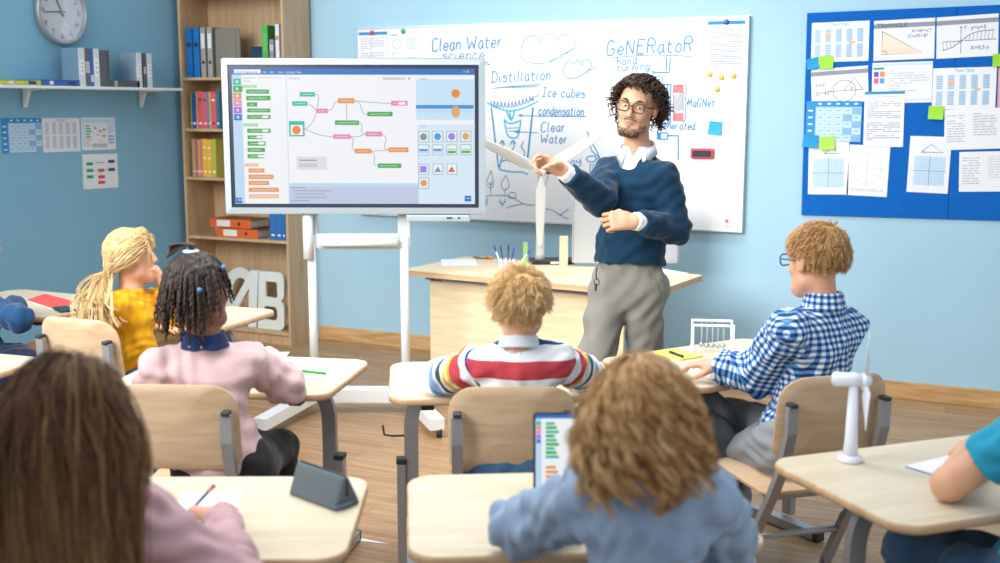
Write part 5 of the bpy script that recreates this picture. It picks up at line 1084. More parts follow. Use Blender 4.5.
# backpack beside the boy
p = PZ(717, 428, .02); p = PB(722, 470, 3.95); bz = .42; c0 = PB(706, 408, 4.0)
pr = [ell((0, 0, .20), (.17, .11, .22), k=.05), ell((0, -.02, .10), (.18, .13, .12), k=.05), ell((.0, -.10, .13), (.12, .06, .11), k=.03), ell((.02, .02, .33), (.12, .08, .10), k=.04)]
V, Q = solid(pr, .009, planes=[((0, 0, .004), (0, 0, -1))]); V = fold(V, Q, .008, .09, 5)
V[:, 2] = np.maximum(V[:, 2], 0); sc_ = (float(PB(716, 392, 4.0)[2])-.0)/.43
V = V*np.array([.85, .85, sc_]); t = qobj('backpack', V, Q, mat('backpack_grey', '#4a5054', .8, bump=.15, bs=200), None, loc=(c0[0], c0[1], 0)); tag(t, 'dark grey backpack standing on the floor beside the boy in the checked shirt', 'backpack'); t.rotation_euler = (0, 0, .6)
obj('strap', MB().tube([(-.08, -.075, .36*sc_), (-.02, -.10, .30*sc_), (.05, -.13, .2*sc_), (.07, -.14, .12*sc_)], .012, rect=(.035, .008)), mat('strap_black', '#25282b', .8), t)
obj('zipper', MB().tube([(-.11, -.06, .22*sc_), (-.08, -.07, .34*sc_), (0, -.06, .40*sc_), (.09, -.05, .36*sc_), (.115, -.05, .24*sc_)], .004, 8), M_ALUD, t)
# cable on the floor
pts = [PZ(x, y, .004) for x, y in ((226, 354), (250, 349), (270, 350), (274, 354), (262, 358), (240, 359))]; c = np.array(pts[0]); o = obj('cable', MB().tube([np.array(q)-c for q in catmull(pts, 6)], .004, 8), mat('cable_grey', '#c7ccd2', .5), loc=c); tag(o, 'pale cable lying on the floor in front of the bookcase', 'cable')
o = obj('paper_sheet', MB().prism([(0, 0), (.13, -.02), (.0, .035)], 0, .0012), M_PAPER, loc=PZ(357, 541, .0008), rotz=rad(20)); tag(o, 'paper scrap on the floor right of the lower left desk', 'paper')
# ------------------------------------------------------------------ people
def coat(name, col, hx2=None, bump=.25, bs=260, rough=.85, sheen=.2): return mat(name, col, rough, var=.02, vs=6, bump=bump, bs=bs, sheen=sheen, spec=.15)
def ramp_mat(name, attr, scale, off, stops, rough=.85):
    m = bpy.data.materials.new(name); m.use_nodes = True; N = m.node_tree.nodes; L = m.node_tree.links; b = N['Principled BSDF']; b.inputs['Roughness'].default_value = rough; b.inputs['Specular IOR Level'].default_value = .15
    a = N.new('ShaderNodeAttribute'); a.attribute_name = attr; q = N.new('ShaderNodeMath'); q.operation = 'MULTIPLY_ADD'; q.inputs[1].default_value = scale; q.inputs[2].default_value = off
    r = N.new('ShaderNodeValToRGB'); r.color_ramp.interpolation = 'CONSTANT'; E = r.color_ramp.elements; E[0].position = stops[0][0]; E[0].color = lin(stops[0][1]); E[1].position = stops[1][0]; E[1].color = lin(stops[1][1])
    for p, c in stops[2:]: e = E.new(p); e.color = lin(c)
    L.new(a.outputs['Fac'], q.inputs[0]); L.new(q.outputs[0], r.inputs['Fac']); L.new(r.outputs['Color'], b.inputs['Base Color']); return m
def plaid_mat(name, au, av, pitch=.021):
    m = bpy.data.materials.new(name); m.use_nodes = True; N = m.node_tree.nodes; L = m.node_tree.links; b = N['Principled BSDF']; b.inputs['Roughness'].default_value = .85; b.inputs['Specular IOR Level'].default_value = .15
    outs = []
    for at in (au, av):
        a = N.new('ShaderNodeAttribute'); a.attribute_name = at; q = N.new('ShaderNodeMath'); q.operation = 'MULTIPLY'; q.inputs[1].default_value = 1/pitch; f = N.new('ShaderNodeMath'); f.operation = 'FRACT'; g = N.new('ShaderNodeMath'); g.operation = 'LESS_THAN'; g.inputs[1].default_value = .5
        L.new(a.outputs['Fac'], q.inputs[0]); L.new(q.outputs[0], f.inputs[0]); L.new(f.outputs[0], g.inputs[0]); outs.append(g)
    s = N.new('ShaderNodeMath'); s.operation = 'ADD'; L.new(outs[0].outputs[0], s.inputs[0]); L.new(outs[1].outputs[0], s.inputs[1]); h = N.new('ShaderNodeMath'); h.operation = 'MULTIPLY'; h.inputs[1].default_value = .5; L.new(s.outputs[0], h.inputs[0])
    r = N.new('ShaderNodeValToRGB'); r.color_ramp.interpolation = 'CONSTANT'; E = r.color_ramp.elements; E[0].color = lin('#e4e8ee'); E[1].position = .7; E[1].color = lin('#1c3f75'); e = E.new(.3); e.color = lin('#5f8fc4')
    L.new(h.outputs[0], r.inputs['Fac']); L.new(r.outputs['Color'], b.inputs['Base Color']); return m
class Fig:
    def __init__(s, label, base, skinm, h=.006):
        s.label, s.base, s.skin, s.h = label, np.array([base[0], base[1], 0.]), skinm, h; s.body = []; s.subs = []; s.o = None
    def head(s, H, f, u=(0, 0, 1), sc=1., jaw=1.):
        s.H = np.array(H); s.f = nrm(f); s.u = u; s.sc = sc; p, sub, s.X, s.Rm = head_prims(H, f, u, sc, jaw=jaw); s.hp = p; s.body += p; s.subs += sub
    def neck(s, N, r=.045): s.N = np.array(N); s.body += [cap(s.N, s.X(0, -.02, -.06), r, r*.95, k=.02), cap(s.N-np.array([0, 0, .04]), s.N, r*1.15, r, k=.02)]
    def finish(s):
        V, Q = solid(s.body, s.h, subs=s.subs); V = smooth(V, Q, 1, .3)
        s.o = qobj('person', V, Q, s.skin, None, s.base, loc=s.base); tag(s.o, s.label, 'person'); return s.o
    def cloth(s, name, prims, m, infl=.012, planes=(), subs=(), amp=.003, wl=.07, seed=1, h=None, attr=None, label=None, floor=None):
        V, Q = solid(prims, h or s.h, infl, subs=subs, planes=planes); V0 = V
        if amp: V = fold(V, Q, amp, wl, seed)
        mi = None; at = None
        if attr: g, at = plaid_attrs(V0, prims, *attr); gq = g[Q[:, 0]]; mi = (gq > 0).astype(int)
        if floor is not None: V[:, 2] = np.maximum(V[:, 2], floor)
        o = qobj(name, V, Q, m, s.o, s.base, mi=mi, attrs=at)
        if label: o['label'] = label
        return o
    def part(s, name, mb, m, label=None):
        mb.shift(s.base); o = obj(name, mb, m, s.o)
        if label: o['label'] = label
        return o
    def eyes(s, glasses=None, brow='#3a2a20'):
        X, Rm, sc = s.X, s.Rm, s.sc; R = Rm.T
        for q in (-1, 1):
            mb = MB(); c = X(q*.031, .0805, .004); mb.ball(c, .0100*sc, 0, (1.15, .85, .5), R); mb.ball(X(q*.031-.002, .0878, .004), .0052*sc, 1, (1, .5, .9), R)
            s.part('eye', mb, [mat('eye_white', '#e6e2dc', .3, var=0), mat('eye_iris', '#2c2018', .2, var=0)])
        for q in (-1, 1): s.part('eyebrow', MB().tube([X(q*.012, .092, .024), X(q*.03, .093, .031), X(q*.047, .083, .027)], [.003*sc, .0042*sc, .002*sc], 8), mat('brow'+brow, brow, .8))
        s.part('lips', MB().ball(X(0, .0925, -.060), .01*sc, 0, (2.1, .7, .42), R).ball(X(0, .0905, -.068), .01*sc, 0, (1.8, .7, .5), R), mat('lips_rose', '#b8786a', .45))
        if glasses:
            mb = MB(); gm = mat('glasses'+glasses, glasses, .25, var=0)
            for q in (-1, 1):
                P = [X(q*.033+x, .108-.0*abs(x), .003+z) for x, z in rrect(.050, .038, .013, 4)]; mb.tube(P+[P[0]], .0027*sc, 6); mb.tube([X(q*.058, .107, .012), X(q*.078, .085, .010), X(q*.083, .0, .004), X(q*.082, -.02, -.012)], .0027*sc, 6)
            mb.tube([X(-.008, .109, .006), X(0, .112, .009), X(.008, .109, .006)], .0027*sc, 6); s.part('glasses', mb, gm)
    def scalp(s, n, seed=1, crit=None, t=.004):
        r = np.random.default_rng(seed); d = r.normal(size=(n*8, 3)); d /= np.linalg.norm(d, axis=1)[:, None]
        if crit is None: crit = lambda x, y, z: (z > -.45+.2*(y > -.1)) & ~((y > .42) & (z < .62)) & ~((y > .12) & (z < -.12)) & ~((y > .1) & (z < .1) & (abs(x) > .9) & (y > .2))
        d = d[crit(d[:, 0], d[:, 1], d[:, 2])][:n]; loc = np.array([0, -.014, .032])+d*np.array([.077+t, .096+t, .084+t])
        P = s.H+(loc*s.sc)@s.Rm; nn = d/np.array([.077, .096, .084]); nn /= np.linalg.norm(nn, axis=1)[:, None]; return P, nn@s.Rm, d
    def capm(s, m, t=.012, low=(-.02, -.05), front=(.06, .06), name='hair', h=.006, amp=.003):
        p = [ell(s.X(0, -.017, .033), np.array((.077+t, .095+t, .085+t))*s.sc, s.Rm, .01)]; r, f, u = s.Rm
        V, Q = solid(p, h, planes=[(s.X(0, front[0], front[1]), f*.8-u*.6), (s.X(0, low[0], low[1]), -u+f*.75)]); V = fold(V, Q, amp, .03, 3)
        return V, Q
    def hair(s, P, rad, m, seed=1, idx=None, n=3, taper=.25, capt=.010, low=(-.02, -.05), front=(.06, .06), name='hair', ombre=0):
        """strands plus a thin under layer as one mesh"""
        r = np.random.default_rng(seed); N, S, _ = P.shape; t = np.linspace(0, 1, S); R = rad*r.uniform(.7, 1.25, (N, 1))*(1-(1-taper)*t[None, :]**1.5)
        V, Q = tubes(P, R, n); hv = r.uniform(0, 1, N)*.55+(.225 if idx is None else r.uniform(0, .45, idx.max()+1)[idx]); hv = np.repeat(np.clip((hv[:, None] if hv.ndim else hv)*(1-ombre*.5)+ombre*t[None, :], 0, 1).ravel(), n)
        if capt:
            V2, Q2 = s.capm(m, capt, low, front); Q = np.concatenate([Q, Q2+len(V)]); V = np.concatenate([V, V2]); hv = np.concatenate([hv, np.full(len(V2), .25)])
        return qobj(name, V, Q, m, s.o, s.base, attrs={'hv': hv})
Z = np.array([0, 0, 1.])
def coll_head(s, extra=()): return [p for p in s.hp[:5]]+list(extra)
def shoes(s, A, F, m, sz=1.):
    for a in A:
        a = np.array(a); b0 = np.array([a[0], a[1], .045*sz])
        s.cloth('shoe', [cap(b0-F*.05*sz, b0+F*.05*sz, .040*sz, .043*sz, k=.02), cap(b0+F*.05*sz-Z*.008, b0+F*.14*sz-Z*.012, .042*sz, .030*sz, k=.03), cap(b0-F*.03*sz, b0-F*.03*sz+Z*.05*sz, .040*sz, .042*sz, k=.02)], m, 0, planes=[((0, 0, .004), -Z)], amp=0)
def seated(s, J, F, sw, arms, hands, legs=None, w=1., armr=(.042, .035, .033, .024), hs=.85):
    """adds torso, arms, hands and legs; J joints dict with neck, chest, waist, pelvis, SL, SR"""
    F = nrm(F); R = nrm(np.cross(F, Z)); s.F, s.R = F, R; s.J = J
    s.torso = torso_prims(J, R, F, w); thin = torso_prims(J, R, F, w*.88); s.arms = []; g = 1
    for S, E, W in arms: s.arms += arm_prims(S, E, W, armr, g=g); g += 1
    pv = np.array(J['pelvis']); sl = []
    if legs is None: legs = [(pv-R*.075-Z*.01, pv-R*.10+F*.37-Z*.03, pv-R*.10+F*.36), (pv+R*.075-Z*.01, pv+R*.10+F*.37-Z*.03, pv+R*.10+F*.36)]
    s.legs = []; s.ank = []
    for Hh, K, A in legs:
        A = np.array(A, float)
        if len(A) == 3 and A[2] > .3: A = A.copy(); A[2] = .09
        s.legs += leg_prims(Hh, K, A); s.ank.append(A)
    s.body += thin+s.arms+[dict(p, ra=p['ra']*.9, rb=p['rb']*.9) for p in s.legs]+[cap(pv-R*.05, pv+R*.05, .08, k=.05)]
    s.seatp = [cap(pv-R*.07, pv+R*.07, .095, k=.05)]
    for hd in hands: s.body += hand_prims(*hd)
def wave(P, amp, turns, seed=1, grow_=1.):
    r = np.random.default_rng(seed); N, S, _ = P.shape; t = np.linspace(0, 1, S); T = np.gradient(P, axis=1); T /= np.linalg.norm(T, axis=2)[..., None]+1e-9
    a = r.normal(size=(N, 1, 3)); u = np.cross(T, a); u /= np.linalg.norm(u, axis=2)[..., None]+1e-9; v = np.cross(T, u); ph = r.uniform(0, 2*pi, (N, 1)); tr = turns*r.uniform(.8, 1.25, (N, 1))
    A = amp*(t[None, :]**.6)*grow_; ang = ph+2*pi*tr*t[None, :]; return P+u*(np.cos(ang)*A)[..., None]+v*(np.sin(ang)*A)[..., None]
JEANS = coat('denim', '#3b5878', bs=500); PANTG = coat('grey_trousers', '#7f7d76', bs=500, bump=.15); SHOE = mat('shoe_dark', '#2e3036', .6); SHOEW = mat('shoe_light', '#c9cbd0', .6)
# ================= the teacher
b0 = 4.9
def q(x, y, d=0): return PB(x, y, b0+d)
Ft = nrm(-F0-.38*rt0)
s = Fig('curly haired man in navy sweater and grey trousers gesturing before the whiteboard', PB(630, 300, b0), skin('tan', '#c99a7c'), .005)
s.head(q(637.5, 106.5), -F0-.40*rt0-.05*Z, Z+.19*rt0, 1.0, jaw=.95); s.neck(q(637, 149, .03), .053)
SRt, ERt, WRt = q(608, 173, .09), q(600, 200, -.13), q(565, 172, -.27); SLt, ELt, WLt = q(664, 177, -.05), q(676, 229, -.06), q(636, 221.5, -.25)
J = dict(neck=q(638, 156, .03), chest=q(638, 192, .02), waist=q(631, 240, .02), pelvis=q(629, 280, .02), SL=SLt, SR=SRt)
pv = J['pelvis']; R = nrm(np.cross(Ft, Z)); HR, HL = q(612, 288, .05), q(645, 288, -.02); KR, KL = q(589, 384, -.16), q(645, 384, -.02)
AR = KR*1.; AR[2] = .10; AR += F0*.10+rt0*.01; AL = KL*1.; AL[2] = .10; AL += F0*.06+rt0*.01
dR = nrm(-rt0*.82+Z*.42-F0*.1); dL = nrm(-rt0*.97-F0*.12+Z*.05)
seated(s, J, Ft, .142, [(SRt, ERt, WRt), (SLt, ELt, WLt)], [(WRt+dR*.01, dR, -Z*.62-F0*.62-rt0*.2, 1, 1.0, (.55, .95, 1.05, 1.1), .9), (WLt+dL*.01, dL, F0*.75+rt0*.1-Z*.35, -1, 1.02, (.95, 1.0, 1.05, 1.1), .7)],
       [(HR, KR, AR), (HL, KL, AL)], 1.16, (.050, .043, .042, .029)); s.finish()
hemz = float(q(630, 263)[2])
tor = s.torso; arm = [cap(SRt, ERt, .052, .048, k=.03, g=1), cap(ERt, WRt-nrm(WRt-ERt)*.035, .047, .036, k=.02, cut='b', g=1), cap(SLt, ELt, .052, .048, k=.03, g=2), cap(ELt, WLt-nrm(WLt-ELt)*.035, .048, .037, k=.02, cut='b', g=2)]
nf = nrm(Ft*.8+Z*.35)
s.cloth('sweater', tor+arm+[cap(J['waist']-Z*.02, np.array([pv[0], pv[1], hemz-.04]), .134, .138, k=.03, flat=(Ft, .80))], coat('navy_wool', '#12334c', bump=.2, bs=420), .014, planes=[(np.array([pv[0], pv[1], hemz-.005]), Z*-1+Ft*.12)], subs=[cap(s.N-Z*.02, s.N+Z*.12, .058, .070, k=.008), cap(s.N+Ft*.085-Z*.055, s.N+Ft*.09+Z*.10, .020, .060, k=.01)], amp=.0045, wl=.075, seed=4)
s.cloth('shirt', torso_prims(J, R, Ft, 1.08)+[cap(s.N-Z*.07, s.N, .072, .060, k=.03)], mat('white_cotton', '#e9edf2', .8, bump=.05, bs=400), .002, planes=[((0, 0, float(s.N[2])+.012), Z)], subs=[cap(s.N-Z*.01, s.N+Z*.12, .054, .06, k=.004), cap(s.N+Ft*.075-Z*.035, s.N+Ft*.075+Z*.08, .012, .05, k=.004)], amp=0)
mb = MB(); Rt = R; N_ = s.N
for sg in (-1, 1):   # collar: stand plus pointed flap
    c0 = N_+Z*.030; st = [c0+(Rt*sg*sin(a)*.071+Ft*cos(a)*.068)+Z*(-.050*(1+cos(a))/2+.012) for a in np.linspace(pi, .42, 12)]
    lo = [c0+(Rt*sg*sin(a)*.083+Ft*cos(a)*.080)+Z*(-.050*(1+cos(a))/2-.026) for a in np.linspace(pi, .62, 12)]; lo[-1] = lo[-1]-Z*.032+Ft*.006; lo[-2] = lo[-2]-Z*.018
    for off in (0, .004):
        k = len(mb.v); mb.v += [tuple(p+nrm(p-c0)*off) for p in st+lo]
        for i in range(11): mb.f.append((k+i, k+i+1, k+13+i, k+12+i)); mb.m.append(0); mb.sm.append(True)
    k0 = len(mb.v)-48
    for i in range(11):
        mb.f.append((k0+12+i, k0+13+i, k0+24+13+i, k0+24+12+i)); mb.m.append(0); mb.sm.append(False); mb.f.append((k0+i, k0+24+i, k0+25+i, k0+1+i)); mb.m.append(0); mb.sm.append(False)
    mb.f.append((k0+11, k0+35, k0+47, k0+23)); mb.m.append(0); mb.sm.append(False)
s.part('collar', mb, mat('white_cotton', '#e9edf2'))
for E_, W_q in ((ERt, WRt), (ELt, WLt)):
    d = nrm(W_q-E_); s.cloth('cuff', [cap(W_q-d*.045, W_q+d*.012, .038, .036, k=.01, cut='ab')], mat('white_cotton', '#e9edf2'), 0, amp=.0015, wl=.03)
tr = [cap(HR, KR, .081, .068, k=.03), cap(KR, AR, .069, .056, k=.02), cap(HL, KL, .081, .068, k=.03), cap(KL, AL, .069, .056, k=.02), cap(pv+Z*.1, pv-Z*.02, .122, .128, k=.05, flat=(Ft, .82)), cap(pv-R*.05-Z*.03, pv+R*.05-Z*.03, .098, k=.05, flat=(Ft, .8))]
s.cloth('trousers', tr, PANTG, .004, planes=[((0, 0, .075), -Z), ((0, 0, hemz+.025), Z)], amp=.0065, wl=.10, seed=9)
mb = MB(); pk = q(656, 268, -.13); mb.tube([q(651, 268, -.165), q(656, 280, -.17), q(661, 293, -.15)], .0015, 6); s.part('pocket_seam', mb, mat('seam', '#6d6b66', .8))
k0_ = q(597, 267, -.10); mb = MB(); mb.tube([k0_, k0_-Z*.03-rt0*.004, k0_-Z*.05], .003, 6); mb.tube([k0_-Z*.05+rt0*.010*cos(a)+Z*.014*sin(a)-Z*.014 for a in np.linspace(0, 2*pi, 14)], .002, 6); mb.box(k0_-Z*.085-rt0*.004, (.006, .012, .03)); s.part('key_ring', mb, mat('key_dark', '#4a3b3a', .5, .4))
shoes(s, (AR, AL), nrm(Ft*[1, 1, 0]), mat('shoe_brown', '#4a3527', .5), 1.05)
s.eyes('#3a2418', '#2a1d16')
# curls
HD = hair_mat('hair_dark_curls', '#1a120d', '#2f2119', '#5b4433', .4)
P, Nn, D = s.scalp(900, 3, lambda x, y, z: (z > -.62+.35*(y > -.2)+.35*(y > .1)) & ~((y > .50) & (z < .62)) & ~((y > .18) & (z < .15)))
r = np.random.default_rng(5); NT = len(P); Ln = r.uniform(.040, .078, (NT, 1, 1)); t = np.linspace(0, 1, 22)[None, :, None]; side = (r.normal(size=(NT, 1, 3))*.35+Nn[:, None, :]); side /= np.linalg.norm(side, axis=2)[..., None]
C = P[:, None, :]+side*Ln*t*.75+(-Z*.045+s.Rm[1]*.015)*(t**1.8)*(Ln/.07); C = wave(C, .0105, 2.1, 6, 1); s.hair(C, .0033, HD, 7, n=4, taper=.5, capt=.010, low=(-.02, -.045), front=(.052, .082))
# beard and moustache: short dense strands over the jaw
X_ = lambda a: s.H+(np.array(a)*s.sc)@s.Rm
rr = np.random.default_rng(8); pts = []
while len(pts) < 2600:
    x, z = rr.uniform(-.062, .062), rr.uniform(-.122, -.03)
    jl = z < -.082 or (abs(x) > .040 and z < -.066) or (-.056 < z < -.044 and abs(x) < .026) or (abs(x) < .008 and z < -.074)
    if jl and not (abs(x) < .02 and -.074 < z < -.056): pts.append((x, .13, z))
P3 = X_(pts)
for _ in range(60):   # project backwards on to the face
    f_ = field(s.hp, P3.astype(np.float32)); P3 = P3-s.Rm[1]*np.clip(f_, 0, .01)[:, None]*.8
ok = field(s.hp, P3.astype(np.float32)) < .004; P3 = P3[ok]; n_ = len(P3); dr = -Z*.7+s.Rm[1]*.35+rr.normal(size=(n_, 3))*.35; dr /= np.linalg.norm(dr, axis=1)[:, None]
Bp = P3[:, None, :]-s.Rm[1]*.001+dr[:, None, :]*.0055*np.linspace(0, 1, 4)[None, :, None]; s.hair(Bp, .00055, HD, 3, capt=0, name='beard')
# ================= striped sweater boy
def mid(a, b, t=.5): return np.array(a)*(1-t)+np.array(b)*t
b0 = 3.5
def q(x, y, d=0): return PB(x, y, b0+d)
F = nrm(F0+.05*rt0); s = Fig('blond boy in a sweater with red, white, navy and yellow stripes, seen from behind', q(520, 400), skin('fair', '#dba688'), .0055)
s.head(q(520.5, 305), F0*1+.12*rt0-.03*Z, Z, .90); s.neck(q(519, 342, .0), .043)
SL, SR = q(486, 364, .02), q(556, 361, .02); EL, ER = PZ(440, 378, .775), PZ(586, 374, .775); WL, WR = PZ(476, 366, .765), PZ(556, 364, .765)
pv = q(517, 0); pv[2] = .545; J = dict(neck=q(519, 347), chest=q(520, 380, .0), waist=mid(q(519, 405), pv, .25), pelvis=pv, SL=SL, SR=SR)
seated(s, J, F, .12, [(SL, EL, WL), (SR, ER, WR)], [(WL, nrm(WR-WL+F*.3), -Z, 1, .85, (.25,)*4, .3), (WR, nrm(WL-WR+F*.4), -Z, -1, .85, (.25,)*4, .3)], w=1.06); s.finish()
O_ = q(519, 336); W_, NV, RD, YL, GR, LB = '#dfe3e8', '#26467e', '#b8434f', '#dfae38', '#3c5a58', '#7aa3cc'
mt = ramp_mat('stripes_body', 'pv', 1/.6, .915, [(0, NV), (.35, W_), (.49, NV), (.545, YL), (.625, W_), (.71, RD), (.80, W_), (.868, NV), (.96, W_)])
ms = ramp_mat('stripes_sleeve', 'sv', 1/.6, 0, [(0, NV), (.035, W_), (.135, RD), (.25, YL), (.285, W_), (.30, YL), (.335, W_), (.375, GR), (.435, W_), (.47, LB), (.56, W_), (.66, RD), (.72, W_)])
arm = [cap(SL, EL, .049, .046, k=.03, g=1), cap(EL, WL, .045, .034, k=.02, g=1, cut='b'), cap(SR, ER, .049, .046, k=.03, g=2), cap(ER, WR, .045, .034, k=.02, g=2, cut='b')]
s.cloth('striped_sweater', s.torso+arm, [mt, ms], .013, planes=[((0, 0, .50), -Z)], subs=[cap(s.N-Z*.02, s.N+Z*.10, .050, .058, k=.01)], amp=.005, wl=.07, seed=3, attr=(O_, s.R, s.F, Z, {1: (SL, EL, WL), 2: (SR, ER, WR)}), floor=None)
s.cloth('collar', [cap(s.N-Z*.012-F*.01, s.N+Z*.018-F*.004, .060, .053, k=.01, cut='ab')], coat('pale_collar', '#cfd8e2'), .004, amp=.001, subs=[cap(s.N-Z*.02, s.N+Z*.10, .048, .050, k=.004)])
s.cloth('trousers', [p for p in s.legs]+s.seatp, JEANS, .010, planes=[((0, 0, .08), -Z)], amp=.004, seed=5); shoes(s, s.ank, F, SHOE, .85); s.eyes()
HB = hair_mat('hair_blond_short', '#a87c48', '#dfb980', '#fae6bd', .42)
EARC = lambda x, y, z: (z > -.56+.30*(y > -.35)) & ~((y > .45) & (z < .55)) & ~((y > .05) & (z < -.05)) & ~((abs(x) > .80) & (z < -.12))
def short_hair(s, m, n=420, kids=7, ln=.045, lift=.008, seed=2, rad=.0011, crit=None, capt=.010, wig=.25, steps=9, low=(-.02, -.05), front=(.06, .06), whorl=(.02, -.055, .10), fr=.6):
    P, Nn, D = s.scalp(n, seed, crit or (lambda x, y, z: (z > -.58+.30*(y > -.25)) & ~((y > .45) & (z < .55)) & ~((y > .05) & (z < -.05))))
    w0 = s.X(*whorl); col = coll_head(s); rv = np.random.default_rng(seed)
    def comb(p, k): d = p-w0; d /= np.linalg.norm(d, axis=1)[:, None]+1e-9; return d*1.0
    G = grow(P, Nn*fr+rv.normal(size=P.shape)*.25, steps, ln/steps*rv.uniform(.7, 1.3, n), col, lift*rv.uniform(.5, 1.6, n), comb, .35, seed, wig, .05)
    C, idx = clump(G, kids, .0046, seed, .75); return s.hair(C, rad, m, seed, idx, capt=capt, low=low, front=front)
short_hair(s, HB, 700, 9, .046, .005, 2, .0011, crit=EARC, wig=.4, steps=10, capt=.007, fr=.7)
# ================= girl in the pink sweater with dark braids
b0 = 3.58
F = nrm(F0+.25*rt0); s = Fig('girl with thin dark braids in a pale pink sweater with navy collar', q(205, 420), skin('brown', '#8a5b42'), .0055)
s.head(q(199, 290), F0*.75+.72*rt0-.05*Z, Z, .93); s.neck(q(205, 337, .0), .045)
SL, SR = q(160, 368, -.02), q(250, 363, .06); EL, ER = q(146, 412, .12), PZ(287, 385, .775); WL, WR = PZ(190, 392, .77), PZ(266, 362, .77)
pv = q(208, 0); pv[2] = .545; J = dict(neck=q(205, 345), chest=q(205, 388, .0), waist=mid(q(205, 430), pv, .25), pelvis=pv, SL=SL, SR=SR)
K2 = q(281, 446, .22)
seated(s, J, F, .14, [(SL, EL, WL), (SR, ER, WR)], [(WL, F+.3*rt0, -Z, 1, .85, (.25,)*4, .3), (WR, nrm(WR-ER), -Z, -1, .85, (.3,)*4, .3)], [(pv-rt0*.07, pv+F*.36-rt0*.08-Z*.03, pv+F*.36-rt0*.08), (pv+rt0*.07, K2, K2+F*.03)], w=1.1); s.finish()
arm = [cap(SL, EL, .052, .050, k=.03, g=1), cap(EL, WL, .048, .038, k=.02, g=1, cut='b'), cap(SR, ER, .050, .045, k=.03, g=2), cap(ER, WR-nrm(WR-ER)*.01, .044, .038, k=.02, g=2, cut='b')]
PINK = coat('pink_knit', '#d0b2b4', bump=.35, bs=330)
s.cloth('sweater', s.torso+arm+[cap(J['waist'], pv+Z*.02, .115, .125, k=.04, flat=(F, .85))], PINK, .016, planes=[((0, 0, .475), -Z)], subs=[cap(s.N-Z*.03, s.N+Z*.10, .056, .068, k=.01)], amp=.006, wl=.09, seed=6)
s.cloth('collar', [cap(s.N-Z*.030, s.N+Z*.018, .076, .060, k=.01, cut='ab')], coat('navy_collar', '#22355e'), .002, amp=.002, subs=[cap(s.N-Z*.04, s.N+Z*.12, .054, .056, k=.004)])
s.cloth('leggings', [p for p in s.legs]+s.seatp, coat('black_leggings', '#2b2a2c'), .006, planes=[((0, 0, .08), -Z)], amp=.002, seed=5); shoes(s, s.ank, F, SHOE, .85); s.eyes(None, '#1c1410')
P, Nn, D = s.scalp(165, 11, lambda x, y, z: (z > -.60+.35*(y > -.2)) & ~((y > .50) & (z < .5)) & ~((y > .15) & (z < .1))); r = np.random.default_rng(4)
w0 = s.X(0, -.02, .125)
def comb(p, k): d = p-w0; d /= np.linalg.norm(d, axis=1)[:, None]+1e-9; return d*.8
nb_ = len(P); G = grow(P, Nn*.3+r.normal(size=P.shape)*.12, 26, r.uniform(.095, .165, nb_)/26, coll_head(s, [cap(s.N-Z*.05, s.N+Z*.06, .05, k=.03)]), .007*r.uniform(.6, 1.6, nb_), comb, 1.5, 4, .10, .06); G = wave(G, .0022, 7, 3)
HK = hair_mat('hair_black_braids', '#1d1613', '#332823', '#5a463c', .5); hb_ = s.hair(G, .0050, HK, 5, n=6, taper=.55, capt=.012, low=(-.02, -.04), front=(.07, .055))
# tuft of loose braids above the tie
tp = s.X(-.0, -.03, .122); T = []
for i in range(7):
    a = i*.9; T.append([tp+Z*.006, tp+Z*.028+rt0*.010*cos(a)*1+F0*.01*sin(a), tp+Z*.030-rt0*(.02+.006*i)+F0*.008*sin(a), tp+Z*(.022-.002*i)-rt0*(.035+.005*i), tp+Z*(.004-.003*i)-rt0*(.048+.005*i)])
T = np.array([catmull([p for p in t_], 5) for t_ in T]); s.hair(T, .0046, HK, 9, n=6, taper=.5, capt=0, name='braid_tuft')
s.part('hair_tie', MB().tube([tp+rt0*.020*cos(a)+F0*.018*sin(a)+Z*.008 for a in np.linspace(0, 2*pi, 14)], .0055, 8), mat('tie_pale_blue', '#c2d4ea', .6), 'pale blue hair tie')
mb = MB(); [mb.ball(q(x, y, d), .007, 0) for x, y, d in ((199.5, 290, -.135), (223.5, 267, -.03))]; s.part('hair_bead', mb, mat('bead_blue', '#3f7fd0', .3), 'blue hair beads')
d = nrm(WR-ER); s.part('bracelet', MB().tube([WR+d*.02+np.cross(d, Z)*.031*cos(a)+Z*.027*sin(a) for a in np.linspace(0, 2*pi, 18)], .005, 8), mat('bracelet_blue', '#5aa0dc', .4), 'light blue bracelet')
# ================= girl in the yellow top
b0 = 4.75
F = nrm(F0*.85+.5*rt0); s = Fig('blonde girl in a yellow top with a low ponytail, resting her chin on her fist', q(128, 380), skin('fair', '#dba688'), .006)
s.head(q(131, 256), F0*.60+.78*rt0+.05*Z, Z-.05*rt0, .93); s.neck(q(131, 287, .01), .042)
SL, SR = q(117, 305, -.10), q(149, 302, .10); EL, ER = q(116, 338, .10), PZ(171, 322, .775); WL, WR = PZ(148, 327, .765), q(166, 287, .05)
pv = q(128, 0); pv[2] = .545; J = dict(neck=q(131, 291), chest=q(132, 318, .0), waist=mid(q(130, 345), pv, .25), pelvis=pv, SL=SL, SR=SR)
hd = nrm(-rt0*.35+Z*.8-F0*.05)
seated(s, J, F, .12, [(SL, EL, WL), (SR, ER, WR)], [(WL, rt0, -Z, 1, .85, (.25,)*4, .3), (WR, hd, -rt0*.85-F0*.3, -1, 1.0, (1.2,)*4, .8)], w=1.1); s.finish()
arm = [cap(SL, EL, .046, .042, k=.03, g=1), cap(EL, WL, .042, .033, k=.02, g=1, cut='b'), cap(SR, ER, .048, .044, k=.03, g=2), cap(ER, WR-nrm(WR-ER)*.015, .043, .033, k=.02, g=2, cut='b')]
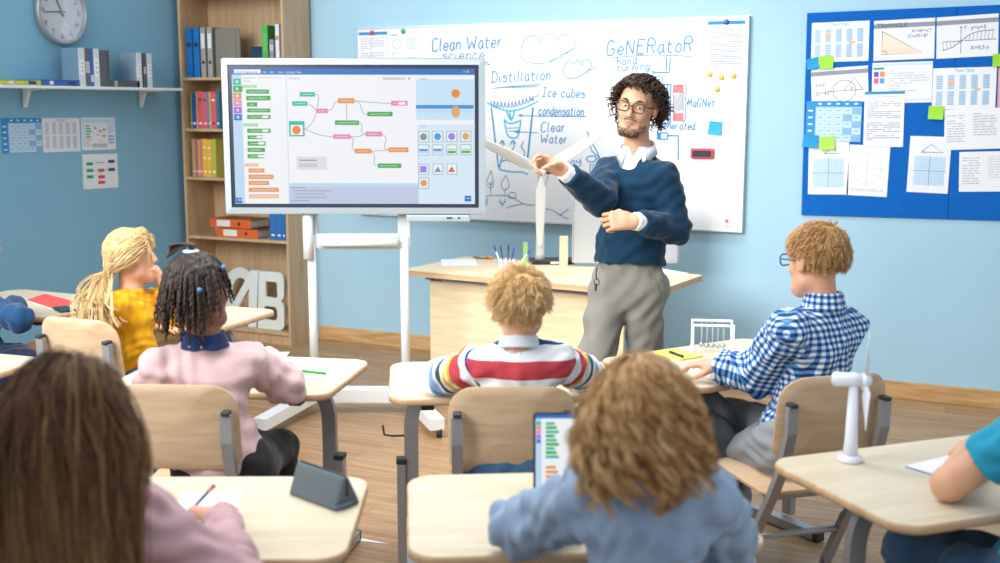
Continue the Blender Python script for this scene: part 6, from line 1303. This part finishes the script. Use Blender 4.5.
s.cloth('top', s.torso+arm, coat('yellow_jersey', '#e0a41c', bump=.12), .011, planes=[((0, 0, .48), -Z)], subs=[cap(s.N-Z*.02, s.N+Z*.10, .050, .062, k=.01)], amp=.005, wl=.06, seed=8)
s.cloth('jeans', [p for p in s.legs]+s.seatp, JEANS, .010, planes=[((0, 0, .08), -Z)], amp=.004, seed=5); shoes(s, s.ank, F, SHOEW, .85); s.eyes(None, '#9a7c50')
HL_ = hair_mat('hair_pale_blond', '#b48c56', '#dfc08a', '#f8e6bf', .42); tie = q(108.5, 270, -.16) if False else s.X(0, -.118, -.075)
P, Nn, D = s.scalp(420, 21, lambda x, y, z: (z > -.62+.42*(y > .0)) & ~((y > .80) & (z < .35)) & ~((y > .45) & (z < .1))); r = np.random.default_rng(3); front = (D[:, 1] > .45)
paths = []; S_n = 14
for i in range(len(P)):
    p, nn = P[i], Nn[i]
    if front[i] and r.random() < .6:   # fringe and loose front locks
        sx = np.sign(D[i, 0]) or 1
        if abs(D[i, 0]) < .55: e = s.X(D[i, 0]*.085, .094, .008-.025*r.random()); c1 = p+nn*.012+s.Rm[1]*.012; paths.append(catmull([p, c1, mid(c1, e, .6)+nn*.006, e], 6)[:S_n])
        else: e = s.X(sx*(.082+.006*r.random()), .045+.03*r.random(), -.05-.04*r.random()); c1 = s.X(sx*.086, .05, .03); paths.append(catmull([p, c1, mid(c1, e, .5)+s.Rm[0]*sx*.004, e], 6)[:S_n])
    else:
        mm = mid(p, tie, .5); o_ = mm-s.H; o_ = o_/np.linalg.norm(o_); mm = s.H+o_*(.105*s.sc+.006*r.random()); m1 = mid(p, tie, .25); o_ = nrm(m1-s.H); m1 = s.H+o_*.108*s.sc; m2 = mid(p, tie, .78); o_ = nrm(m2-s.H); m2 = s.H+o_*max(.104*s.sc, np.linalg.norm(m2-s.H))
        Q_ = [p, m1, mm, m2, tie+r.normal(size=3)*.006]; C_ = catmull(Q_, 4); paths.append([C_[int(round(k*(len(C_)-1)/(S_n-1)))] for k in range(S_n)])
m_ = [len(p_) for p_ in paths]; G = np.array([[p_[int(round(k*(len(p_)-1)/(S_n-1)))] for k in range(S_n)] for p_ in paths]); C, idx = clump(G, 9, .0040, 3, .6); s.hair(C, .0014, HL_, 4, idx, capt=.009, low=(-.02, -.055), front=(.066, .06))
n_ = 110; P0 = tie+r.normal(size=(n_, 3))*.009; end = PB(96, 322, b0-.20); dirs = nrm(tie-s.H-Z*.02)
G = []
for i in range(n_):
    sp = r.normal(size=3)*np.array([.034, .03, .03]); G.append(catmull([P0[i], P0[i]+dirs*.035+sp*.35, mid(tie, end, .5)+dirs*.045+sp, end+sp*1.2+Z*.03*r.normal()], 7))
G = wave(np.array(G), .008, 1.6, 9); C, idx = clump(G, 9, .0045, 5, .6); s.hair(C, .0014, HL_, 8, idx, capt=0, name='ponytail', taper=.3)
s.part('hair_tie', MB().tube([tie+np.cross(dirs, Z)*.017*cos(a)+np.cross(np.cross(dirs, Z), dirs)*.017*sin(a)+dirs*.004 for a in np.linspace(0, 2*pi, 16)], .006, 8), M_ALUD, 'dark hair tie')
# ================= boy in the checked shirt
b0 = 3.86
F = nrm(F0*.78-.62*rt0); s = Fig('boy with sandy hair and blue glasses in a blue and white checked shirt', q(818, 450), skin('fair', '#dba688'), .0055)
s.head(q(816, 260), F0*.88-.52*rt0-.10*Z, Z-.03*rt0, .99); s.neck(q(822, 302, .0), .048)
SL, SR = q(786, 330, -.10), q(846, 326, .08); EL, ER = q(757, 376, .03), q(800, 388, .26); WL, WR = PZ(722, 366, .785), PZ(752, 366, .775)
pv = q(818, 0, -.02); pv[2] = .56; J = dict(neck=q(822, 312), chest=q(817, 352, .0), waist=mid(q(817, 400), pv, .3), pelvis=pv, SL=SL, SR=SR)
Rr_ = nrm(np.cross(F, Z)); K1 = q(733, 455, .16); K2 = pv+F*.40+Rr_*.10-Z*.02
seated(s, J, F, .15, [(SL, EL, WL), (SR, ER, WR)], [(WL, nrm(-rt0*.8+F0*.6), -Z*.9+rt0*.1, 1, .95, (.35,)*4, .4), (WR, nrm(-rt0+F0*.5), -Z, -1, .92, (.3,)*4, .4)], [(pv-Rr_*.08, K1, K1+rt0*.03+F0*.03), (pv+Rr_*.08, K2, K2)], w=1.08, armr=(.047, .039, .036, .027)); s.finish()
arm = [cap(SL, EL, .056, .054, k=.03, g=1), cap(EL, WL, .055, .047, k=.02, g=1, cut='b'), cap(SR, ER, .054, .052, k=.03, g=2), cap(ER, WR, .050, .045, k=.02, g=2, cut='b')]
s.cloth('checked_shirt', s.torso+arm+[cap(J['waist'], pv+Z*.02, .125, .14, k=.04, flat=(F, .85))], [plaid_mat('checks_body', 'pu', 'pv'), plaid_mat('checks_sleeve', 'su', 'sv')], .013, planes=[((0, 0, .49), -Z)], subs=[cap(s.N-Z*.02, s.N+Z*.12, .058, .07, k=.01)], amp=.006, wl=.075, seed=13, attr=(s.N, s.R, s.F, Z, {1: (SL, EL, WL), 2: (SR, ER, WR)}))
V, Q = solid([cap(s.N-Z*.020-F*.008, s.N+Z*.035-F*.006, .073, .060, k=.01, cut='ab')], .005, .002, subs=[cap(s.N-Z*.04, s.N+Z*.12, .055, .057, k=.004)])
X4 = V-s.N; qobj('collar', V, Q, MATS.get('x') or bpy.data.materials['checks_body'], s.o, s.base, attrs=dict(pu=np.arctan2(X4@s.R, X4@s.F)*.065, pv=X4[:, 2]))
s.cloth('trousers', [p for p in s.legs]+s.seatp, coat('light_grey_trousers', '#8f949a', bump=.15), .014, planes=[((0, 0, .08), -Z)], amp=.006, wl=.08, seed=5); shoes(s, s.ank, F, SHOEW, .95); s.eyes('#2a4f8a', '#7a5a38')
HS = hair_mat('hair_sandy', '#936538', '#c69a64', '#e9c898', .45); short_hair(s, HS, 760, 9, .030, .003, 5, .0011, crit=lambda x, y, z: (z > -.62+.40*(y > -.25)) & ~((y > .5) & (z < .50)) & ~((y > .08) & (z < .0)) & ~((abs(x) > .82) & (z < -.1)), wig=.15, capt=.006, low=(-.02, -.05), fr=.45)
# ================= wavy haired child in the foreground
b0 = 2.14
F = nrm(F0+.02*rt0); s = Fig('child with wavy golden hair and pale blue shirt in the middle foreground', q(648, 520), skin('fair', '#dba688'), .006)
s.head(q(641, 418, -.02), F0-.08*rt0-.12*Z, Z, .94); s.neck(q(645, 472, .04), .045)
SL, SR = q(592, 500, .03), q(706, 498, .03); EL, ER = PZ(519, 528, .78), PZ(724, 545, .78); WL, WR = PZ(566, 506, .77), PZ(684, 506, .77)
pv = q(648, 0, -.04); pv[2] = .545; J = dict(neck=q(646, 478, .02), chest=q(647, 530, .0), waist=mid(q(647, 600), pv, .3), pelvis=pv, SL=SL, SR=SR)
seated(s, J, F, .13, [(SL, EL, WL), (SR, ER, WR)], [(WL, F0+.2*rt0, -Z, 1, .85, (.4,)*4, .3), (WR, F0-.4*rt0, -Z, -1, .85, (.4,)*4, .3)], w=1.12); s.finish()
arm = [cap(SL, EL, .052, .050, k=.03, g=1), cap(EL, WL, .048, .040, k=.02, g=1, cut='b'), cap(SR, ER, .052, .050, k=.03, g=2), cap(ER, WR, .048, .040, k=.02, g=2, cut='b')]
SHB = coat('pale_blue_cotton', '#93a8c2', bump=.06, bs=500); s.cloth('shirt', s.torso+arm, SHB, .013, planes=[((0, 0, .48), -Z)], subs=[cap(s.N-Z*.01, s.N+Z*.12, .052, .065, k=.01)], amp=.008, wl=.065, seed=23)
s.cloth('collar', [cap(s.N-Z*.034-F*.006, s.N+Z*.022, .083, .060, k=.01, cut='ab')], SHB, .003, amp=.002, subs=[cap(s.N-Z*.05, s.N+Z*.12, .056, .055, k=.004)])
s.cloth('trousers', [p for p in s.legs]+s.seatp, JEANS, .010, planes=[((0, 0, .08), -Z)], amp=.004, seed=5); shoes(s, s.ank, F, SHOE, .85); s.eyes()
HG = hair_mat('hair_golden', '#86592f', '#d2a267', '#fce6ba', .32); P, Nn, D = s.scalp(360, 31, lambda x, y, z: (z > -.60+.40*(y > -.1)) & ~((y > .55) & (z < .5)) & ~((y > .25) & (z < .1))); r = np.random.default_rng(13)
w0 = s.X(.0, -.02, .13)
def comb(p, k): d = p-w0; d /= np.linalg.norm(d, axis=1)[:, None]+1e-9; return d*(1.0 if k < 9 else .25)
G = grow(P, Nn*.9, 24, (r.uniform(.105, .17, 360)+.03*(D[:, 1] > .2))/24, coll_head(s, [cap(s.N-Z*.05, s.N+Z*.06, .05, k=.03)]+s.torso), .009*r.uniform(.4, 1.5, 360), comb, .8, 8, .10, .08); G = wave2(G, D, s.Rm, .021, 1.9); G = wave(G, .004, 1.5, 12); C, idx = clump(G, 18, .0042, 9, .7)
s.hair(C, .0010, HG, 7, idx, capt=.009, low=(-.02, -.05), front=(.07, .05))
# ================= long haired girl in the lower left
b0 = 1.98
F = nrm(F0+.15*rt0); s = Fig('girl with very long brown hair and dusty pink blouse in the lower left', q(78, 520), skin('fair', '#dba688'), .006)
s.head(q(71, 426, -.02), F0+.10*rt0-.18*Z, Z, .90); s.neck(q(75, 490, .04), .045)
SL, SR = q(18, 522, .03), q(140, 518, .05); EL, ER = PZ(-42, 566, .78), PZ(236, 588, .785); WL, WR = PZ(10, 520, .77), PZ(222, 518, .768)
pv = q(78, 0, -.06); pv[2] = .545; J = dict(neck=q(76, 498, .02), chest=q(78, 556, .0), waist=mid(q(78, 620), pv, .3), pelvis=pv, SL=SL, SR=SR)
seated(s, J, F, .13, [(SL, EL, WL), (SR, ER, WR)], [(WL, F0+.3*rt0, -Z, 1, .85, (.4,)*4, .3), (WR, nrm(F0*.75-.75*rt0-.05*Z), nrm(-Z*.6-rt0*.5+F0*.2), -1, .95, (.75, .8, .85, .9), .8)], w=1.12); s.finish()
arm = [cap(SL, EL, .050, .048, k=.03, g=1), cap(EL, WL, .046, .040, k=.02, g=1, cut='b'), cap(SR, ER, .050, .042, k=.03, g=2), cap(ER, WR-nrm(WR-ER)*.025, .036, .025, k=.02, g=2, cut='b')]
s.cloth('blouse', s.torso+arm, coat('dusty_pink', '#c9a5ab', bump=.1, bs=420), .014, planes=[((0, 0, .48), -Z)], subs=[cap(s.N-Z*.01, s.N+Z*.12, .052, .065, k=.01)], amp=.007, wl=.07, seed=33)
s.cloth('trousers', [p for p in s.legs]+s.seatp, JEANS, .010, planes=[((0, 0, .08), -Z)], amp=.004, seed=5); shoes(s, s.ank, F, SHOE, .85); s.eyes()
HW = hair_mat('hair_long_brown', '#2c190d', '#5e3c22', '#c8a06e', .34); P, Nn, D = s.scalp(420, 41, lambda x, y, z: (z > -.55+.45*(y > -.1)) & ~((y > .60) & (z < .5)) & ~((y > .3) & (z < .1))); r = np.random.default_rng(17); sgn = np.sign(D[:, 0]+.05)
def comb(p, k):
    return s.Rm[0]*D[:, :1]*(.8 if k < 7 else .02)-s.Rm[1]*(.55*(1+D[:, 1:2]) if k < 12 else .05)
G = grow(P, Nn*.6, 34, (r.uniform(.36, .50, len(P)))/34, coll_head(s, [cap(s.N-Z*.05, s.N+Z*.06, .05, k=.03)]+s.torso+s.arms[:1]+s.arms[2:3]), .009+.007*r.uniform(0, 1.5, len(P)), comb, 1.0, 8, .04, .2); G = wave2(G, D, s.Rm, .007, 1.3); C, idx = clump(G, 15, .0060, 9, .7)
s.hair(C, .0011, HW, 7, idx, capt=.009, low=(-.02, -.05), front=(.07, .05), ombre=.45)
pn_a = WR+nrm(F0*.75-.75*rt0)*.085+Z*.01; pen(PZ(193, 508, DZ+.006), pn_a+np.array([0, 0, .045])+rt0*.03, .0042, '#46508f', '#c23a50', 'dark blue pen in the hand of the long haired girl')
# ================= child in dark blue at the left edge
b0 = 4.95
F = nrm(F0+.35*rt0); s = Fig('child in a dark blue sweater cut off by the left edge', q(-22, 380), skin('brown_light', '#9a6a4e'), .007)
s.head(q(-25, 258), F, Z, .93); s.neck(q(-20, 294, .0), .043)
SL, SR = q(-52, 315), q(-6, 310, .04); EL, ER = q(-50, 345, .15), PZ(20, 319, .785); WL, WR = PZ(-20, 318, .77), PZ(14, 305, .77)
pv = q(-20, 0); pv[2] = .55; J = dict(neck=q(-20, 300), chest=q(-22, 325, .0), waist=mid(q(-22, 350), pv, .25), pelvis=pv, SL=SL, SR=SR); K2 = q(42, 352, .40); K1 = pv+F*.36-rt0*.08
seated(s, J, F, .13, [(SL, EL, WL), (SR, ER, WR)], [(WL, F, -Z, 1, .85, (.3,)*4, .3), (WR, nrm(F0*.8-rt0*.4), -Z, -1, .85, (.3,)*4, .3)], [(pv-rt0*.07, K1, K1), (pv+rt0*.08, K2, K2)], w=1.08); s.finish()
arm = [cap(SL, EL, .050, .045, k=.03), cap(EL, WL, .043, .036, k=.02, cut='b'), cap(SR, ER, .050, .042, k=.03), cap(ER, WR, .041, .034, k=.02, cut='b')]
s.cloth('sweater', s.torso+arm, coat('dark_blue_knit', '#1f4670'), .012, planes=[((0, 0, .49), -Z)], subs=[cap(s.N-Z*.02, s.N+Z*.10, .050, .062, k=.01)], amp=.005, wl=.07, seed=43)
s.cloth('shorts', s.seatp+[cap(pv-rt0*.07, mid(pv, K1, .4), .085, .078, k=.03, cut='b'), cap(pv+rt0*.08, mid(pv, K2, .25), .085, .078, k=.03, cut='b')], coat('navy_shorts', '#22304a'), .006, amp=.004); shoes(s, s.ank, F, SHOE, .85); s.eyes(); short_hair(s, HB, 300, 6, .05, .01, 6, .0014, wig=.3)
# ================= child in a turquoise shirt at the right edge
b0 = 2.62
F = nrm(F0*.72-.70*rt0); R_x = nrm(np.cross(F, Z)); s = Fig('child in a turquoise shirt at the right edge, only one arm in view', q(1075, 520), skin('fair', '#dba688'), .006)
SL, SR = q(1036, 428, .02), q(1120, 420, .22); EL, ER = PZ(949, 484, .765), PZ(1080, 460, .78); WL, WR = PZ(966, 453, .78), PZ(1010, 440, .785)
s.head(q(1068, 330, .10), F-.15*Z, Z, .93); s.neck(q(1075, 395, .10), .045)
pv = q(1085, 0, .02); pv[2] = .545; J = dict(neck=q(1076, 402, .10), chest=q(1080, 450, .08), waist=mid(q(1082, 500, .06), pv, .3), pelvis=pv, SL=SL, SR=SR); K1 = q(965, 572, .10)
seated(s, J, F, .13, [(SL, EL, WL), (SR, ER, WR)], [(WL, nrm(WL-EL), -Z, 1, .85, (.35,)*4, .4), (WR, nrm(-rt0*.8+F0*.3+Z*.05), -Z*.8-rt0*.2, -1, .86, (.7,)*4, .8)], [(pv-R_x*.07, K1, K1), (pv+R_x*.08, pv+F*.38+R_x*.1-Z*.03, pv+F*.38+R_x*.1)], w=1.05, armr=(.044, .043, .039, .026)); s.finish()
s.cloth('t_shirt', s.torso+[cap(SL, mid(SL, EL, .54), .052, .054, k=.03, cut='b'), cap(SR, mid(SR, ER, .6), .052, .054, k=.03, cut='b')], coat('turquoise_jersey', '#2f9dc0', bump=.1), .011, planes=[((0, 0, .49), -Z)], subs=[cap(s.N-Z*.01, s.N+Z*.12, .052, .065, k=.01)], amp=.005, wl=.07, seed=53)
s.cloth('jeans', [p for p in s.legs]+s.seatp, JEANS, .012, planes=[((0, 0, .08), -Z)], amp=.005, seed=5); shoes(s, s.ank, F, SHOE, .85); s.eyes(); short_hair(s, HS, 300, 6, .05, .01, 7, .0014, wig=.3)
pen(PZ(985, 446, DZ+.004), PZ(1000, 432, DZ+.06), .0042, '#6a3a42', '#3a2a30', 'dark red pencil held at the right edge of the photo')
# ------------------------------------------------------------------ camera, light, view
cd = bpy.data.cameras.new('camera'); cam = bpy.data.objects.new('camera', cd); COL.objects.link(cam); SC.camera = cam
cd.sensor_width = 36; cd.lens = CF/1000*36; cd.clip_start = .05
cam.matrix_world = M4of(CAM, rt, upv, -fw)
cd.dof.use_dof = True; cd.dof.focus_distance = 5.2; cd.dof.aperture_fstop = 2.6
w = bpy.data.worlds.new('world'); SC.world = w; w.use_nodes = True; bg = w.node_tree.nodes['Background']; bg.inputs['Color'].default_value = (.84, .92, 1, 1); bg.inputs['Strength'].default_value = .78
def area(name, loc, tgt, sx, sy, power, col=(1, 1, 1), spread=180):
    l = bpy.data.lights.new(name, 'AREA'); l.shape = 'RECTANGLE'; l.size = sx; l.size_y = sy; l.energy = power; l.color = col; l.spread = rad(spread)
    o = bpy.data.objects.new(name, l); COL.objects.link(o); o.location = loc; d = Vector(tgt)-Vector(loc); o.rotation_euler = d.to_track_quat('-Z', 'Y').to_euler(); return o
area('window_light', (-3.9, 1.0, 3.0), (-2.4, 6.9, .9), 3.2, 2.2, 96, (1, .985, .95), 88)
area('overhead_fill', (-2.2, 3.7, 3.1), (-2.2, 3.7, 0), 1.8, .8, 38, (1, .97, .92), 120)  # added overhead fill without a fitting, brightens hair and desk tops
area('overhead_fill', (-1.6, 2.0, 3.1), (-1.6, 2.0, 0), 1.8, .8, 10, (1, .97, .92), 120)  # weaker added fill above the front desks
area('overhead_fill', (-2.3, 5.75, 3.1), (-2.3, 5.85, 0), 1.8, .6, 20, (1, .98, .95), 125)  # added fill that lifts the lower whiteboard and the teacher desk
SC.view_settings.view_transform = 'Standard'; SC.view_settings.look = 'None'; SC.view_settings.gamma = 1; SC.view_settings.use_curve_mapping = False; SC.view_settings.exposure = .05
